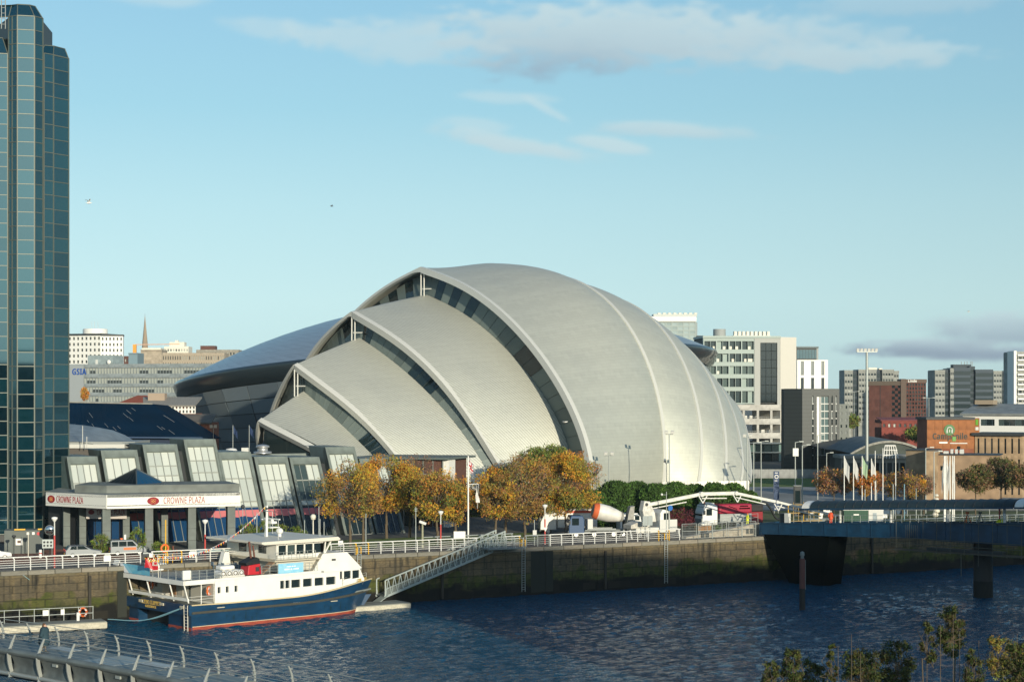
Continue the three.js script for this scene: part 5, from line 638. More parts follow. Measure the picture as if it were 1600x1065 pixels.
{ const p = atQ(532, 3), t = thing('small_sign', 'small white sign on a short post beside the wheelhouse roof', 'sign', p, QTURN - .4); new GB().box(-.3, .3, .9, 1.6, -.03, .03).mesh('sign_plate', M.white, t); new GB().bar(V(0, 0, 0), V(0, .9, 0), .05).mesh('post', M.galv, t); new GB().box(-.12, .12, 1.2, 1.35, .03, .035).mesh('print', mat([.03, .12, .3], .6), t); }
{ // flagpole with a union flag and a long white flag
  const { t, H } = pole('flagpole', 'tall white flagpole with a union flag and a furled white flag', 'flagpole', 731.5, 8, 712, .12, M.white); const u = tex(48, 32, (x, y) => { const a = x / 48, b = y / 32, d1 = Math.abs(b - a), d2 = Math.abs(b - 1 + a), cr = Math.min(Math.abs(a - .5) * 1.5, Math.abs(b - .5)); if (cr < .09) return [.65, .05, .1]; if (cr < .16) return [.9, .9, .88]; if (Math.min(d1, d2) < .05) return [.65, .05, .1]; if (Math.min(d1, d2) < .12) return [.9, .9, .88]; return [.05, .08, .3]; });
  const g = []; for (let i = 0; i <= 10; i++) { const a = i / 10, row = []; for (let j = 0; j <= 8; j++) row.push(V(a * .75 + .1 * Math.sin(j), H - .15 - j * .2 - a * 1.1, .2 * Math.sin(a * 9 + j))); g.push(row); } const sg = surf(g); const uv = sg.attributes.uv; for (let i = 0; i < uv.count; i++) uv.setXY(i, Math.floor(i / 9) / 10, 1 - (i % 9) / 8); put('union_flag', sg, mat([1, 1, 1], .8, 0, { map: u }), t);
  new GB().bar(V(0, H * .68, 0), V(1.5, H * .68, 0), .05).mesh('yard', M.white, t); const g2 = []; for (let i = 0; i <= 6; i++) { const a = i / 6, row = []; for (let j = 0; j <= 8; j++) row.push(V(.85 + a * .55 * (j / 8) + .3, H * .67 - j * .29, .12 * Math.sin(a * 9 + j * .8))); g2.push(row); } put('white_flag', surf(g2), M.white, t); new GB().bar(V(1.5, H * .68, 0), V(1.35, H * .4, 0), .03).mesh('halyard', M.offwhite, t);
}
{ // sign panels seen from the back, quayside cabinets
  const p = atQ(1008, 3), t = thing('sign_panel', 'pair of grey sign backs on posts before the pump lorry', 'sign', p, QTURN); for (const x of [0, .82]) { new GB().box(x - .38, x + .38, 1.9, 3.2, -.03, .03).mesh('panel', mat([.38, .42, .41], .5, .3), t); new GB().bar(V(x, 0, -.06), V(x, 3.1, -.06), .05).mesh('post', M.galv, t); }
  const q = thing('symbol_sign', 'grey panel of six round symbols beside the canopy entrance', 'sign', P(74, 0, 219).setY(GY), .1); const d = -q.position.z; new GB().box(-.65, .65, 1.0, 2.05, -.05, .05).mesh('panel', mat([.45, .50, .48], .6), q); for (let i = 0; i < 6; i++) { const g = new THREE.CylinderGeometry(.13, .13, .03, 14); g.rotateX(Math.PI / 2); g.translate(-.4 + (i % 3) * .4, 1.3 + Math.floor(i / 3) * .42, .06); put('symbol', g, M.black, q); } for (const x of [-.5, .5]) new GB().bar(V(x, 0, 0), V(x, 1, 0), .05).mesh('leg', M.grey, q);
  const m = thing('traffic_mirror', 'domed traffic mirror above the symbol panel', 'mirror', P(77, 0, 220).setY(GY), .2); const mg = new THREE.SphereGeometry(.7, 20, 8, 0, Math.PI * 2, 0, .9); mg.rotateX(Math.PI / 2); mg.scale(1, 1, .5); mg.translate(0, 3.1, -.1); put('mirror_dome', mg, mat([.5, .52, .52], .05, 1), m); new GB().bar(V(0, 0, -.2), V(0, 3, -.2), .05).mesh('post', M.dark, m); new GB().add(new THREE.TorusGeometry(.56, .05, 6, 20).translate(0, 3.1, .05)).mesh('mirror_rim', M.grey, m);
  const bl = thing('white_bollard', 'short white bollard left of the symbol panel', 'bollard', P(62.5, 0, 217).setY(GY)); new GB().lathe([[0, 1.0], [.14, .98], [.18, .9], [.18, 0]], 14).mesh('body', M.white, bl); new GB().cyl(0, .5, .62, 0, .19, .19, 14).mesh('band', M.red, bl);
  const pl = thing('dark_lamp_post', 'low dark post lamp by the grey service doors', 'post', P(21, 0, 218).setY(GY)); new GB().bar(V(0, 0, 0), V(0, 2.3, 0), .05).mesh('pole', M.dark, pl); new GB().lathe([[.06, 2.2], [.25, 2.45], [.25, 2.6], [0, 2.65]], 12).mesh('lamp_head', M.dark, pl);
  const pp = thing('pale_post', 'pale thin post in front of the grey service doors', 'post', P(43.5, 0, 218).setY(GY)); new GB().bar(V(0, 0, 0), V(0, 3, 0), .05).mesh('pole', M.cream, pp); new GB().cyl(0, 0, .06, 0, .18).mesh('base', M.grey, pp);
}
for (const [px, lab] of [[167, 'square white sign hung on the railing below the canopy corner'], [227, 'dark cabinet at the railing gap by the white lifebelt box'], [300, 'white plate on the railing behind the boat awning']]) { const p = atQ(px, .4), t = thing('railing_sign', lab, 'sign', p, QTURN); new GB().rbox(-.42, .42, .55, 1.25, -.04, .04, .02).mesh('plate', px === 227 ? M.dark : M.white, t); new GB().box(-.3, .3, 1.25, 1.42, -.02, .02).mesh('hanger', M.galv, t); }
{ const p = atQ(232, .9), t = thing('lifebelt_box', 'white rounded cabinet at the gap in the railing', 'cabinet', p, QTURN); new GB().rbox(-.5, .5, .5, 1.3, -.3, .3, .2, 3).mesh('body', M.white, t); new GB().bar(V(0, 0, 0), V(0, .55, 0), .08).mesh('leg', M.grey, t); }
{ const p = atQ(257, .9), t = thing('yellow_ladder_frame', 'tall yellow post with an orange lifebuoy behind the red ensign', 'post', p, QTURN); const H = hgt(812, -p.z) - GY; new GB().bar(V(.1, -.4, 0), V(.1, H, 0), .08).mesh('pole', M.yellow, t); new GB().add(new THREE.TorusGeometry(.42, .12, 8, 18).translate(-.05, 1.75, .15)).mesh('lifebuoy', M.orange, t); for (let k = 0; k < 5; k++) new GB().bar(V(-1.3 + k * .55, -.2, .1), V(-1.3 + k * .55, 1.1, .1), .05).mesh('gate_bar', M.yellow, t); }

// ---------------------------------------------------------------- trees: trunk, limbs, crowns of single leaves in clumps
const leafG = (() => { const g = new THREE.BufferGeometry(), p = [], f = (a, b, c) => p.push(...a, ...b, ...c); f([0, 0, 0], [.5, .25, .12], [.42, -.3, -.1]); f([0, 0, 0], [-.3, .45, -.14], [-.48, .0, .16]); f([0, .05, 0], [-.1, -.5, .2], [.26, -.42, -.18]); g.setAttribute('position', new THREE.Float32BufferAttribute(p, 3)); g.computeVertexNormals(); return g; })();
const mLeaf = phys([1, 1, 1], .85, { transmission: 0, thickness: 0 });
function leaves(par, name, list, m = mLeaf) { const im = new THREE.InstancedMesh(leafG, m, list.length), q = new THREE.Quaternion(), e = new THREE.Euler(), M4 = new THREE.Matrix4(), c = new THREE.Color(), r = rng(list.length); list.forEach(([p, s, col], i) => { e.set(r() * 6.28, r() * 6.28, r() * 6.28); q.setFromEuler(e); M4.compose(p, q, V(s, s, s)); im.setMatrixAt(i, M4); im.setColorAt(i, c.setRGB(...col)); }); im.name = name; im.castShadow = im.receiveShadow = true; im.userData.kind = 'stuff'; par.add(im); return im; }
const PAL = {
  gold: [[.55, .28, .025], [.60, .34, .03], [.44, .21, .025], [.38, .24, .035], [.26, .22, .035]], brown: [[.30, .17, .045], [.37, .21, .045], [.23, .135, .055], [.42, .25, .045], [.21, .17, .045]], rust: [[.46, .19, .05], [.38, .16, .05], [.5, .26, .07], [.3, .15, .05]],
  green: [[.16, .20, .03], [.20, .22, .04], [.12, .16, .03]], olive: [[.13, .12, .03], [.20, .13, .05], [.10, .10, .03], [.24, .14, .07]], orange: [[.6, .22, .02], [.5, .18, .02], [.62, .32, .04], [.34, .16, .04]], twig: [[.26, .17, .10], [.2, .12, .08], [.3, .18, .1]],
};
function tree(name, label, pos, H, W, trunkH, pal, seed, { n = 2600, s = .42, clumps = 46, flat = .82, tr = .22, sparse = 0, group, turn = 0, cat = 'tree', limbs = true, ymin } = {}) {
  const t = thing(name, label, cat, pos, turn, group), r = rng(seed), R = (a) => (r() - .5) * 2 * a, cy = (trunkH + H) / 2, ry = (H - trunkH) / 2, rx = W / 2, tk = new GB(), lb = new GB();
  const top = V(R(.3), trunkH + (H - trunkH) * .35, R(.3)); tk.bar(V(0, -.2, 0), V(R(.1), trunkH * .55, R(.1)), tr, 8, tr * .8).bar(V(0, trunkH * .5, 0), top, tr * .82, 7, tr * .35); tk.mesh('trunk', M.bark, t);
  const list = [], centres = [];
  for (let k = 0; k < clumps; k++) { const a = r() * 6.283, u = R(1), rr = Math.cbrt(lerp(.25, 1, r())), w = Math.sqrt(1 - u * u); let c = V(Math.cos(a) * w * rx * rr, cy + u * ry * rr * (u < 0 ? .85 : 1), Math.sin(a) * w * rx * rr); c.x *= .9; c.z *= .9; centres.push(c); }
  for (const c of centres) {
    const st = V(0, lerp(trunkH * .6, top.y, clamp((c.y - trunkH * .6) / (H - trunkH))), 0), md = st.clone().lerp(c, .55).add(V(R(.35), R(.3), R(.35))); if (limbs) { lb.bar(st, md, tr * .3, 5, tr * .16).bar(md, c, tr * .16, 4, tr * .06); for (let k = 0; k < 3; k++) lb.bar(md.clone().lerp(c, r()), c.clone().add(V(R(1), R(.8) + .4, R(1)).multiplyScalar(W * .08)), tr * .07, 3, tr * .03); }
    const base = pal[Math.floor(r() * pal.length)], m = Math.round(n / clumps * (sparse && r() < sparse ? .25 : 1) * lerp(.7, 1.3, r())), cr = W * lerp(.10, .17, r());
    for (let k = 0; k < m; k++) { const a = r() * 6.283, u = R(1), w = Math.sqrt(1 - u * u), q = cr * Math.cbrt(r()) * lerp(.8, 1.35, r()); const p = c.clone().add(V(Math.cos(a) * w * q, u * q * flat, Math.sin(a) * w * q)); const col = (r() < .3 ? pal[Math.floor(r() * pal.length)] : base).map((v) => v * lerp(.7, 1.25, r())); list.push([p, s * lerp(.6, 1.25, r()), col]); }
  }
  lb.mesh('branches', M.bark, t, limbs ? undefined : 'stuff'); leaves(t, 'crown', list); return t;
}
{
  const G2 = 'autumn trees along the promenade lawn';
  const T = (px, off, top, wpx, low, pal, seed, lab, o = {}) => { const p = atQ(px, off), d = -p.z; return tree('autumn_tree', lab, p, hgt(top, d) - GY, wpx * d / FP, hgt(low, d) - GY, pal, seed, { group: G2, ...o }); };
  const mixA = [...PAL.brown, ...PAL.gold];
  T(547, 12, 726, 113, 812, mixA, 101, 'thin golden brown tree nearest the sloping bays, leftmost by the quay', { n: 7612, sparse: .45, s: 0.30 });
  T(567, 14, 740, 73, 812, PAL.brown, 102, 'small brown tree directly right of the leftmost autumn tree', { n: 3412, sparse: .4, s: 0.30 });
  T(604, 22, 714, 103, 800, PAL.gold, 103, 'bright golden tree behind and right of the leftmost tree', { n: 7875, s: 0.31 });
  T(640, 22, 728, 73, 806, mixA, 104, 'golden brown tree in the middle behind the grey post', { n: 4462, sparse: .3, s: 0.30 });
  T(683, 12, 742, 103, 814, [...PAL.brown, ...PAL.gold, ...PAL.green], 105, 'low spreading brown and green tree left of the white flagpole', { n: 7612, s: 0.30 });
  T(712, 16, 752, 80, 816, [...PAL.gold, ...PAL.brown], 106, 'golden tree just left of the white flagpole', { n: 5250, s: 0.31 });
  T(774, 12, 734, 78, 812, mixA, 107, 'brown gold tree immediately right of the flagpole', { n: 5775, s: 0.30 });
  T(820, 12, 716, 117, 812, [...PAL.brown, ...PAL.twig, ...PAL.brown], 108, 'brown half bare tree above the lorry lamp post', { n: 8925, sparse: .3, s: 0.30 });
  T(846, 20, 716, 103, 808, mixA, 109, 'golden brown tree in the clump behind the half bare tree', { n: 6825, s: 0.31 });
  T(884, 16, 712, 107, 806, [...PAL.gold, ...PAL.gold, ...PAL.green], 110, 'brightest yellow tree at the right end of the row', { n: 9450, s: 0.33 });
  T(790, 24, 728, 97, 812, PAL.brown, 113, 'brown tree at the back of the clump behind the gangway head', { n: 5775, s: 0.31 });
  T(852, 40, 700, 88, 740, PAL.green, 111, 'round green crowned tree rising behind the brown clump', { n: 8925, clumps: 60, s: 0.34 });
  T(893, 36, 702, 75, 790, PAL.rust, 112, 'rust coloured tree behind the brightest yellow tree', { n: 4462, sparse: .3, s: 0.30 });
  const bare = (px, D, top, wpx, low, seed, lab, pal = PAL.twig, n = 800, o = {}) => tree('bare_tree', lab, P(px, 0, D).setY(GY), hgt(top, D) - GY, wpx * D / FP, hgt(low, D) - GY, pal, seed, { n, s: .3, sparse: .4, tr: .14, ...o });
  bare(655, 262, 712, 66, 745, 120, 'bare brown twiggy tree in front of the red glazed end block', PAL.twig, 1300, { s: .26 }); bare(928, 285, 716, 34, 760, 121, 'thin bare tree between the yellow tree and the twin floodlight pole', PAL.rust, 500, { s: .26 });
  bare(132, 560, 606, 14, 627, 122, 'narrow orange leaved tree in front of the banded office', PAL.orange, 500, { s: .7, sparse: 0 });
  bare(1303, 290, 734, 66, 776, 123, 'reddish brown twiggy tree left of the orange tree by the mast', [...PAL.twig, ...PAL.rust], 4200, { s: .34 }); bare(1354, 286, 731, 54, 774, 124, 'small bright orange tree at the foot of the floodlight mast', [...PAL.orange, ...PAL.rust], 4200, { s: .36, sparse: .2 }); bare(1411, 290, 738, 70, 776, 125, 'sparse brown tree between the mast and the beige end block', [...PAL.twig, ...PAL.gold], 3400, { s: .32 }); bare(1444, 294, 744, 40, 774, 129, 'sparse reddish shrub tree before the beige end block', PAL.twig, 2000, { s: .32 });
  bare(1525, 292, 728, 62, 768, 126, 'dark olive tree left of centre before the tan slot block', PAL.olive, 4500, { s: .42, sparse: .1 }); bare(1565, 296, 718, 74, 768, 127, 'tallest olive brown tree before the tan slot block', PAL.olive, 5200, { s: .42, sparse: .15 }); bare(1605, 290, 726, 64, 768, 128, 'olive tree cut by the right edge before the tan block', PAL.olive, 4000, { s: .42 });
  bare(1435, 470, 668, 44, 688, 130, 'dark green bushy trees between the brick range and the orange block', PAL.green, 900, { s: .8, sparse: 0 }); bare(1332, 560, 648, 24, 668, 131, 'yellow green bush below the grey tower block', PAL.green, 500, { s: .8, sparse: 0 });
}
// ---------------------------------------------------------------- conifers: a screen of tall clipped evergreens
{
  const conifer = (px, D, top, wpx, seed, lab) => { const p = P(px, 0, D).setY(GY), H = hgt(top, D) - GY, W = wpx * D / FP, t = thing('conifer', lab, 'conifer', p, 0, 'row of dark green conifers before the concert hall'), r = rng(seed), list = []; new GB().bar(V(0, 0, 0), V(0, H * .9, 0), .2, 6, .04).mesh('trunk', M.bark, t);
    for (let k = 0; k < 5200; k++) { const y = Math.pow(r(), .8), a = r() * 6.283, edge = (y < .75 ? 1 : Math.sqrt(Math.max(0, 1 - ((y - .75) / .26) ** 2))) * (.62 + .62 * fbm(a * 1.9 + seed, y * 7, 3)), rr = W / 2 * edge * Math.sqrt(lerp(.35, 1, r())), sh = fbm(a * 2 + seed * 3, y * 7, 2); const g = lerp(.5, 1.4, r()) * lerp(.55, 1.5, sh); list.push([V(Math.cos(a) * rr, y * H * (.97 + .05 * r()), Math.sin(a) * rr), lerp(.25, .5, r()), [.055 * g, .12 * g, .016 * g]]); }
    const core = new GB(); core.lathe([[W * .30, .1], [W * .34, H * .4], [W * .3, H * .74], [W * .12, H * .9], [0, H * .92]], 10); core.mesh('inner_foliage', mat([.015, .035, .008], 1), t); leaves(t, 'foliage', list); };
  const pos = [[928, 768, 52], [962, 752, 60], [995, 753, 52], [1026, 756, 50], [1056, 754, 54], [1086, 757, 48], [1116, 755, 52], [1146, 756, 48], [1170, 768, 36]]; const desc = ['leftmost, beside the yellow tree', 'tallest, above the mixer drum', 'third from the left, above the small white van', 'above the pump lorry turret', 'behind the tall pale pole', 'behind the red tanker cab', 'behind the red tank', 'behind the hi-vis worker', 'small, at the right end of the row'];
  pos.forEach(([px, top, w], i) => conifer(px, 264 + (i % 3) * 1.6, top, w, 300 + i, `dark green conifer ${desc[i]}`));
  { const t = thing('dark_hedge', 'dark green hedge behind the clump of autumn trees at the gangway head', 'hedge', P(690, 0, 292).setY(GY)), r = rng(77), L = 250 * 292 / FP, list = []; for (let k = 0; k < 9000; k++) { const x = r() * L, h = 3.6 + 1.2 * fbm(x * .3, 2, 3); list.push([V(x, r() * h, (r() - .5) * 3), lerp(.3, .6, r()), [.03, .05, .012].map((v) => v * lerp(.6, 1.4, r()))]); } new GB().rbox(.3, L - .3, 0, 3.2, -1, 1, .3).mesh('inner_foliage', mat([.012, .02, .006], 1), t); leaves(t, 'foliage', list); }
  // shrubs: red leaved bush, planting below the sloping bays
  tree('red_shrub', 'dark red leaved shrub behind the pump lorry', P(1062, 0, 258).setY(GY), 3.4, 4.4, .4, [[.14, .02, .03], [.10, .02, .03]], 330, { n: 900, s: .3, cat: 'shrub', tr: .06 });
  for (const [px, py, h, lab] of [[386, 833, 2.3, 'tall grassy green shrub left of the wheelhouse, below the pink blinds'], [409, 832, 2.6, 'bright green bamboo-like shrub behind the wheelhouse'], [436, 832, 2.3, 'green shrub below the fifth sloping bay'], [464, 834, 1.9, 'low green shrub right of the boat mast'], [250, 858, 1.6, 'small conical green shrub right of the silver van'], [157, 852, 2.6, 'green potted shrub between the two silver vehicles'], [213, 850, 3.2, 'dark green bush at the canopy column']]) tree('green_shrub', lab, P(px, 0, px < 260 ? 221 : 243).setY(GY), h, 2.4, .2, [[.14, .2, .02], [.10, .15, .02], [.17, .21, .04]], 340 + px, { n: 700, s: .26, cat: 'shrub', tr: .05 });
}
// ---------------------------------------------------------------- the twin-hulled passenger boat
{
  const al = 42 * Math.PI / 180, st = P(299, 0, 197).setY(0), turn = Math.PI - 0;       // heading: right and away
  const Bt = thing('passenger_boat', 'white and navy twin-hulled passenger boat moored beside the quay', 'boat', V(st.x, 0, st.z), al); Bt.scale.set(.955, .905, 1.2);
  // local frame: x forward, z towards the starboard (near) side, origin at the starboard stern corner; port side at z = -B
  const B = 13.2, L = 27.8, mNavy = phys([.009, .05, .115], .3, { clearcoat: .5, clearcoatRoughness: .25, map: tex(512, 128, (x, y) => { const n = .8 + .3 * fbm(x / 30, y / 14, 4), sc = hash2(x >> 1, y >> 1) > .9975 ? 1 : 0, st = sstep(.62, .8, fbm(x / 5, y / 60, 3)) * sstep(.45, .7, fbm(x / 40 + 9, y / 20, 2)); return sc ? [1, 1, 1] : [n + st * .12, n * (1 - st * .18), n * (1 - st * .4)]; }, { rx: 1 / 14, ry: 1 / 4 }) }), mRedB = mat([.36, .07, .04], .6, 0, { map: patch1 }), mWh = mat([.86, .845, .77], .42, 0, { map: withRep(grain(128, 30, .92, 1.03, 3), 1 / 7) }), mRust = mat([.18, .09, .04], .8);
  const dk = (x) => 2.85 + 1.15 * sstep(.5, 1, x / L) + .1 * sstep(.2, 0, x / L);   // sheer line
  const zi = (x) => { const u = clamp((x - L * .62) / (L * .38)); return 3.9 * (1 - u ** 2.2); };   // the hulls' outer side draws in towards the bow
  const hull = (near) => { const grid = [], n = 34; for (let i = 0; i <= n; i++) { const u = i / n, x = u * L, row = []; for (let j = 0; j <= 9; j++) { const v = j / 9, y = lerp(-.8, dk(x), v), flare = lerp(.92, 1, v) * (1 - .1 * (1 - v) * u), out = zi(x) * flare, xx = x - (1 - v) * 2.4 * sstep(.8, 1, u); row.push(V(xx, y, near ? -(3.9 - out) * .55 : -B + (3.9 - out) * .55)); } grid.push(row); } return grid; };
  const inner = (near) => { const grid = [], n = 34; for (let i = 0; i <= n; i++) { const u = i / n, x = u * L, row = []; for (let j = 0; j <= 6; j++) { const v = j / 6, y = lerp(-.8, 2.0, v), xx = x - (1 - v) * 2.4 * sstep(.8, 1, u), w = Math.max(.06, 3.9 - (3.9 - zi(x)) * 1.0); const zo = near ? -(3.9 - zi(x)) * .55 : -B + (3.9 - zi(x)) * .55; row.push(V(xx, y, near ? zo - w : zo + w)); } grid.push(row); } return grid; };
  const split = (grid, y0, name, m, m2) => put(name, surf(grid), m, Bt);
  for (const near of [true, false]) { put('hull', surf(hull(near)), mNavy, Bt); put('hull_inner', surf(inner(near)), mNavy, Bt); }
  // transoms of the two hulls, bridge deck between them
  for (const [a, b] of [[0, -3.9], [-B, -B + 3.9]]) new GB().box(-.02, .1, -.8, 2.1, a, b).mesh('transom', mNavy, Bt);
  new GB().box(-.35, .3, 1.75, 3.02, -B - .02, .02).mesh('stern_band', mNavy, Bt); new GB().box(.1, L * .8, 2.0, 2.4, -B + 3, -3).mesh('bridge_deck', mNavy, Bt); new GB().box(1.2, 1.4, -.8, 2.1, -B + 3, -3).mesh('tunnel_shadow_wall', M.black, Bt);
  // red boot top: a strip just proud of the hull at the waterline
  { const strip = (y0, y1, off, m, name, x0 = 0, x1 = 1) => { const g = []; for (let i = 0; i <= 40; i++) { const u = lerp(x0, x1, i / 40), x = u * L, row = []; for (const y of [y0, y1]) { const v = (y + .8) / (dk(x) + .8), flare = lerp(.92, 1, v) * (1 - .1 * (1 - v) * u), xx = x - (1 - v) * 2.4 * sstep(.8, 1, u); row.push(V(xx, y, -(3.9 - zi(x) * flare) * .55 + off)); } g.push(row); } put(name, surf(g), m, Bt); };
    strip(-.1, .34, .03, mRedB, 'boot_top', 0, .995); strip(.34, .42, .034, mat([.55, .45, .3], .7), 'boot_line', 0, .995); new GB().box(-.06, -.03, -.1, .3, 0, -3.9).box(-.06, -.03, -.1, .3, -B, -B + 3.9).mesh('boot_top', mRedB, Bt);
    const rub = []; for (let i = 0; i < 40; i++) { const f = (k) => { const x = k / 40 * L, y = 2.05 + .5 * sstep(.5, 1, k / 40), v = (y + .8) / (dk(x) + .8), flare = lerp(.92, 1, v) * (1 - .1 * (1 - v) * (k / 40)), xx = x - (1 - v) * 2.4 * sstep(.8, 1, k / 40); return V(xx, y, -(3.9 - zi(x) * flare) * .55 + .06); }; rub.push([f(i), f(i + 1)]); } const rb = new GB(); for (const [a, b] of rub) rb.beam(a, b, .16, .28); rb.mesh('rubbing_strake', mat([.06, .06, .05], .8, 0, { map: patch1 }), Bt);
    strip(3.14, 3.2, .06, mat([.6, .42, .15], .6), 'deck_edge_line', 0, .001); }
  const edge = new GB(); for (let i = 0; i < 34; i++) { const f = (k) => { const x = k / 34 * L; return V(x, dk(x) + .04, -(3.9 - zi(x)) * .55 - .05); }; edge.beam(f(i), f(i + 1), .2, .12); } edge.mesh('deck_edge', mat([.62, .50, .28], .6), Bt);
  // main deck
  { const pts = []; for (let i = 0; i <= 24; i++) { const x = i / 24 * L; pts.push([x, -(3.9 - zi(x)) * .55]); } const pl = [...pts.map(([x, z]) => [x, z - .1]), ...pts.reverse().map(([x, z]) => [x, -B - z + .1])]; new GB().plan(pl, 2.6, 2.8).mesh('main_deck', mat([.22, .24, .22], .8), Bt); }
  // superstructure: long white house with windows along its side
  const zS = -.55, zP = -B + .55, xa = 3.4, xb = 21.4, yD = 2.6, yU = 5.6; const house = new GB();
  house.box(xa, xb - 1, yD, yU, zP, zP + .2).box(xa, xa + .15, yD, yU, zP, zS).mesh('house_wall', mWh, Bt);
  const win = [[3.9, 4.3, 4.1, 4.85], [5.0, 5.4, 4.1, 4.85], [6.2, 6.6, 4.1, 4.85]], big = [[15.5, 16.25], [16.55, 17.3], [17.75, 19.25], [19.7, 21.2], [21.65, 23.15], [23.6, 25.0]];
  // side wall cut into pieces round its openings
  const side = new GB(), open = [...win, ...[[12.6, 13.2], [13.35, 13.95], [14.2, 15.5], [15.9, 17.2], [17.6, 18.9], [19.3, 20.7]].map(([a, b]) => [a, b, 4.0, 5.0])]; let cur = xa; for (const [a, b, y0, y1] of open) { side.box(cur, a, yD, yU, zS - .2, zS); side.box(a, b, yD, y0, zS - .2, zS).box(a, b, y1, yU, zS - .2, zS); cur = b; } side.box(cur, xb, yD, yU, zS - .2, zS); side.mesh('side_wall', mWh, Bt);
  for (const [a, b, y0, y1] of open) { new GB().box(a - .02, b + .02, y0 - .02, y1 + .02, zS - .17, zS - .13).mesh('window', M.glassDark, Bt); }
  { const fr = new GB(); for (const [a, b, y0, y1] of open) fr.box(a - .07, b + .07, y0 - .07, y0, zS, zS + .03).box(a - .07, b + .07, y1, y1 + .07, zS, zS + .03).box(a - .07, a, y0, y1, zS, zS + .03).box(b, b + .07, y0, y1, zS, zS + .03); fr.mesh('window_frame', M.white, Bt); }
  // raised bow lounge with a sloping front
  const prof = [[19.4, yD], [25.6, yD + .9], [25.9, 4.2], [25.2, 5.6], [25.5, 5.7], [23.2, 7.9], [19.6, 7.9], [18.0, 5.6]]; const lounge = (z, m) => { }; { const s = new THREE.Shape(prof.map(([x, y]) => new THREE.Vector2(x, y))); for (const [a, b] of [[21.4, 22.5], [22.75, 23.8], [24.05, 25.1]]) { const h = new THREE.Path(); h.moveTo(a, 4.35); h.lineTo(b, 4.45); h.lineTo(b, 5.45); h.lineTo(a, 5.45); h.closePath(); s.holes.push(h); } const g = new THREE.ExtrudeGeometry(s, { depth: .2, bevelEnabled: false }); for (const z of [zS - .9, zP + .7]) { const q = g.clone(); q.translate(0, 0, z - .1); put('lounge_side', q, mWh, Bt); } }
  for (const [a, b] of [[21.4, 22.5], [22.75, 23.8], [24.05, 25.1]]) new GB().box(a, b, 4.35, 5.45, zS - .95, zS - .9).mesh('window', M.glassDark, Bt);
  { const z0 = zS - .9, z1 = zP + .9, f = new GB(); f.quad(V(25.6, yD + .9, z0), V(25.6, yD + .9, z1), V(25.9, 4.2, z1), V(25.9, 4.2, z0)).quad(V(25.2, 5.6, z0), V(25.2, 5.6, z1), V(25.5, 5.7, z1), V(25.5, 5.7, z0)).quad(V(25.5, 5.7, z0), V(25.5, 5.7, z1), V(23.2, 7.9, z1), V(23.2, 7.9, z0)).quad(V(23.2, 7.9, z0), V(23.2, 7.9, z1), V(19.6, 7.9, z1), V(19.6, 7.9, z0)).quad(V(19.6, 7.9, z0), V(19.6, 7.9, z1), V(18.0, 5.6, z1), V(18.0, 5.6, z0)); f.mesh('lounge_front', mWh, Bt); for (let k = 0; k < 6; k++) new GB().slab(V(25.9, 4.25, lerp(z0, z1, k / 6 + .02)), V(25.9, 4.25, lerp(z0, z1, (k + 1) / 6 - .02)), V(25.24, 5.55, lerp(z0, z1, (k + 1) / 6 - .02)), V(25.24, 5.55, lerp(z0, z1, k / 6 + .02)), .06).mesh('front_window', M.glassDark, Bt); }
  new GB().box(20.9, 21.5, 6.9, 7.15, zS - .82, zS - .78).mesh('name_plate', M.dark, Bt);
  // upper deck and its white bulwark
  new GB().box(-.6, 19, yU - .02, yU + .2, zP, zS).mesh('upper_deck', mat([.30, .31, .28], .8), Bt); new GB().box(-.6, xa, 5.35, 5.9, zS - .1, zS + .12).box(-.6, xa, 5.35, 5.9, zP - .12, zP + .1).box(-.75, -.55, 5.35, 5.9, zP - .12, zS + .12).box(xa, 18.6, 5.6, 5.9, zS - .1, zS + .02).mesh('deck_bulwark', mWh, Bt);
  // aft end: shaded deck with posts, doors and lifebuoys
  new GB().box(2.2, 2.35, 2.8, 5.4, zP + .4, zP + 4.6).box(xa - .05, xa + .1, 3.1, 5.4, zP + 4.4, zS).box(2.3, xa, 2.8, 5.4, zP + 4.5, zP + 4.65).mesh('aft_wall', mat([.52, .50, .43], .6), Bt); new GB().box(2.14, 2.2, 2.9, 5.1, zP + 1.2, zP + 2.1).box(xa - .12, xa - .05, 3.2, 5.2, zP + 6, zP + 6.9).mesh('door', mat([.42, .40, .34], .6), Bt); new GB().box(2.12, 2.2, 4.2, 4.7, zP + 3.5, zP + 3.8).box(xa - .14, xa - .1, 4.2, 4.7, zP + 8, zP + 8.3).mesh('window', M.glassDark, Bt); new GB().box(xa - .16, xa - .05, 3.1, 5.2, zP + 4.7, zP + 5.7).mesh('brown_door', mat([.25, .13, .06], .7), Bt);
  for (const z of [zP + .2, zP + 2.2, zP + 5.5, zS - 2.6, zS - .1]) new GB().bar(V(.1, 3.2, z), V(-.5, 5.4, z), .09, 6).mesh('stern_post', mWh, Bt); for (const x of [1.7]) new GB().bar(V(x, 2.8, zS), V(x, 5.4, zS), .06).mesh('side_post', mWh, Bt);
  for (const y of [3.55, 3.9]) { new GB().bar(V(.1, y, zP), V(.1, y, zS), .03).mesh('stern_rail', M.offwhite, Bt); new GB().bar(V(.1, y, zS), V(xa, y, zS), .03).mesh('side_rail', M.offwhite, Bt); } new GB().box(-.1, .1, 3.4, 3.75, zP, zS).mesh('stern_bulwark', mWh, Bt);
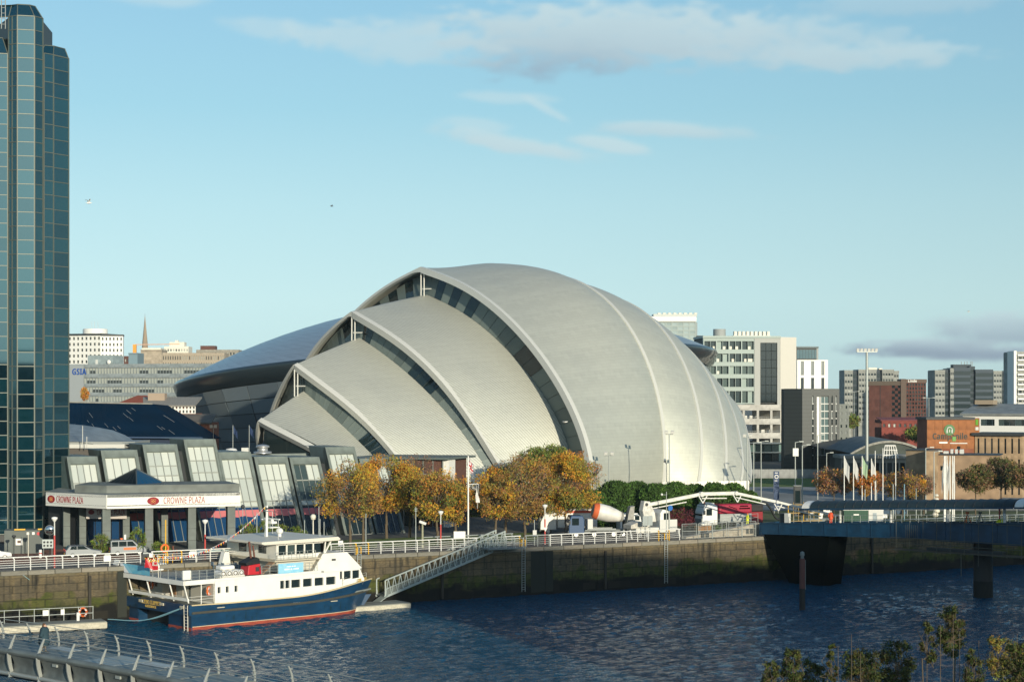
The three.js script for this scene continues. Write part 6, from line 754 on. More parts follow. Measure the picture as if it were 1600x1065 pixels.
  // upper deck rails, boards and gear
  const rail = (a, b, n, name, h = 1.15) => { for (let k = 0; k <= n; k++) { const p = a.clone().lerp(b, k / n); new GB().bar(p, p.clone().add(V(0, h, 0)), .035, 5).mesh('stanchion', M.galv, Bt); } for (let q = 1; q <= 3; q++) new GB().bar(a.clone().add(V(0, h * q / 3, 0)), b.clone().add(V(0, h * q / 3, 0)), .025, 5).mesh(name, M.galv, Bt); };
  const yR = 5.9; rail(V(-.6, yR, zP), V(-.6, yR, zS), 9, 'stern_rail'); rail(V(-.6, yR, zS), V(4.5, yR, zS), 5, 'deck_rail'); rail(V(10, yR, zS), V(18, yR, zS), 7, 'deck_rail'); rail(V(-.6, yR, zP), V(16, yR, zP), 12, 'deck_rail'); rail(V(7.5, yR, zS - 4), V(14, yR, zS - 4), 5, 'deck_rail');
  const bannerT = tex(128, 32, (x, y) => { const a = x / 128 + (y / 32) * .22, n = fbm(x / 14, y / 14, 3); return a < .3 ? [.92, .93, .94] : a < .42 ? [.55, .78, .86] : [.30 + .25 * n, .66 + .1 * n, .80]; }); { const g = new THREE.PlaneGeometry(5.4, 1.1); g.rotateY(-Math.PI / 2); g.translate(-.68, yR + .62, zP + 3.6); put('stern_banner', g, mat([1, 1, 1], .6, 0, { map: bannerT }), Bt); const h = new THREE.BoxGeometry(3.6, 1.25, .05); h.translate(14.1, yR + .6, zS + .06); put('side_banner', h, mat([1, 1, 1], .6, 0, { map: tex(96, 32, (x, y) => { const n = fbm(x / 12, y / 9, 3), w = (y > 10 && y < 15 && x > 22 && x < 78 && vnoise(x / 2.2, 3) > .4) || (y > 19 && y < 23 && x > 30 && x < 66 && vnoise(x / 2, 9) > .4); return w ? [.97, .97, .97] : [.45 + .2 * n, .74 + .08 * n, .88]; }) }), Bt); }
  const funnel = (x, z, s, dy = 0) => { const g = new THREE.Group(); g.name = 'funnel'; g.position.set(x, yR + dy, z); Bt.add(g); const pr = (pts, w, m, name) => { const b = new GB(); b.prism(pts.map(([a, c]) => [a * s, c * s]), -w * s / 2, w * s / 2, .05); b.mesh(name, m, g); }; pr([[-1.2, 0], [1.3, 0], [1.0, 1.7], [-1.0, 1.5]], 1.7, M.red, 'casing'); pr([[-1.35, 1.5], [1.05, 1.7], [.9, 2.5], [.4, 2.75], [-1.5, 1.95]], 1.75, M.black, 'black_top'); new GB().bar(V(.1 * s, 2.3 * s, 0), V(-.25 * s, 5.2 * s, 0), .16 * s, 8).bar(V(.5 * s, 2.3 * s, .3 * s), V(.2 * s, 4.6 * s, .3 * s), .13 * s, 8).mesh('exhaust_pipe', mat([.14, .05, .03], .7), g); new GB().box(.2 * s, .8 * s, .5 * s, 1.2 * s, .85 * s, .9 * s).mesh('vent', M.dark, g); };
  funnel(9.6, zS - 1.4, .78); funnel(6.2, zP + 1.6, .72, -.75);
  for (let k = 0; k < 4; k++) { const x = 4.8 + k * .82; new GB().add(new THREE.CylinderGeometry(.36, .36, 1.15, 14).rotateX(Math.PI / 2).translate(x, yR + .5, zS - .7)).mesh('liferaft', M.white, Bt); new GB().add(new THREE.TorusGeometry(.24, .05, 6, 14).translate(x, yR + .5, zS - .1)).mesh('raft_ring', M.dark, Bt); } new GB().box(4.4, 7.8, yR, yR + .2, zS - 1.2, zS - .2).mesh('raft_cradle', M.offwhite, Bt); new GB().rbox(5, 7, yR + .8, yR + 1.35, zS - 1.8, zS - .8, .2, 3).mesh('white_locker', M.white, Bt); new GB().rbox(2.4, 4.6, yR, yR + 1.0, zP + 1, zP + 2.4, .15).mesh('white_locker', M.white, Bt);
  { const b = new GB(), r = rng(6); for (let k = 0; k < 26; k++) { const x = 8 + r() * 9, z = zP + 1.6 + r() * 6.5; b.box(x, x + .5, yR + .4, yR + .46, z, z + .5).box(x, x + .06, yR + .4, yR + .9, z, z + .5).box(x + .2, x + .3, yR, yR + .4, z + .2, z + .3); } b.mesh('deck_seats', mat([.10, .16, .22], .6), Bt, 'stuff'); new GB().box(9, 18, yR + 2.05, yR + 2.2, zP + 1.2, zP + 2.6).mesh('awning', mat([.55, .68, .68], .6), Bt); for (const x of [9.2, 13.5, 17.8]) new GB().bar(V(x, yR, zP + 1.9), V(x, yR + 2.1, zP + 1.9), .05).mesh('awning_post', M.offwhite, Bt); new GB().slab(V(-.9, yR + .1, zP + .5), V(-.9, yR + .1, zP - .4), V(-.4, yR + 1.5, zP - .4), V(-.4, yR + 1.5, zP + .6), .08).mesh('white_screen', M.white, Bt); new GB().rbox(-.75, .3, yR + .1, yR + 1.25, zS - .2, zS + .1, .08).mesh('white_screen', M.white, Bt); }
  // wheelhouse block forward with sloping wings
  const w0 = 12.9, w1 = 20.4, z0 = zP + 2.2, z1 = zS - 1.4; const ws = new GB(); ws.box(w0 + .4, w0 + .6, 7.4, 9.35, z0, z1).box(w0 + .4, w1 - .6, 7.4, 8.0, z1 - .15, z1).box(w0 + .4, w1, 7.4, 8.0, z0, z0 + .15); ws.mesh('wheelhouse_wall', mWh, Bt); new GB().box(w0 + .3, w1 - .3, yR, 7.5, z0 - .2, z1 + .1).mesh('wheelhouse_base', mat([.62, .59, .5], .55), Bt);
  new GB().prism([[w0 - 1.8, 9.45], [w1 + 1.6, 9.45], [w1 + 1.9, 9.62], [w1 + 1.5, 9.95], [w0 - 2.2, 9.85], [w0 - 2.2, 9.6]], z0 - .6, z1 + .6, .04).mesh('wheelhouse_roof', mat([.70, .66, .56], .5), Bt);
  for (const z of [z1 - .12, z0]) for (let k = 0; k < 5; k++) { const a = lerp(w0 + .6, w1 - .4, k / 5); new GB().box(a + .1, a + 1.1, 8.05, 9.25, z + .02, z + .08).mesh('window', k === 1 ? M.glassMid : M.glassDark, Bt); new GB().box(a - .08, a + .1, 8.0, 9.45, z, z + .12).mesh('window_post', mWh, Bt); } new GB().box(w0 + .5, w1 - .2, 9.22, 9.46, z1 - .15, z1).box(w0 + .5, w1 - .2, 9.22, 9.46, z0, z0 + .15).mesh('wheelhouse_wall', mWh, Bt);
  for (let k = 0; k < 5; k++) { const z = lerp(z0, z1, k / 5); new GB().slab(V(w1, 8.0, z + .1), V(w1, 8.0, z + 1.35), V(w1 + .9, 9.4, z + 1.35), V(w1 + .9, 9.4, z + .1), .05).mesh('front_window', M.glassDark, Bt); new GB().beam(V(w1, 7.9, z), V(w1 + .95, 9.45, z), .14, .1).mesh('window_post', mWh, Bt); } new GB().beam(V(w1, 7.9, z1), V(w1 + .95, 9.45, z1), .16, .14).beam(V(w1 - .1, 7.9, z1), V(w1 + .1, 9.45, z1), .14, .14).mesh('corner_post', mWh, Bt); for (let k = 0; k < 2; k++) new GB().box(w0 + .35, w0 + .4, 8.1, 9.2, lerp(z0, z1, k * .4 + .25), lerp(z0, z1, k * .4 + .4)).mesh('window', M.glassDark, Bt);
  new GB().quad(V(18.0, 5.7, zS - .85), V(19.6, 7.9, zS - .85), V(19.6, 7.9, z1), V(18.0, 5.7, z1)).mesh('stair_face', mat([.33, .31, .26], .7), Bt); rail(V(12.4, 7.45, z1 + .9), V(18.2, 7.45, z1 + .9), 5, 'bridge_rail', 1.0); new GB().box(12.2, 19, 7.3, 7.45, z0 - .8, z1 + 1.0).mesh('bridge_deck_upper', mat([.55, .5, .38], .7), Bt); new GB().beam(V(10.7, yR, z1 + .3), V(12.6, 7.4, z1 + .3), .9, .1).mesh('stair', mat([.32, .2, .12], .7), Bt); { const g = new GB(); for (let k = 0; k < 7; k++) g.boxAt(V(10.8 + k * .28, yR + .1 + k * .21, z1 + .3), .25, .04, .8); g.mesh('tread', M.steel, Bt); }
  new GB().prism([[10.2, yR], [11.7, yR], [11.4, 8.1], [10.8, 8.1]], zP + 4.2, zP + 4.9, .03).mesh('white_vent', mWh, Bt);
  // mast with radar and aerials
  const mx = 15.8, mz = -B / 2; new GB().bar(V(mx, 9.8, mz), V(mx + .15, 13.9, mz), .22, 10, .1).mesh('mast', mWh, Bt); new GB().bar(V(mx, 13.2, mz - 1), V(mx, 13.2, mz + 1), .05).bar(V(mx + .1, 13.9, mz), V(mx + .1, 14.7, mz), .04).mesh('mast_arm', M.galv, Bt); new GB().box(mx + .2, mx + 1.6, 11.0, 11.12, mz - .5, mz + .5).rbox(mx + .5, mx + 1.3, 11.5, 11.85, mz - .4, mz + .4, .1).box(mx + .2, mx + 1.8, 12.0, 12.12, mz - 1.1, mz - .9).mesh('radar_platform', M.white, Bt); new GB().beam(V(mx + .9, 12.15, mz - 1.3), V(mx + .9, 12.15, mz + 1.3), .14, .16).cyl(mx + .9, 11.8, 12.1, mz, .2).mesh('radar', M.white, Bt); new GB().sph(V(mx + 1.3, 10.6, mz + .8), .42).cyl(mx + 1.3, 9.9, 10.3, mz + .8, .2).mesh('dome_aerial', M.white, Bt); for (const [x, z, h] of [[w1 + .2, z1 - 1, 2.4], [w1 - 1.2, z0 + 1, 3], [14, z1 - .5, 2.6]]) new GB().bar(V(x, 9.8, z), V(x, 9.8 + h, z), .035).mesh('whip_aerial', M.offwhite, Bt); new GB().sph(V(mx + .1, 13.5, mz), .16).mesh('masthead_lamp', M.dark, Bt);
  // stern gear: ladder, fairleads, lettering, bow details
  { const g = new GB(); for (const z of [-.25, -.85]) g.bar(V(-.3, -.5, z), V(-.35, 3.0, z), .05); g.mesh('ladder_rail', M.cream, Bt); for (let k = 0; k < 9; k++) new GB().bar(V(-.32, -.3 + k * .37, -.25), V(-.32, -.3 + k * .37, -.85), .04).mesh('rung', M.cream, Bt); }
  { const t = lettering('CLYDE CLIPPER', fontSerif, .5, .03, 3.6); t.rotateY(-Math.PI / 2); t.translate(-.38, 2.42, -B / 2 - 1.8); put('lettering', t, mat([.55, .38, .1], .5), Bt); const q = lettering('GREENOCK', fontSerif, .3, .03, 1.9); q.rotateY(-Math.PI / 2); q.translate(-.38, 2.02, -B / 2 - .95); put('lettering', q, mat([.55, .38, .1], .5), Bt); const b = lettering('CLYDE CLIPPER', fontSerif, .34, .03, 2.5); b.rotateY(.42); b.translate(24.5, 4.0, -.95); put('lettering', b, mat([.55, .38, .1], .5), Bt); }
  for (const z of [-1.1, -4.6, -B + 4.9, -B + 1.2]) new GB().rbox(-.5, -.36, 2.5, 2.85, z - .35, z + .35, .05).mesh('fairlead', mat([.5, .45, .33], .6), Bt); for (const [x, y] of [[3.4, 2.4], [19.5, 1.9], [14, 2.1]]) new GB().box(x, x + 1.0, y, y + .1, -.02, .03).mesh('scupper', mat([.5, .45, .33], .6), Bt);
  new GB().bar(V(26.6, 4.3, -B * .5), V(27.2, 5.4, -B * .5), .05).mesh('jackstaff', M.offwhite, Bt); rail(V(22.5, dk(22.5), -1.3), V(27, dk(27), -2.2), 4, 'bow_rail', .9);
  // things carried by the boat
  const w = (x, y, z) => Bt.localToWorld(V(x, y, z)); Bt.updateMatrixWorld(true);
  for (const [x, y, z, t, lab] of [[3.2, 4.4, zS - .6, Math.PI / 2, 'orange lifebuoy on the starboard aft corner of the boat cabin'], [2.0, 4.4, zP + 2.9, Math.PI / 2, 'orange lifebuoy on the shaded port aft wall of the boat']]) { const o = thing('lifebuoy', lab, 'lifebuoy', w(x, y, z), al + t + (z < -6 ? 0 : -1)); new GB().add(new THREE.TorusGeometry(.4, .13, 8, 20)).mesh('ring', M.orange, o); const bn = new GB(); for (let k = 0; k < 4; k++) { const a = k * 1.57 + .78; bn.boxAt(V(Math.cos(a) * .4, Math.sin(a) * .4, 0), .14, .3, .3, 0, 0, a); } bn.mesh('band', M.white, o); }
  { const p = w(-.7, 5.6, zS - 4.2), o = thing('red_ensign', 'red ensign hanging from a short staff at the boat stern', 'flag', p, al); o.scale.setScalar(.62); new GB().bar(V(0, 0, 0), V(-.3, 4.5, 0), .06).mesh('staff', M.cream, o); const g = []; for (let i = 0; i <= 10; i++) { const a = i / 10, row = []; for (let j = 0; j <= 6; j++) row.push(V(-.2 - a * 1.6, 3.3 - j * .24 + a * .3 - .15 * Math.sin(a * 6), -a * 1.7 + .15 * Math.sin(a * 8 + j * .4))); g.push(row); } put('red_flag', surf(g), M.red, o); const gb = new GB(); gb.quad(g[0][0].clone().add(V(-.05, 0, .06)), g[4][0].clone().add(V(-.05, 0, .06)), g[4][3].clone().add(V(-.05, 0, .06)), g[0][3].clone().add(V(-.05, 0, .06))); gb.mesh('canton', mat([.5, .45, .4], .7), o); const bb = []; for (let i = 0; i <= 8; i++) { const row = []; for (let j = 0; j <= 5; j++) row.push(V(.1 - i * .24, 4.15 - j * .18 + .1 * Math.sin(i + j), -i * .2 + .12 * Math.sin(i * 2 + j))); bb.push(row); } put('patterned_bunting', surf(bb), mat([1, 1, 1], .7, 0, { map: tex(32, 16, (x, y) => { const k = hash2(x >> 2, y >> 2); return k < .35 ? [.05, .12, .05] : k < .6 ? [.9, .75, .2] : k < .85 ? [.92, .9, .85] : [.7, .1, .1]; }) }), o); }
  { // bunting from stern to mast
    const o = thing('bunting', 'string of small coloured flags from the boat stern to the mast', 'bunting', V(0, 0, 0)); const a = w(-1, 8.6, zS - 4.2), b = w(mx, 13.9, mz), pt = (k) => a.clone().lerp(b, k).add(V(0, -2.0 * 4 * k * (1 - k), 0)); new GB().tube([0, .2, .4, .6, .8, 1].map(pt), .025, 4).mesh('line', M.offwhite, o); const cols = [M.red, M.yellow, M.orange, M.white, mat([.2, .25, .4], .7), mat([.5, .25, .2], .7)]; for (let k = 1; k < 44; k++) { const p = pt(k / 44), q = pt((k + .7) / 44), m = p.clone().lerp(q, .5).add(V(0, -.3, .1)); new GB().quad(p, q, m, m.clone().add(V(.01, 0, 0))).mesh('pennant', cols[(k * 7) % 6], o); } }
  // mooring lines
  const rope = (lab, a, b, sag, r = .045) => { const o = thing('mooring_rope', lab, 'rope', V(0, 0, 0)); const mid = a.clone().lerp(b, .5).add(V(0, -sag, 0)); new GB().tube([a, mid, b], r, 5, 16).mesh('rope', mat([.25, .48, .55], .7), o); new GB().sph(a, .12).mesh('eye', M.grey, o); };
  rope('blue mooring rope from the port quarter to the pontoon', w(-.5, 2.6, -B + 1.2), G(108, 966, .5), .3); rope('blue mooring rope from the starboard quarter, upper of two', w(-.5, 2.6, -1.1), G(168, 967, .4), .7); rope('blue mooring rope from the starboard quarter, lower of two', w(-.5, 2.5, -1.2), G(215, 971, .2), .2);
  rope('thin line slanting from the quay top down to the pontoon', atQ(36, 0).setY(5.6), G(122, 960, .8), .1, .025);
}
// ---------------------------------------------------------------- pontoons, piles and gangway
{
  const deckT = withRep(tex(64, 64, (x, y) => { const k = y % 16 < 2 ? .7 : .95 + .1 * vnoise(x / 3, y); return [k, k, k]; }), 1 / 2.4);
  const pont = (lab, a, b, w, top) => { const f = front(a, b), t = thing('pontoon', lab, 'pontoon', V(a.x, 0, a.z), f.turn), L = f.L; new GB().rbox(0, L, top - .14, top, -w, 0, .03).mesh('deck', mat([.24, .25, .22], .85, 0, { map: deckT }), t); new GB().box(-.02, L + .02, top - .75, top - .12, -.04, .06).box(L - .04, L + .06, top - .75, top - .12, -w, 0).mesh('pale_fender_board', mat([.58, .54, .42], .8, 0, { map: patch1 }), t); for (let k = 0; k < L / 2.4; k++) new GB().rbox(k * 2.4 + .1, Math.min(L, k * 2.4 + 2.2), -.5, top - .16, -w + .2, -.1, .1).mesh('float', M.dark, t); return { t, L }; };
  { const { t, L } = pont('grey pontoon with rails and a lifebuoy at the far left below the quay', G(-60, 982, .9), G(166, 970, .9), 2.6, .9); for (let k = 0; k <= 9; k++) new GB().bar(V(L * k / 9.6, .9, -2.4), V(L * k / 9.6, 2.35, -2.4), .05).mesh('post', M.galv, t); for (const y of [1.6, 2.3]) new GB().bar(V(0, y, -2.4), V(L * .94, y, -2.4), .045).mesh('rail', M.galv, t); for (const [x, w] of [[L * .6, .62], [L * .72, .4]]) new GB().box(x - w / 2, x + w / 2, 1.55, 2.15, -2.36, -2.32).mesh('white_notice', M.white, t); new GB().box(L * .81, L * .83, .9, 1.8, -1.9, -1.6).box(L * .15, L * .22, .9, 1.0, -.5, -.3).mesh('cleat', M.steel, t);
    const o = thing('lifebuoy', 'orange lifebuoy standing on the left pontoon rail', 'lifebuoy', G(129, 956, 1.3), .1); new GB().add(new THREE.TorusGeometry(.42, .14, 8, 20)).mesh('ring', M.orange, o); const bn = new GB(); for (let k = 0; k < 4; k++) { const a = k * 1.57 + .78; bn.boxAt(V(Math.cos(a) * .42, Math.sin(a) * .42, 0), .14, .31, .31, 0, 0, a); } bn.mesh('band', M.white, o); }
  pont('pontoon with pale timber edge at the foot of the gangway', G(545, 948, .6), G(641, 941, .6), 3.4, .6);
  pont('low grey pontoon in front of the footbridge at far left', G(-60, 985, .3), G(30, 979, .3), 1.2, .3);
  // gangway: two trussed sides, deck of slats between them
  const a = G(602, 932, 1.1), b = atQ(789, .2, GY + .25), ax = b.clone().sub(a), L = ax.length(), t = thing('gangway', 'long grey trussed aluminium gangway sloping from quay to pontoon', 'gangway', a), dirv = ax.clone().normalize(), sv = V(dirv.z, 0, -dirv.x).normalize(); if (sv.z > 0) sv.negate(); const P3 = (s, h, w) => dirv.clone().multiplyScalar(s).add(V(0, h, 0)).addScaledVector(sv, w), W = 2.0, n = 21, mA = mat([.40, .45, .43], .45, .4);
  for (const w of [0, W]) { const H = 2.0; new GB().beam(P3(-.2, 0, w), P3(L, 0, w), .14, .26).mesh('bottom_chord', mA, t); new GB().beam(P3(0, H, w), P3(L, H - .1, w), .14, .16).mesh('top_chord', mA, t); new GB().beam(P3(0, .9, w), P3(L, .85, w), .07, .07).mesh('hand_rail', mA, t); for (let k = 0; k < n; k++) { const s0 = L * k / n, s1 = L * (k + 1) / n; new GB().beam(P3(s0, 0, w), P3((s0 + s1) / 2, H, w), .08, .1).mesh('brace', mA, t); new GB().beam(P3((s0 + s1) / 2, H, w), P3(s1, 0, w), .08, .1).mesh('brace', mA, t); } new GB().beam(P3(0, 0, w), P3(0, H, w), .14, .14).beam(P3(L, 0, w), P3(L, H, w), .14, .14).mesh('end_post', mA, t); new GB().slab(P3(.1, .1, w + .06), P3(L - .1, .1, w + .06), P3(L - .1, 1.0, w + .06), P3(.1, 1.0, w + .06), .015).mesh('mesh_infill', mat([.30, .34, .32], .6, .3, { transparent: true, opacity: .45 }), t); }
  for (let k = 0; k < 60; k++) new GB().beam(P3(L * k / 60, .12, 0), P3(L * k / 60, .12, W), .3, .05).mesh('deck_slat', M.grey, t); new GB().beam(P3(-2.2, -.55, .3), P3(.2, .1, .3), 1.4, .08).mesh('foot_plate', mA, t);
  const hp = thing('quay_landing', 'dark railed landing at the top of the gangway', 'landing', atQ(779, -.3, GY), QTURN); new GB().box(-2.5, 2.6, .1, .25, -.4, 2.2).mesh('deck', M.grey, hp); for (const z of [-.3, 2.1]) { for (let k = 0; k <= 4; k++) new GB().bar(V(-2.4 + k * 1.2, .25, z), V(-2.4 + k * 1.2, 1.5, z), .05).mesh('post', M.galv, hp); for (const y of [.8, 1.45]) new GB().bar(V(-2.4, y, z), V(2.5, y, z), .045).mesh('rail', M.galv, hp); }
  // mooring piles
  { const p = G(588, 935, 0), H = hgt(846, -p.z), o = thing('mooring_pile', 'square grey mooring pile with a bracket between boat bow and gangway', 'mooring pile', p, QTURN); new GB().rbox(.25, .75, -4, H, -.3, .3, .04).mesh('pile', mat([.20, .20, .17], .7, .3, { map: patch1 }), o); new GB().rbox(-.35, .1, -4, H - 1.6, -.25, .25, .04).mesh('pile', mat([.09, .09, .08], .8, .2, { map: patch1 }), o); new GB().boxAt(V(-.7, H - 2.9, 0), 1.6, .22, .5).bar(V(-.5, H - 2.8, 0), V(.2, H - 1.6, 0), .08).bar(V(-.3, H - 1.6, 0), V(.3, H - 1.3, 0), .1).mesh('bracket', M.galv, o); }
  { const p = G(1254, 953, 0), H = hgt(872, -p.z), o = thing('channel_marker', 'rust red round marker pile standing in the river', 'marker pile', p); new GB().lathe([[.34, -4], [.34, H - .2], [.28, H], [0, H]], 20).mesh('pile', mat([.14, .055, .045], .8, 0, { map: patch1 }), o); new GB().lathe([[.35, -4], [.35, H * .42]], 20).mesh('wet_sleeve', mat([.015, .013, .012], .6), o); new GB().lathe([[.2, H], [.2, H + .3], [.28, H + .35], [.22, H + .75], [0, H + .85]], 14).mesh('lantern', M.grey, o); new GB().bar(V(.36, H * .4, .1), V(.36, H - .2, .1), .04).mesh('ladder_bar', M.grey, o); }
}
// ---------------------------------------------------------------- blue girder bridge with a roofed walkway
{
  const A = P(1188, 0, 250), C = P(1523, 0, 228), f = front(A, C), br = thing('girder_bridge', 'dark blue girder bridge with a curved walkway roof, under repair', 'bridge', V(A.x, 0, A.z), f.turn), XL = f.L, Lb = XL * 2.6;
  const yT = (x) => lerp(hgt(817, 250), hgt(817, 228), x / XL) - .35 * Math.max(0, x / XL - 1) ** 2, yB = (x) => { const u = x / XL; return yT(x) - lerp(1.45, 2.15, u) - (u > .8 ? .5 * Math.max(0, 1 - Math.abs(u - 1.25) / .6) : 0); };
  const mB = phys([.006, .05, .11], .4, { map: withRep(patchy, 1 / 6) }), W = 4.6, N = 30;
  const side = (z) => { const g = [[], []]; for (let k = 0; k <= N; k++) { const x = Lb * k / N; g[0].push(V(x, yT(x), z)); g[1].push(V(x, yB(x), z)); } return surf(g); };
  put('girder', side(0), mB, br); put('girder', side(-W), mB, br); { const u = [[], []]; for (let k = 0; k <= N; k++) { const x = Lb * k / N; u[0].push(V(x, yB(x) + .1, 0)); u[1].push(V(x, yB(x) + .1, -W)); } put('soffit', surf(u), M.dark, br); const d = [[], []]; for (let k = 0; k <= N; k++) { const x = Lb * k / N; d[0].push(V(x, yT(x) - .25, 0)); d[1].push(V(x, yT(x) - .25, -W)); } put('deck', surf(d), M.concrete, br); }
  new GB().box(-.12, .05, yB(0), yT(0), -W, 0).mesh('girder_end', mB, br); { const fl = new GB(), st = new GB(); for (let k = 0; k < N; k++) { const x0 = Lb * k / N, x1 = Lb * (k + 1) / N; fl.beam(V(x0, yT(x0), .05), V(x1, yT(x1), .05), .22, .1).beam(V(x0, yB(x0), .05), V(x1, yB(x1), .05), .22, .1); } fl.mesh('flange', mB, br); for (let x = 3.2; x < Lb; x += 3.6) new GB().box(x, x + .07, yB(x), yT(x), 0, .07).mesh('stiffener', mB, br); }
  // wedge at the bridge end, its black painted for shade; piers
  new GB().prism([[.4, yB(0) - .1], [11, yB(6) - .1], [9.5, -3], [6.5, -3]], -W - .2, -.3, .05).mesh('abutment_shade_wedge', phys([.002, .003, .003], 1, { specularIntensity: 0 }), br);
  for (const x of [XL, XL * 2.2]) new GB().cyl(x, -4, yB(x) + .05, -W / 2, 1.2, 1.2, 32).mesh('pier', mat([.035, .035, .035], .85, 0, { map: patch1 }), br), new GB().cyl(x, -4, 2.1, -W / 2, 1.215, 1.215, 32).mesh('pier_weed', mat([.008, .01, .008], .8), br);
  // canopy: a run of curved panels on posts
  const can = (x0, x1, m, end) => { const n = Math.round((x1 - x0) / 1.36); for (let k = 0; k < n; k++) { const xa = lerp(x0, x1, k / n) + .03, xb = lerp(x0, x1, (k + 1) / n) - .03, g = [[], []]; for (let j = 0; j <= 10; j++) { const a = lerp(-.1, Math.PI + .1, j / 10), yb = yT((xa + xb) / 2) + 1.95; const pt = (x) => V(x, yb + Math.sin(a) * .95, -W / 2 + Math.cos(a) * 1.9); g[0].push(pt(xa)); g[1].push(pt(xb)); } put('roof_panel', surf(g), end && (k === 0) ? M.white : m, br); } for (const z of [-W / 2 - 1.9, -W / 2 + 1.9]) new GB().beam(V(x0, yT(x0) + 1.85, z), V(x1, yT(x1) + 1.85, z), .12, .22).mesh('roof_gutter', mB, br); const rb = new GB(); for (let k = 0; k <= n; k++) { const x = lerp(x0, x1, k / n); for (let j = 0; j < 8; j++) { const a0 = j / 8 * Math.PI, a1 = (j + 1) / 8 * Math.PI, q = (a) => V(x, yT(x) + 1.95 + Math.sin(a) * .98, -W / 2 + Math.cos(a) * 1.93); rb.bar(q(a0), q(a1), .04, 4); } } rb.mesh('roof_rib', M.dark, br); };
  const xOf = (px) => { const k = (px - 800) / FP; const ux = (C.x - A.x) / XL, uz = (C.z - A.z) / XL; return (k * -A.z - A.x) / (ux + k * uz); };
  const mCan = phys([.022, .04, .05], .55, { specularIntensity: .5 }); can(xOf(1250), xOf(1581), mCan, true); can(xOf(1583), xOf(1760), phys([.35, .42, .46], .25), true);
  for (const px of [1308.5, 1388, 1477, 1566]) { const x = xOf(px); for (const z of [-W / 2 + 1.6]) { new GB().bar(V(x, yT(x) - .3, z), V(x, yT(x) + 1.9, z), .17, 10).mesh('roof_post', M.grey, br); new GB().bar(V(x, yT(x) - .3, z), V(x, yT(x) + 1.1, z), .2, 10).mesh('white_wrap', M.offwhite, br); } } { const x = xOf(1225); new GB().rbox(x - .35, x + .35, yT(x) - .3, yT(x) + 1.3, -1.2, -.6, .05).mesh('white_wrap', M.offwhite, br); new GB().rbox(x - 1.4, x - .5, yT(x) - .2, yT(x) + 1.25, -2, -1, .05).mesh('dark_cabinet', M.dark, br); }
  for (let px = 1240; px < 1600; px += 13) { const x = xOf(px); new GB().bar(V(x, yT(x), -.1), V(x, yT(x) + 1.0, -.1), .035, 5).mesh('deck_post', M.galv, br); } for (const y of [.5, 1.0]) new GB().bar(V(xOf(1240), yT(xOf(1240)) + y, -.1), V(xOf(1600), yT(xOf(1600)) + y, -.1), .025, 5).mesh('deck_rail', M.galv, br);
  br.updateMatrixWorld(true); const w = (x, y, z) => br.localToWorld(V(x, y, z));
  // hanging scaffold
  { const o = thing('scaffold', 'hanging tube scaffold with planks under the blue bridge', 'scaffold', br.position, f.turn), x0 = xOf(1404), x1 = xOf(1600), g = mat([.10, .10, .075], .6, .2), yb = yB(x0) - 1.5; for (let k = 0; k <= 9; k++) { const x = lerp(x0, x1, k / 9); new GB().bar(V(x, yb - .2 - (k === 6 ? 1.2 : 0), .5), V(x, yT(x) + (k < 6 ? 1.5 : .3), .5), .03, 5).mesh('standard', g, o); new GB().bar(V(x, yb, -1.5), V(x, yb, .8), .04, 5).mesh('transom', g, o); } for (const y of [yb, yb + .9, yb + 1.6, yT(x0) + .5]) new GB().bar(V(x0 - .8, y, .55), V(x1, y, .55), .04, 5).mesh('ledger', g, o); for (const z of [-.9, -.3, .25]) new GB().box(x0 - .6, x1, yb + .03, yb + .1, z - .25, z + .25).mesh('plank', mat([.10, .08, .055], .9), o); const ld = new GB(); for (let k = 0; k < 7; k++) ld.bar(V(x0 + 1.4 + k * .28, yB(x0), .5), V(x0 + 1.4 + k * .28, yT(x0) - .1, .5), .02, 4); ld.mesh('mesh_panel', g, o); new GB().box(x0 + 4, x1 - 3, yb + .12, yb + .5, -1.2, -.2).mesh('stored_tubes', M.dark, o);
    new GB().bar(w(0, 0, 0).sub(br.position).set(x0 + 9.3, yb - 2.8, .5), V(x0 + 9.3, yb, .5), .05).mesh('standard', g, o); }
  // things on the far side of the bridge and on its deck
  const gy = GY; { const d = 274, o = thing('site_container', 'dark green site container behind the bridge posts', 'container', P(1319, 0, d).setY(GY)), Lc = 38 * d / FP, H = hgt(797, d) - GY; new GB().rbox(0, Lc, .2, H, -2.4, 0, .03).mesh('body', mat([.015, .09, .05], .6, 0, { map: patch4 }), o); for (let k = 0; k < 14; k++) new GB().box(Lc * k / 14 + .03, Lc * k / 14 + .13, .3, H - .15, 0, .04).mesh('corrugation', mat([.012, .075, .04], .6), o); new GB().box(-.1, Lc + .1, H, H + .12, -2.5, .1).mesh('roof_edge', M.offwhite, o); new GB().box(Lc * .4, Lc * .62, H - .8, H - .55, .04, .06).mesh('print', M.white, o);
    const c = thing('white_cabin', 'white site cabin beside the dark green container', 'cabin', P(1357.5, 0, d).setY(GY)), L2 = 23 * d / FP; new GB().rbox(0, L2, .15, H, -2.4, 0, .04).mesh('body', M.offwhite, c); new GB().box(L2 * .3, L2 * .55, .3, H - .4, 0, .04).mesh('door', mat([.30, .36, .38], .6), c); new GB().box(L2 * .98, L2 * 1.3, H * .45, H * .7, -1, -.2).mesh('air_unit', M.white, c); new GB().box(-.05, L2 + .05, H, H + .08, -2.45, .05).mesh('roof_edge', M.white, c); }
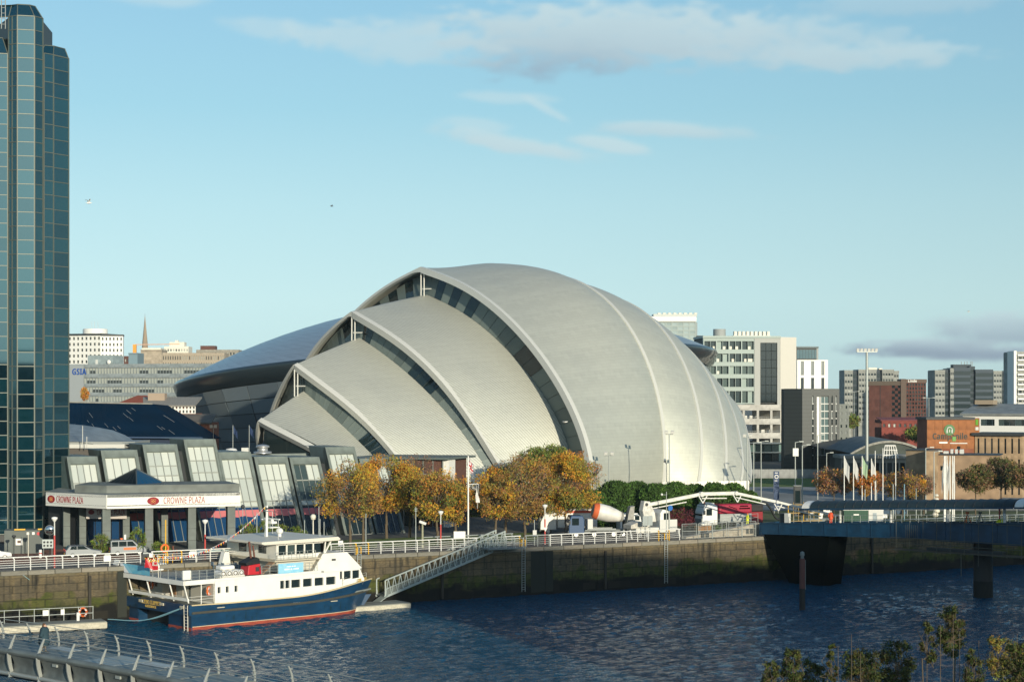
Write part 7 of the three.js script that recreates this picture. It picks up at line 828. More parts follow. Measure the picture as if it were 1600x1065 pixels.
  { const d = 268, o = thing('white_digger', 'white compact crane lorry parked behind the bridge girder', 'lorry', P(1270, 0, d).setY(GY + .2)); new GB().rbox(0, 2.6, 1.9, 2.9, -1.6, 0, .1).mesh('cab', M.white, o); new GB().box(.3, 1.6, 2.1, 2.7, 0, .03).mesh('cab_window', M.glassDark, o); new GB().beam(V(-.6, 1.6, -.4), V(2.7, 3.1, -.4), .3, .3).beam(V(1.2, 1.0, -.4), V(1.4, 2, -.4), .5, .5).mesh('boom', M.white, o); new GB().rbox(-1, 3, .6, 1.1, -1.8, 0, .08).mesh('chassis', M.grey, o); for (const x of [-.4, 2.2]) new GB().add(new THREE.CylinderGeometry(.45, .45, .3, 16).rotateX(Math.PI / 2).translate(x, .45, 0)).mesh('wheel', M.rubber, o); new GB().box(2.0, 2.5, 2.3, 2.75, .02, .05).mesh('mark', M.grey, o); }
  { const d = 266, o = thing('shuttering_stack', 'timber and yellow shuttering posts at the left end of the bridge', 'shuttering', P(1232, 0, d).setY(GY)); const b = mat([.34, .24, .1], .9); for (let k = 0; k < 7; k++) new GB().bar(V(k * .75, 0, 0), V(k * .75, 3.4 + (k % 2) * .4, 0), .06).mesh('post', k % 3 ? b : M.yellow, o); for (const y of [1, 2.2, 3.4]) new GB().beam(V(0, y, 0), V(5, y + .15, 0), .1, .14).mesh('beam', b, o); new GB().sph(V(2.3, 2.4, -.6), 1.0, 1.1, .7, .8).mesh('black_sheet', M.black, o); }
  { const d = 300, o = thing('blue_tent', 'small blue peaked work tent behind the canopy roof', 'tent', P(1395, 0, d).setY(GY)), H = hgt(771, d) - GY, e = hgt(780, d) - GY, r2 = 2.0; const ap = V(0, H, 0), q = [V(-r2, e, r2), V(r2, e, r2), V(r2, e, -r2), V(-r2, e, -r2)], g = new GB(); for (let k = 0; k < 4; k++) { g.quad(q[k], q[(k + 1) % 4], ap, ap.clone().add(V(.01, 0, 0))); } g.mesh('roof', mat([.05, .09, .14], .7), o); const w2 = new GB(); for (let k = 0; k < 4; k++) w2.quad(q[k], q[(k + 1) % 4], q[(k + 1) % 4].clone().setY(0), q[k].clone().setY(0)); w2.mesh('wall', mat([.04, .08, .13], .7), o); }
  for (const [px, h, m, lab] of [[1396, 7, M.galv, 'pale post behind the canopy left of the blue tent'], [1413.5, 7, mat([.2, .35, .42], .6), 'blue grey post right of the blue tent'], [1352, 6, M.galv, 'pale post behind the canopy below the orange tree'], [1370, 6, M.galv, 'pale post behind the canopy right of the orange tree'], [1432, 6.2, M.galv, 'pale post behind the canopy near the white flags']]) { const o = thing('fence_post', lab, 'post', P(px, 0, 282).setY(GY)); new GB().bar(V(0, 0, 0), V(0, h * .8, 0), .08, 6).mesh('pole', m, o); new GB().sph(V(0, h * .8, 0), .1).mesh('cap', m, o); }
  { const d = 290, o = thing('rock_ornament', 'small white cairn-like stack before the shrubs right of the flags', 'ornament', P(1463, 0, d).setY(GY)); const r = rng(9); for (let k = 0; k < 6; k++) new GB().sph(V((r() - .5) * .4, .4 + k * .62, 0), .5 - k * .035, 1.1, .75, 1, 9).mesh('stone', M.cream, o); }
  for (const [px, lab, m] of [[1495, 'orange tripod work light on the bridge deck', M.orange], [1515, 'grey tripod stand on the bridge deck right of the orange one', M.grey], [1547, 'yellow green stack of hi-vis material on the bridge deck', M.hiviz], [1545.5, 'red post behind the canopy before the grass', M.red]]) { const x = xOf(px), o = thing(m === M.red ? 'red_post' : m === M.hiviz ? 'material_stack' : 'work_tripod', lab, m === M.red ? 'post' : m === M.hiviz ? 'material' : 'tripod', w(x, yT(x) - .2, -2.8)); if (m === M.red) new GB().bar(V(0, -2, 0), V(0, 1.8, 0), .1).mesh('pole', m, o), new GB().sph(V(0, 1.8, 0), .13).mesh('cap', m, o); else if (m === M.hiviz) new GB().rbox(-.5, .5, 0, .35, -.3, .3, .1).rbox(-.35, .4, .33, .6, -.25, .25, .1).mesh('sheet', m, o); else { for (let k = 0; k < 3; k++) new GB().bar(V(Math.cos(k * 2.1) * .55, 0, Math.sin(k * 2.1) * .55), V(0, 1.2, 0), .06).mesh('leg', m, o); new GB().boxAt(V(0, 1.35, 0), .4, .3, .25).mesh('head', m, o); } }
}
// ---------------------------------------------------------------- vehicles
const wheelsOf = (t, xs, zs, r, w = .3) => { for (const x of xs) for (const z of zs) { const g = new THREE.Group(); g.name = 'wheel'; g.position.set(x, r, z); t.add(g); const ty = new THREE.TorusGeometry(r * .74, r * .26, 8, 20); ty.scale(1, 1, w / (r * .5)); put('tyre', ty, M.rubber, g); const rim = new THREE.CylinderGeometry(r * .58, r * .58, w * .7, 16); rim.rotateX(Math.PI / 2); put('rim', rim, M.steel, g); } };
function car(label, pos, turn, paint, prof, glass, { L = 4.3, W = 1.75, taxi, light = 1 } = {}) {
  const t = thing('parked_car', label, 'car', pos, turn); const b = new GB(); b.prism(prof, -W / 2, W / 2, .09); b.mesh('body', paint, t);
  for (const pts of glass.side) for (const s of [-1, 1]) { const g = new GB(); const z = s * (W / 2 + .004); g.prism(pts, z - .012, z + .012); g.mesh('side_window', M.glassDark, t); }
  for (const [x0, y0, x1, y1] of glass.ends) new GB().slab(V(x0, y0, -W / 2 + .16), V(x0, y0, W / 2 - .16), V(x1, y1, W / 2 - .22), V(x1, y1, -W / 2 + .22), .02).mesh('windscreen', M.glassDark, t);
  wheelsOf(t, [L * .2, L * .8], [-W / 2 + .1, W / 2 - .1], .33, .22); for (const s of [-1, 1]) { new GB().rbox(-.03, .05, .75, 1.05, s * (W / 2 - .22) - .1, s * (W / 2 - .22) + .1, .02).mesh('tail_light', M.red, t); new GB().rbox(L - .08, L + .02, .62, .8, s * (W / 2 - .3) - .18, s * (W / 2 - .3) + .18, .03).mesh('headlight', M.glassPale, t); } new GB().box(-.05, .0, .45, .57, -.26, .26).mesh('number_plate', M.yellow, t); new GB().rbox(-.05, L + .05, .28, .42, -W / 2 + .05, W / 2 - .05, .05).mesh('bumper', M.dark, t); return t;
}
{
  const silver = phys([.16, .18, .195], .4, { metalness: .3, clearcoat: .4 }), white = phys([.75, .75, .73], .35, { clearcoat: .5 });
  const hatch = [[0, .35], [.02, .95], [.18, 1.05], [.5, 1.46], [2.2, 1.5], [3.05, 1.02], [4.15, .84], [4.3, .6], [4.3, .35]], hg = { side: [[[.55, 1.02], [.72, 1.4], [1.35, 1.43], [1.35, 1.02]], [[1.42, 1.02], [1.42, 1.43], [2.15, 1.43], [2.75, 1.02]]], ends: [[.14, 1.05, .46, 1.44], [3.02, 1.06, 2.24, 1.48]] };
  const van = [[0, .35], [.03, 1.8], [.2, 1.93], [2.7, 1.93], [3.4, 1.28], [4.2, 1.02], [4.4, .7], [4.4, .35]], vg = { side: [[[.2, 1.15], [.2, 1.72], [.95, 1.74], [.95, 1.15]], [[1.05, 1.15], [1.05, 1.74], [1.95, 1.74], [1.95, 1.15]], [[2.05, 1.15], [2.05, 1.74], [2.65, 1.74], [3.15, 1.18]]], ends: [[.0, 1.15, .04, 1.75], [3.44, 1.3, 2.76, 1.9]] };
  const a = car('silver hatchback with orange taxi marks parked under the canopy', P(100, 0, 217).setY(GY), QTURN - .15, silver, hatch, hg); new GB().box(-.06, -.02, .95, 1.08, -.75, -.1).mesh('taxi_board', M.orange, a);
  const b = car('silver taxi van with orange side panel beside the canopy column', P(170, 0, 220).setY(GY), QTURN - .15, silver, van, vg, { L: 4.4, W: 1.85 }); new GB().box(1.6, 3.1, .72, 1.0, .94, .96).mesh('orange_panel', M.orange, b); new GB().rbox(1.3, 1.6, 1.93, 2.1, -.3, .3, .04).mesh('roof_sign', M.orange, b); new GB().cyl(1.9, 1.93, 2.5, 0, .16, .14).mesh('roof_beacon', M.white, b);
  car('white car whose rear end shows at the left edge', P(-42, 0, 213).setY(GY), QTURN + .1, white, hatch, hg); 
}
{ // concrete mixer lorry, heading left along the quay
  const t = thing('mixer_lorry', 'concrete mixer lorry with blue cab and white drum with orange end', 'lorry', P(982, 0, 249).setY(GY), Math.PI + .16); const blue = phys([.004, .05, .14], .5), W = 2.45;
  new GB().prism([[6.4, .6], [6.4, 2.5], [6.6, 3.05], [8.2, 3.1], [8.5, 2.3], [8.55, .6]], -W / 2, W / 2, .08).mesh('cab', blue, t); new GB().slab(V(8.55, 1.75, -1.05), V(8.55, 1.75, 1.05), V(8.3, 2.85, 1.0), V(8.3, 2.85, -1.0), .03).mesh('windscreen', M.glassDark, t); for (const s of [-1, 1]) { new GB().box(7.15, 8.1, 1.8, 2.75, s * (W / 2 + .005) - .02, s * (W / 2 + .005) + .02).mesh('side_window', M.glassDark, t); new GB().boxAt(V(8.45, 2.2, s * 1.45), .2, .5, .18).mesh('mirror', M.dark, t); new GB().rbox(8.5, 8.6, .8, 1.05, s * .9 - .2, s * .9 + .2, .03).mesh('headlight', M.glassPale, t); } new GB().rbox(8.4, 8.65, .45, .8, -1.2, 1.2, .06).mesh('bumper', M.black, t); new GB().box(8.53, 8.58, 1.05, 1.7, -1.0, 1.0).mesh('grille', M.black, t);
  new GB().box(0, 6.6, .7, 1.0, -.5, .5).box(.2, 6.3, 1.0, 1.15, -1.1, 1.1).mesh('chassis', M.grey, t); wheelsOf(t, [1.0, 2.3, 5.0, 7.5], [-1.0, 1.0], .5, .34);
  const dr = (pts, m, name) => { const g = new THREE.LatheGeometry(pts.map(([r, h]) => new THREE.Vector2(r, h)), 28); g.rotateZ(-Math.PI / 2 + .24); g.translate(.9, 2.75, 0); put(name, g, m, t); }; const mD = mat([.74, .72, .66], .5, 0, { map: patch1 }); dr([[.65, .1], [.85, .8], [1.12, 2.0], [1.14, 3.5]], mD, 'drum'); dr([[1.14, 3.5], [1.15, 3.54], [1.02, 4.05], [.86, 4.2]], mat([.62, .13, .04], .55), 'drum_front'); dr([[.86, 4.2], [.5, 4.3], [0, 4.32]], M.concrete, 'drum_cap'); dr([[.55, -.15], [.78, .2]], M.concrete, 'drum_mouth'); new GB().prism([[-.5, 1.1], [.5, 1.1], [.2, 3.1], [-.1, 4.2], [-.7, 4.3]], -.8, .8, .05).mesh('rear_hopper', mat([.38, .37, .33], .7, 0, { map: patch1 }), t); new GB().beam(V(-.4, 2.6, 0), V(-1.5, 1.4, .5), .5, .2).mesh('chute', M.concrete, t); new GB().box(5.2, 5.9, 1.1, 2.6, -1.1, 1.1).mesh('water_tank', M.offwhite, t); new GB().box(-.2, .6, 1.2, 2.3, .85, 1.2).mesh('rear_frame', M.dark, t); new GB().box(2, 5.8, 1.1, 1.3, 1.05, 1.2).box(2, 5.8, 1.1, 1.3, -1.2, -1.05).mesh('mudguard', M.midgrey, t);
}
{ const t = thing('white_lorry', 'white lorry with red and yellow stripe behind the mixer', 'lorry', P(918, 0, 255).setY(GY), Math.PI + .12), W = 2.4; new GB().prism([[4.6, .7], [4.5, 2.9], [4.9, 3.3], [6.2, 3.0], [6.8, 1.8], [6.85, .7]], -W / 2, W / 2, .1).mesh('cab', M.white, t); new GB().rbox(-1.2, 4.4, 1.0, 3.55, -W / 2, W / 2, .06).mesh('box_body', M.white, t); new GB().box(-1, 3.2, 3.0, 3.35, W / 2, W / 2 + .02).box(-1, 3.2, 3.0, 3.35, -W / 2 - .02, -W / 2).mesh('red_stripe', mat([.6, .08, .03], .5), t); new GB().box(-1, 2.2, 2.75, 3.0, W / 2, W / 2 + .02).mesh('yellow_stripe', M.yellow, t); new GB().slab(V(6.78, 1.9, -1), V(6.78, 1.9, 1), V(6.28, 2.9, 1), V(6.28, 2.9, -1), .04).mesh('windscreen', M.glassMid, t); new GB().box(5.1, 6.1, 1.7, 2.7, W / 2 - .01, W / 2 + .02).mesh('side_window', M.glassDark, t); wheelsOf(t, [.6, 5.7], [-1, 1], .48, .3); new GB().rbox(6.7, 6.95, .5, .85, -1.15, 1.15, .05).mesh('bumper', M.dark, t); }
{ const t = thing('white_van', 'small white van with a blue windscreen behind the mixer drum', 'van', P(966, 0, 260).setY(GY), QTURN - .25), W = 1.9; new GB().prism([[0, .4], [0, 2.3], [.3, 2.55], [2.6, 2.6], [3.4, 1.75], [4.3, 1.4], [4.5, .9], [4.5, .4]], -W / 2, W / 2, .08).mesh('body', M.white, t); new GB().slab(V(3.42, 1.8, -.8), V(3.42, 1.8, .8), V(2.7, 2.55, .75), V(2.7, 2.55, -.75), .03).mesh('windscreen', phys([.08, .16, .24], .1), t); new GB().box(2.2, 2.9, 1.6, 2.25, W / 2, W / 2 + .015).mesh('side_window', M.glassDark, t); wheelsOf(t, [.9, 3.6], [-.85, .85], .36, .24); }
{ // concrete pump lorry with a long folding boom
  const t = thing('pump_lorry', 'white concrete pump lorry with a long folding boom reaching the bridge', 'pump lorry', P(982, 0, 246).setY(GY), QTURN), mW = mat([.74, .73, .66], .5, 0, { map: patch1 });
  new GB().rbox(.5, 7.0, .8, 1.5, -1.2, 1.2, .08).mesh('chassis', mW, t); new GB().prism([[4.4, 1.2], [4.5, 3.4], [4.9, 3.9], [6.0, 3.7], [6.2, 1.2]], -1.1, 1.1, .1).mesh('cab', M.white, t); new GB().box(5.0, 5.8, 2.3, 3.4, 1.1, 1.13).mesh('cab_window', M.glassDark, t); wheelsOf(t, [1.2, 2.3, 5.4], [-1.05, 1.05], .5, .32);
  new GB().prism([[-.2, 1.4], [2.6, 1.4], [2.5, 2.1], [1.2, 2.4], [-.2, 1.9]], -1.0, 1.0, .06).mesh('pump_hopper', mat([.6, .57, .5], .7, 0, { map: patch1 }), t); new GB().rbox(4.2, 7.1, 1.2, 2.5, 1.2, 1.3, .04).mesh('outrigger_panel', M.offwhite, t); for (const [x, z] of [[-.3, 1.5], [7.4, 1.6], [0, -1.5]]) { new GB().beam(V(x, 1.2, z * .6), V(x - .3, .1, z * 1.2), .2, .2).mesh('outrigger', mW, t); new GB().cyl(x - .3, 0, .1, z * 1.2, .35).mesh('outrigger_pad', M.dark, t); }
  new GB().prism([[2.4, 2.2], [4.2, 2.2], [4.0, 3.4], [3.2, 5.0], [2.3, 5.1], [2.0, 3.8]], -.5, .5, .08).mesh('turret', mW, t); for (const s of [-1, 1]) new GB().add(new THREE.CylinderGeometry(.22, .22, .12, 14).rotateX(Math.PI / 2).translate(2.6, 4.6, s * .56)).mesh('turret_pin', M.dark, t);
  t.updateMatrixWorld(true); const q = (px, py, d) => t.worldToLocal(P(px, py, d)); const j = [q(1010, 789.5, 247), q(1096, 772, 249), q(1150, 770.5, 250), q(1214, 784, 250.5), q(1309, 806, 251)], wd = [.40, .40, .32, .24, .16];
  for (let k = 0; k < 4; k++) { const g = new THREE.Group(); g.name = 'boom_section'; t.add(g); new GB().beam(j[k], j[k + 1], wd[k] * .8, wd[k]).mesh('box_beam', mW, g); new GB().beam(j[k].clone().add(V(0, -.55, .1)), j[k].clone().lerp(j[k + 1], .72).add(V(0, -.62, .1)), .14, .14).mesh('ram', k < 2 ? mW : M.offwhite, g); new GB().beam(j[k].clone().add(V(0, wd[k] * .55, -.1)), j[k + 1].clone().add(V(0, wd[k] * .5, -.1)), .12, .12).mesh('pipe', mat([.5, .5, .45], .6), g); if (k) { new GB().add(new THREE.CylinderGeometry(.42 - k * .06, .42 - k * .06, .5, 14).rotateX(Math.PI / 2).translate(j[k].x, j[k].y, j[k].z)).mesh('knuckle', M.offwhite, g); new GB().beam(j[k].clone().add(V(-.6, -.2, .2)), j[k].clone().add(V(.1, -1.2, .2)), .16, .12).beam(j[k].clone().add(V(.8, -.2, .2)), j[k].clone().add(V(.1, -1.2, .2)), .16, .12).mesh('link', M.white, g); } new GB().box(0, .001, 0, .001, 0, .001); }
  new GB().tube([j[4], j[4].clone().add(V(.3, -.5, 0)), j[4].clone().add(V(.7, -1.4, 0))], .1, 6).mesh('end_hose', mat([.25, .12, .08], .8), t);
}
{ // tanker lorry with a white cab, and a dark pump vehicle behind
  const t = thing('red_tanker', 'lorry with white cab and crimson tank facing left before the conifers', 'lorry', P(1164, 0, 262).setY(GY + .4), Math.PI + .36), W = 2.5, mR = phys([.33, .015, .04], .35, { clearcoat: .3 }); new GB().prism([[5.0, .6], [5.0, 3.2], [5.5, 3.55], [7.0, 3.4], [7.35, 2.4], [7.4, .6]], -W / 2, W / 2, .1).mesh('cab', M.white, t); new GB().slab(V(7.38, 1.9, -1.1), V(7.38, 1.9, 1.1), V(7.05, 3.15, 1.05), V(7.05, 3.15, -1.05), .04).mesh('windscreen', M.glassDark, t); for (const s of [-1, 1]) { new GB().box(5.9, 6.8, 1.95, 2.9, s * (W / 2 + .005) - .02, s * (W / 2 + .005) + .02).mesh('side_window', M.glassDark, t); new GB().boxAt(V(7.2, 2.4, s * 1.5), .2, .6, .2).mesh('mirror', M.dark, t); } new GB().rbox(7.3, 7.5, .5, 1.5, -1.2, 1.2, .05).mesh('grille', M.midgrey, t); new GB().rbox(5.4, 6.8, 3.5, 3.7, -1, 1, .05).mesh('cab_deflector', M.offwhite, t); new GB().boxAt(V(7, 3.75, -.9), .2, .25, .2).mesh('beacon', M.orange, t);
  new GB().rbox(-.6, 4.8, 2.1, 3.5, -1.2, 1.2, .3, 4).mesh('tank', mR, t); new GB().rbox(-.5, 4.6, .9, 2.1, -1.22, 1.22, .06).mesh('side_locker', mat([.4, .42, .4], .6, 0, { map: patch1 }), t); { const g = new GB(); g.beam(V(1.9, 2.75, 1.22), V(3.2, 3.2, 1.22), .04, .1).box(.1, 1.4, 3.1, 3.25, 1.2, 1.23).box(-.2, 1.5, 2.75, 2.92, 1.2, 1.23); const h = g.geo(); const h2 = h.clone(); put('white_print', h, M.white, t); h2.scale(1, 1, -1); put('white_print', h2, M.white, t); } wheelsOf(t, [.5, 1.7, 6.2], [-1.05, 1.05], .5, .32); new GB().box(-.4, 6.8, .7, 1, -.5, .5).mesh('chassis', M.dark, t);
  const p = thing('hose_unit', 'dark red pump unit with a thick black hose behind the hi-vis worker', 'pump', P(1160, 0, 263).setY(GY + .4), QTURN); new GB().rbox(.5, 3.0, .6, 2.2, -1, 1, .1).mesh('body', mat([.25, .02, .025], .5), p); new GB().rbox(.3, 3.1, 2.2, 3.3, -1, 1, .2).mesh('machinery', mat([.03, .025, .025], .7, 0, { map: patch1 }), p); new GB().tube([V(2.6, 3.1, .5), V(3.6, 3.5, .5), V(4.6, 2.6, .6), V(5.6, 1.1, .7), V(6.4, .9, .8)], .16, 8).mesh('hose', M.black, p); wheelsOf(p, [.9, 2.5], [-.9, .9], .4, .3);
}
{ // site fence, pale concrete ramp and pallets before the lorries
  const t = thing('site_fence', 'temporary grey mesh fence panels along the quay edge by the bridge', 'fence', atQ(1066, .7), QTURN), L = tQ(1182, .7) - tQ(1066, .7); for (let k = 0; k < 5; k++) { const g = new THREE.Group(); g.name = 'fence_panel'; g.position.set(L * k / 5, 0, (k % 2) * .25); t.add(g); const w = L / 5 - .1, f = new GB(), m = new GB(); for (const x of [0, w]) f.bar(V(x, 0, 0), V(x, 2.1, 0), .045); for (const y of [.15, 1.1, 2.1]) f.bar(V(0, y, 0), V(w, y, 0), .035); f.mesh('frame', M.galv, g); for (let q = 1; q < 12; q++) m.bar(V(w * q / 12, .15, 0), V(w * q / 12, 2.1, 0), .014, 4); for (let q = 1; q < 6; q++) m.bar(V(0, .15 + q * .33, 0), V(w, .15 + q * .33, 0), .012, 4); m.mesh('mesh', M.galv, g); new GB().rbox(-.35, .35, 0, .14, -.12, .12, .04).mesh('foot', M.dark, g); }
  const r = thing('concrete_ramp', 'pale concrete ramp wall rising to the bridge end', 'ramp', atQ(1072, 1.6), QTURN), Lr = tQ(1186, 1.6) - tQ(1072, 1.6); new GB().prism([[0, 0], [Lr, 0], [Lr + .3, 1.75], [Lr * .3, .65], [0, .2]], -1.2, 0, .03).mesh('ramp_wall', mat([.52, .46, .36], .85, 0, { map: patch1 }), r); new GB().box(Lr * .82, Lr * .86, .3, .95, 0, .02).box(Lr * .87, Lr * .92, .3, 1.0, 0, .02).mesh('opening', M.dark, r); new GB().box(Lr * .2, Lr * .24, .1, .7, .01, .2).box(Lr * .26, Lr * .29, .1, .75, .01, .2).mesh('prop', M.dark, r); for (let k = 0; k <= 8; k++) new GB().bar(V(Lr * (.2 + k * .1), .5 + k * .12, -.2), V(Lr * (.2 + k * .1), 2.1 + k * .12, -.2), .03, 5).mesh('ramp_post', M.galv, r); for (const y of [1.1, 1.6]) new GB().bar(V(Lr * .2, .5 + y, -.2), V(Lr, 1.46 + y, -.2), .025, 5).mesh('ramp_rail', M.galv, r);
  const b = thing('timber_stack', 'orange timber pallet stack with white sacks before the white cab', 'pallet stack', atQ(1090, 5), QTURN); for (let k = 0; k < 3; k++) new GB().rbox(-.2, 2.0, .75 + k * .22, .92 + k * .22, -.5, .5, .02).mesh('timber', mat([.5, .24, .07], .8, 0, { map: patch1 }), b); for (const x of [.1, 1.7]) new GB().box(x - .1, x + .1, 0, .75, -.4, .4).mesh('trestle', M.midgrey, b); new GB().sph(V(1.5, 1.7, 0), .5, 1.1, .8, .9).sph(V(.9, 1.6, .1), .4, 1, .6, .9).mesh('white_sack', M.white, b);
}
// ---------------------------------------------------------------- people: bodies meshed from tapered capsules joined by a smooth minimum
function fieldMesh(bones, lo, hi, res = 56, k = .05) {
  const size = V(hi[0] - lo[0], hi[1] - lo[1], hi[2] - lo[2]), half = Math.max(size.x, size.y, size.z) / 2, mid = V((hi[0] + lo[0]) / 2, (hi[1] + lo[1]) / 2, (hi[2] + lo[2]) / 2), mc = new MarchingCubes(res, new THREE.MeshBasicMaterial(), false, false, 120000); mc.isolation = 0;
  const pa = V(0, 0, 0), ba = V(0, 0, 0), p = V(0, 0, 0), n = res, hs = n / 2;
  for (let z = 0; z < n; z++) for (let y = 0; y < n; y++) for (let x = 0; x < n; x++) { p.set((x - hs) / hs * half + mid.x, (y - hs) / hs * half + mid.y, (z - hs) / hs * half + mid.z); let d = 1e3; for (const [a, b, ra, rb] of bones) { pa.subVectors(p, a); ba.subVectors(b, a); const h = clamp(pa.dot(ba) / Math.max(1e-9, ba.lengthSq())), q = pa.addScaledVector(ba, -h).length() - lerp(ra, rb ?? ra, h), m = clamp(.5 + .5 * (d - q) / k); d = lerp(d, q, m) - k * m * (1 - m); } mc.field[z * n * n + y * n + x] = -d; }
  mc.update(); const c = mc.count, pos = new Float32Array(c * 3), nor = new Float32Array(c * 3); for (let i = 0; i < c; i++) { pos[i * 3] = mc.positionArray[i * 3] * half + mid.x; pos[i * 3 + 1] = mc.positionArray[i * 3 + 1] * half + mid.y; pos[i * 3 + 2] = mc.positionArray[i * 3 + 2] * half + mid.z; for (let j = 0; j < 3; j++) nor[i * 3 + j] = mc.normalArray[i * 3 + j]; }
  const g = new THREE.BufferGeometry(); g.setAttribute('position', new THREE.BufferAttribute(pos, 3)); g.setAttribute('normal', new THREE.BufferAttribute(nor, 3)); g.setAttribute('uv', new THREE.BufferAttribute(new Float32Array(c * 2), 2)); return g;
}
// faces +z; joints in metres for a height of about 1.7
function person(label, pos, turn, { coat, legs, hair, shoes = M.dark, stride = .18, armL = [-.26, .78, .06], armR = [.26, .78, .06], elbowL = [-.3, 1.06, -.06], elbowR = [.3, 1.06, -.06], hem = .62, lean = .03, helmet, bulk = 1.08 }) {
  const t = thing('person', label, 'person', pos, turn), v = (a) => V(...a), sh = 1.40, hip = .9;
  const kneeL = V(-.1, .47, stride * .55), kneeR = V(.1, .49, -stride * .1), ankL = V(-.1, .09, stride), ankR = V(.1, .1, -stride * 1.1), shL = V(-.18, sh, lean), shR = V(.18, sh, lean), head = V(0, 1.60, lean + .03);
  const hand = (w, e, s) => { const d = w.clone().sub(e).normalize(), o = [[w, w.clone().addScaledVector(d, .08), .032, .036]]; for (let f = 0; f < 4; f++) { const b = w.clone().addScaledVector(d, .08).add(V(0, 0, (f - 1.5) * .02)), m = b.clone().addScaledVector(d, .045 - Math.abs(f - 1.4) * .006), c = m.clone().addScaledVector(d, .03).add(V(-s * .02, 0, 0)); o.push([b, m, .0095, .009], [m, c, .009, .008]); } const th = w.clone().addScaledVector(d, .03).add(V(0, 0, .03)); o.push([th, th.clone().addScaledVector(d, .05).add(V(-s * .01, 0, .025)), .011, .009]); return o; };
  const hl = v(armL), hr = v(armR), el = v(elbowL), er = v(elbowR);
  const core = [[V(-.08, hip, 0), V(.08, hip, 0), .13], [V(0, .98, 0), V(0, 1.2, lean), .125, .13], [V(0, 1.2, lean), V(0, 1.36, lean), .13, .12], [shL, shR, .07], [V(0, 1.38, lean), V(0, 1.5, lean + .015), .06, .052], [V(-.09, .88, 0), kneeL, .088, .058], [kneeL, ankL, .056, .038], [V(.09, .88, 0), kneeR, .088, .058], [kneeR, ankR, .056, .038], [ankL, ankL.clone().add(V(0, -.05, .15)), .04, .032], [ankR, ankR.clone().add(V(0, -.05, .15)), .04, .032], [shL, el, .052, .042], [el, hl, .04, .028], [shR, er, .052, .042], [er, hr, .04, .028], [V(0, 1.63, lean + .01), V(0, 1.6, lean + .04), .095, .088], [V(0, 1.53, lean + .06), V(0, 1.55, lean + .07), .05, .045], [V(0, 1.585, lean + .125), V(0, 1.57, lean + .14), .014, .016], [V(-.09, 1.59, lean + .02), V(-.1, 1.6, lean + .01), .014], [V(.09, 1.59, lean + .02), V(.1, 1.6, lean + .01), .014]];
  const body = mergeGeometries([fieldMesh(core, [-.45, -.02, -.45], [.45, 1.8, .45], 72, .035), fieldMesh([...hand(hl, el, -1)], [hl.x - .14, hl.y - .2, hl.z - .14], [hl.x + .14, hl.y + .08, hl.z + .14], 44, .008), fieldMesh([...hand(hr, er, 1)], [hr.x - .14, hr.y - .2, hr.z - .14], [hr.x + .14, hr.y + .08, hr.z + .14], 44, .008)]); put('body', body, M.skin, t);
  for (const s of [-1, 1]) new GB().sph(V(s * .034, 1.605, lean + .118), .012).mesh('eye', M.dark, t); new GB().sph(V(0, 1.535, lean + .115), .02, 1.3, .4, .5).mesh('mouth', mat([.35, .12, .1], .7), t);
  put('coat', fieldMesh([[V(0, 1.3, lean), V(0, 1.02, 0), .165 * bulk, .155 * bulk], [V(0, 1.0, 0), V(0, hem, .01), .165 * bulk, .205 * bulk], [V(-.1, .9, 0), V(-.1, hem, .05), .13, .14], [V(.1, .9, 0), V(.1, hem, -.04), .13, .14], [shL, shR, .095 * bulk], [shL, el, .078 * bulk, .064 * bulk], [el, hl.clone().lerp(el, .18), .062, .05], [shR, er, .078 * bulk, .064 * bulk], [er, hr.clone().lerp(er, .18), .062, .05], [V(0, 1.42, lean), V(0, 1.49, lean), .085, .075]], [-.5, hem - .25, -.5], [.5, 1.62, .5], 68, .04), coat, t);
  put('trousers', fieldMesh([[V(-.09, .88, 0), kneeL, .1, .07], [kneeL, ankL.clone().lerp(kneeL, .12), .068, .055], [V(.09, .88, 0), kneeR, .1, .07], [kneeR, ankR.clone().lerp(kneeR, .12), .068, .055], [V(-.06, .92, 0), V(.06, .92, 0), .125]], [-.4, .02, -.45], [.4, 1.1, .4], 56, .03), legs, t);
  put('shoes', fieldMesh([[ankL, ankL.clone().add(V(0, -.045, .17)), .055, .045], [ankR, ankR.clone().add(V(0, -.045, .17)), .055, .045]], [-.3, -.03, -.4], [.3, .3, .5], 40, .02), shoes, t);
  if (helmet) { const g = new THREE.SphereGeometry(.125, 18, 9, 0, Math.PI * 2, 0, 1.7); g.scale(1, .95, 1.12); g.translate(0, 1.64, lean + .01); put('helmet', g, helmet, t); } else put('hair', fieldMesh([[V(0, 1.66, lean - .03), V(0, 1.62, lean - .02), .105, .1], [V(-.07, 1.6, lean - .05), V(-.07, 1.46, lean - .06), .06, .05], [V(.07, 1.6, lean - .05), V(.07, 1.46, lean - .06), .06, .05], [V(0, 1.58, lean - .08), V(0, 1.44, lean - .08), .07, .055]], [-.3, 1.3, -.3], [.3, 1.85, .3], 44, .03), hair, t);
  return t;
}
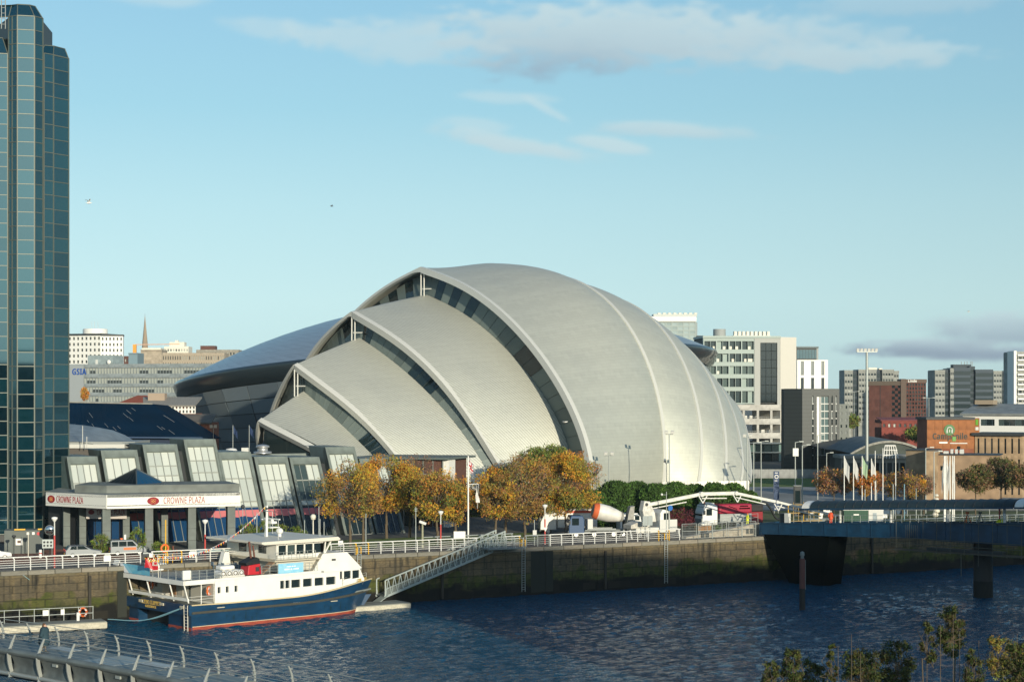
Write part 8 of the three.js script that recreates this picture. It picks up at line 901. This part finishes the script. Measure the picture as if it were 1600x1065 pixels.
// ---------------------------------------------------------------- footbridge in the foreground
{
  const yD = 10.0, dP = (px, py) => (CAMH - yD - .1) * FP / (py - HOR), A = P(-70, 0, dP(-70, 999)), C = P(300, 0, dP(300, 1065)), f = front(A, C), fb = thing('footbridge', 'grey steel footbridge with curved ribs and wire railings in the foreground', 'footbridge', V(A.x, yD, A.z), f.turn);
  const S0 = f.L / (370 / 48.3), n = 16, L = S0 * n, W = 3.5, mG = mat([.21, .235, .225], .5, .25, { map: withRep(patchy, 1 / 3) }), mRib = mat([.36, .38, .36], .45, .35), mPan = mat([.16, .18, .175], .55, .2, { map: withRep(patchy, 1 / 3) });
  const camber = (x) => -.0016 * (x - 14) ** 2 * .5;
  for (let k = 0; k < n; k++) {
    const x0 = S0 * k, x1 = x0 + S0, y = camber(x0 + S0 / 2); const pl = new GB(); pl.rbox(x0 + .02, x1 - .02, y - .12, y + .0, -W, 0, .03); pl.mesh('deck_plate', k === 4 || k === 9 ? M.galv : mG, fb);
    new GB().bar(V(x0, camber(x0) + .02, .04), V(x1, camber(x1) + .02, .04), .2, 14).mesh('edge_tube', mG, fb); new GB().bar(V(x0 + .12, camber(x0) - 1.32, -.05), V(x1 - .12, camber(x1) - 1.32, -.05), .14, 12).mesh('lower_tube', mRib, fb);
    const panel = []; for (let j = 0; j <= 6; j++) { const u = j / 6, yy = lerp(-.16, -1.25, u), zz = .02 - .22 * Math.sin(u * Math.PI * .8); panel.push([V(x0 + .1, camber(x0) + yy, zz), V(x1 - .1, camber(x1) + yy, zz)]); } put('side_panel', surf(panel), mPan, fb); if (k % 2 === 1) new GB().rbox(x0 + S0 * .42, x0 + S0 * .58, y - .48, y - .3, -.1, .02, .03).mesh('light_box', M.galv, fb); if (k % 3 === 2) new GB().box(x0 + .4, x1 - .4, y + .01, y + .03, -W + .3, -W + 1.2).mesh('deck_grille', mat([.5, .52, .5], .5, .3), fb);
    const rib = new THREE.Shape(); rib.moveTo(.2, 0); rib.quadraticCurveTo(.26, -.5, .02, -1.2); rib.lineTo(.12, -1.5); rib.lineTo(-.1, -1.5); rib.lineTo(-.2, -1.2); rib.quadraticCurveTo(.02, -.6, .0, .1); rib.lineTo(-.16, .55); rib.lineTo(-.34, .98); rib.lineTo(-.28, 1.0); rib.lineTo(-.06, .6); rib.closePath(); const g = new THREE.ExtrudeGeometry(rib, { depth: .09, bevelEnabled: true, bevelSize: .015, bevelThickness: .015, bevelSegments: 1 }); g.rotateY(-Math.PI / 2); g.translate(x0 + .04, camber(x0), 0); put('rib', g, mRib, fb);
    const post = new THREE.Shape(); post.moveTo(0, -.1); post.lineTo(.12, -.05); post.quadraticCurveTo(.02, .6, .38, 1.22); post.lineTo(.3, 1.24); post.quadraticCurveTo(-.12, .6, 0, -.1); const pg = new THREE.ExtrudeGeometry(post, { depth: .06, bevelEnabled: false }); pg.rotateY(-Math.PI / 2); pg.translate(x0 + .03, camber(x0), 0); const p2 = put('far_post', pg, mRib, fb); p2.position.z = -W + .1; 
    for (let q = 1; q < 5; q++) new GB().boxAt(V(x0, camber(x0) + .2 + q * .2, -.05 - q * .062), .1, .05, .08).boxAt(V(x0, camber(x0) + .1 + q * .24, -W + .3 - .06 - .0 * q), .1, .05, .12).mesh('cable_clip', M.galv, fb);
  }
  for (let q = 1; q <= 5; q++) { const a = new GB(), b = new GB(); for (let k = 0; k < n; k++) { const x0 = S0 * k, x1 = x0 + S0; a.bar(V(x0, camber(x0) + .14 + q * .17, -.02 - q * .062), V(x1, camber(x1) + .14 + q * .17, -.02 - q * .062), q === 5 ? .03 : .012, 5); b.bar(V(x0, camber(x0) + .1 + q * .225, -W + .25 - .035 * q), V(x1, camber(x1) + .1 + q * .225, -W + .25 - .035 * q), q === 5 ? .025 : .012, 5); } a.mesh('near_cable', M.galv, fb); b.mesh('far_cable', M.galv, fb); }
  { const b = new GB(); for (const z of [-.7, -W + .7]) for (let k = 0; k < n; k++) b.bar(V(S0 * k, camber(S0 * k) - 1.5, z), V(S0 * (k + 1), camber(S0 * (k + 1)) - 1.5, z), .22, 10); for (let k = 0; k <= n; k++) b.beam(V(S0 * k, camber(S0 * k) - 1.0, -.2), V(S0 * k, camber(S0 * k) - 1.0, -W + .2), .15, .5); b.mesh('under_frame', M.dark, fb); new GB().cyl(L * .95, -yD - 3, -1.4, -W / 2, .8, .8, 20).mesh('support', M.concrete, fb); }
  fb.updateMatrixWorld(true); const d = 109, pw = P(68, 0, d), lp = fb.worldToLocal(V(pw.x, yD, pw.z)); const w = fb.localToWorld(V(lp.x, camber(lp.x), clamp(lp.z, -W + .9, -1.1)));
  person('person in a bulky dark blue coat on the footbridge, seen from behind', w, f.turn + Math.PI * .72, { coat: mat([.03, .075, .10], .85, 0, { map: withRep(patchy, 1 / .4), bumpMap: withRep(patchy, 1 / .4), bumpScale: .02 }), legs: mat([.11, .10, .085], .8), hair: mat([.10, .045, .015], .7), stride: .16, armL: [-.27, .80, .1], armR: [.28, .78, .03], hem: .66, bulk: 1.7 });
  const b = thing('shopping_bag', 'small pink bag held by the person on the footbridge', 'bag', w.clone().add(V(0, 0, 0)), f.turn + Math.PI * .72); new GB().prism([[-.13, 0], [.13, 0], [.11, .28], [-.11, .28]], -.04, .04, .02).mesh('bag_body', mat([.65, .08, .14], .6), b); new GB().add(new THREE.TorusGeometry(.055, .008, 5, 12, Math.PI).translate(0, .28, 0)).mesh('handle', mat([.5, .06, .1], .6), b); b.position.add(V(.30, .36, .03).applyAxisAngle(V(0, 1, 0), f.turn + Math.PI * .72));
}
{ // workers
  const hv = { coat: M.hiviz, legs: M.hiviz, hair: M.dark, hem: .74, stride: .1 };
  person('worker in yellow hi-vis and orange helmet behind the concrete ramp', P(1168, 0, 256).setY(GY + 1.1), 1.9, { ...hv, helmet: M.orange, armL: [-.2, 1.0, .32], armR: [.2, 1.0, .34], elbowL: [-.28, 1.1, .05], elbowR: [.28, 1.1, .05] });
  const x = P(1301, 0, 241); person('worker in orange overalls standing on the bridge beside a white post', V(x.x, hgt(817, 241) - .2, x.z - 1.2), 2.6, { coat: mat([.75, .10, .03], .7), legs: mat([.7, .09, .03], .7), hair: M.dark, helmet: M.white, hem: .74, stride: .08 });
}
// ---------------------------------------------------------------- south bank: ground, riverside shrubs and unseen blocks added for their shade and mirror image
{
  const g = new THREE.BoxGeometry(1600, 8, 500); g.translate(0, 2, 250 - 78); struct('south_bank', g, mGrass);
  const shrub = (px, top, wpx, D, seed, lab, pal, n, o = {}) => { const p = P(px, 0, D).setY(6), H = hgt(top, D) - 6; return tree('riverside_shrub', lab, p, H, wpx * D / FP, H - Math.max(1.2, 90 * D / FP), pal, seed, { n, s: .13, clumps: o.clumps ?? 40, tr: .05, cat: 'shrub', ...o }); };
  const dk = [[.05, .07, .012], [.04, .058, .01], [.075, .08, .015], [.055, .05, .012]], yl = [[.30, .22, .03], [.24, .2, .04], [.2, .16, .03], [.12, .11, .03]];
  [[1205, 1030, 34, 'low dark green shrub tip at the bottom, leftmost of the foreground leaves'], [1238, 1008, 34, 'round topped green sprig in the foreground, second from the left'], [1265, 1030, 56, 'low broad green shrub in the foreground left of the thin stems'], [1300, 1002, 16, 'slim upright sprig with small leaf tuft in the foreground'], [1347, 1008, 66, 'broad dark shrub in the foreground, left of the middle'], [1400, 1000, 62, 'dense dark shrub in the foreground, middle'], [1452, 968, 26, 'leafy stem with two tufts left of the tallest foreground stems'], [1486, 944, 44, 'tallest open stemmed shrub in the foreground'], [1522, 1012, 34, 'small dark sprig right of the tallest foreground stems'], [1590, 1000, 56, 'dark green shrub at the bottom right corner']].forEach(([px, t, w, l], i) => shrub(px, t, w, 58 + (i % 3) * 3, 500 + i, l, dk, w < 30 ? 330 : w * 24, { clumps: w < 30 ? 14 : 46 }));
  shrub(1560, 984, 38, 70, 520, 'yellow leaved foreground shrub lit by the sun at the lower right', yl, 650); shrub(1585, 996, 44, 72, 521, 'second yellow leaved shrub behind the dark corner shrub', yl, 700);
  const thin = thing('bare_plant', 'thin bare upright stems between the foreground shrubs', 'plant', P(1330, 0, 60).setY(6)); for (const [px, t] of [[1310, 1010], [1331, 990], [1345, 1020], [1449, 985], [1470, 975], [1490, 960], [1500, 985], [1530, 1000], [1590, 990]]) { const a = P(px, 0, 60).setY(6).sub(thin.position); new GB().bar(a, a.clone().setY(hgt(t, 60) - 6), .03, 5, .008).mesh('stem', M.bark, thin); }
  const block = (lab, x0, x1, z, depth, h, cols, rows, m) => { const t = thing('unseen_block', lab, 'building', V(x0, 6, z)), L = x1 - x0, r = rng(h * 7 | 0); new GB().box(0, L, 0, h - 6, 0, depth).mesh('body', m, t); new GB().box(-.3, L + .3, h - 6, h - 5.4, -.3, depth + .3).mesh('parapet', M.midgrey, t); const g = new GB(); for (let c = 0; c < cols; c++) for (let k = 0; k < rows; k++) g.box(L * (c + .2) / cols, L * (c + .8) / cols, (h - 8) * (k + .25) / rows + 1, (h - 8) * (k + .8) / rows + 1, -.06, 0); g.mesh('windows', M.glassDark, t, 'stuff'); };
  const mBl = mat([.22, .20, .18], .85, 0, { map: patch4 });
  block('grey riverside office on the south bank, out of view to the right', 72, 130, -58, 30, 41, 14, 9, mBl); block('taller grey unseen block added for shade on the south bank, out of view further right', 142, 200, -58, 30, 49, 14, 12, mBl);
  block('long grey block added for its mirror image behind the viewpoint', -60, 60, 70, 40, 36, 20, 8, mBl); block('wide grey block added for its mirror image behind the viewpoint, to the right', 66, 200, 110, 40, 27, 26, 6, mBl);
}
// ---------------------------------------------------------------- birds
{
  const bird = (lab, px, py, d, s, m, turn, up) => { const t = thing('gull', lab, 'bird', P(px, py, d), turn); const b = new GB(); b.add(new THREE.SphereGeometry(.16 * s, 12, 8).scale(2.2, .8, .8)); b.add(new THREE.SphereGeometry(.09 * s, 10, 7).translate(.36 * s, .06 * s, 0)); b.add(new THREE.ConeGeometry(.035 * s, .14 * s, 6).rotateZ(-Math.PI / 2).translate(.5 * s, .05 * s, 0)); b.add(new THREE.ConeGeometry(.12 * s, .34 * s, 6).rotateZ(Math.PI / 2).scale(1, .3, 1).translate(-.42 * s, .02 * s, 0)); b.mesh('body', m, t); for (const z of [-1, 1]) { const g = []; for (let i = 0; i <= 8; i++) { const u = i / 8, c = .3 * (1 - u * .75), y = up * Math.sin(u * 2.2) * .55; g.push([V((.15 - u * u * .3) * s, y * s, z * u * 1.1 * s), V((.15 - u * u * .3 - c * .5) * s, (y + .03) * s, z * u * 1.1 * s), V((.15 - u * u * .3 - c) * s, y * s, z * u * 1.1 * s)]); } put('wing', surf(g), z > 0 ? m : M.midgrey, t); } };
  bird('white gull in flight just right of the glass tower', 138, 317, 180, .65, M.white, .6, 1); bird('distant dark bird high over the hall roof', 518, 322, 400, .8, M.dark, .4, .6); bird('white gull flying in front of the dark glazed band of the hall', 883, 659, 250, .8, M.white, -.3, .2); bird('tiny pale gull at far right above the skyline', 1514, 487, 500, .8, M.offwhite, .2, .8);
}
scene.fog = new THREE.FogExp2(new THREE.Color(.74, .90, .95), .00006);
renderer.render(scene, camera);
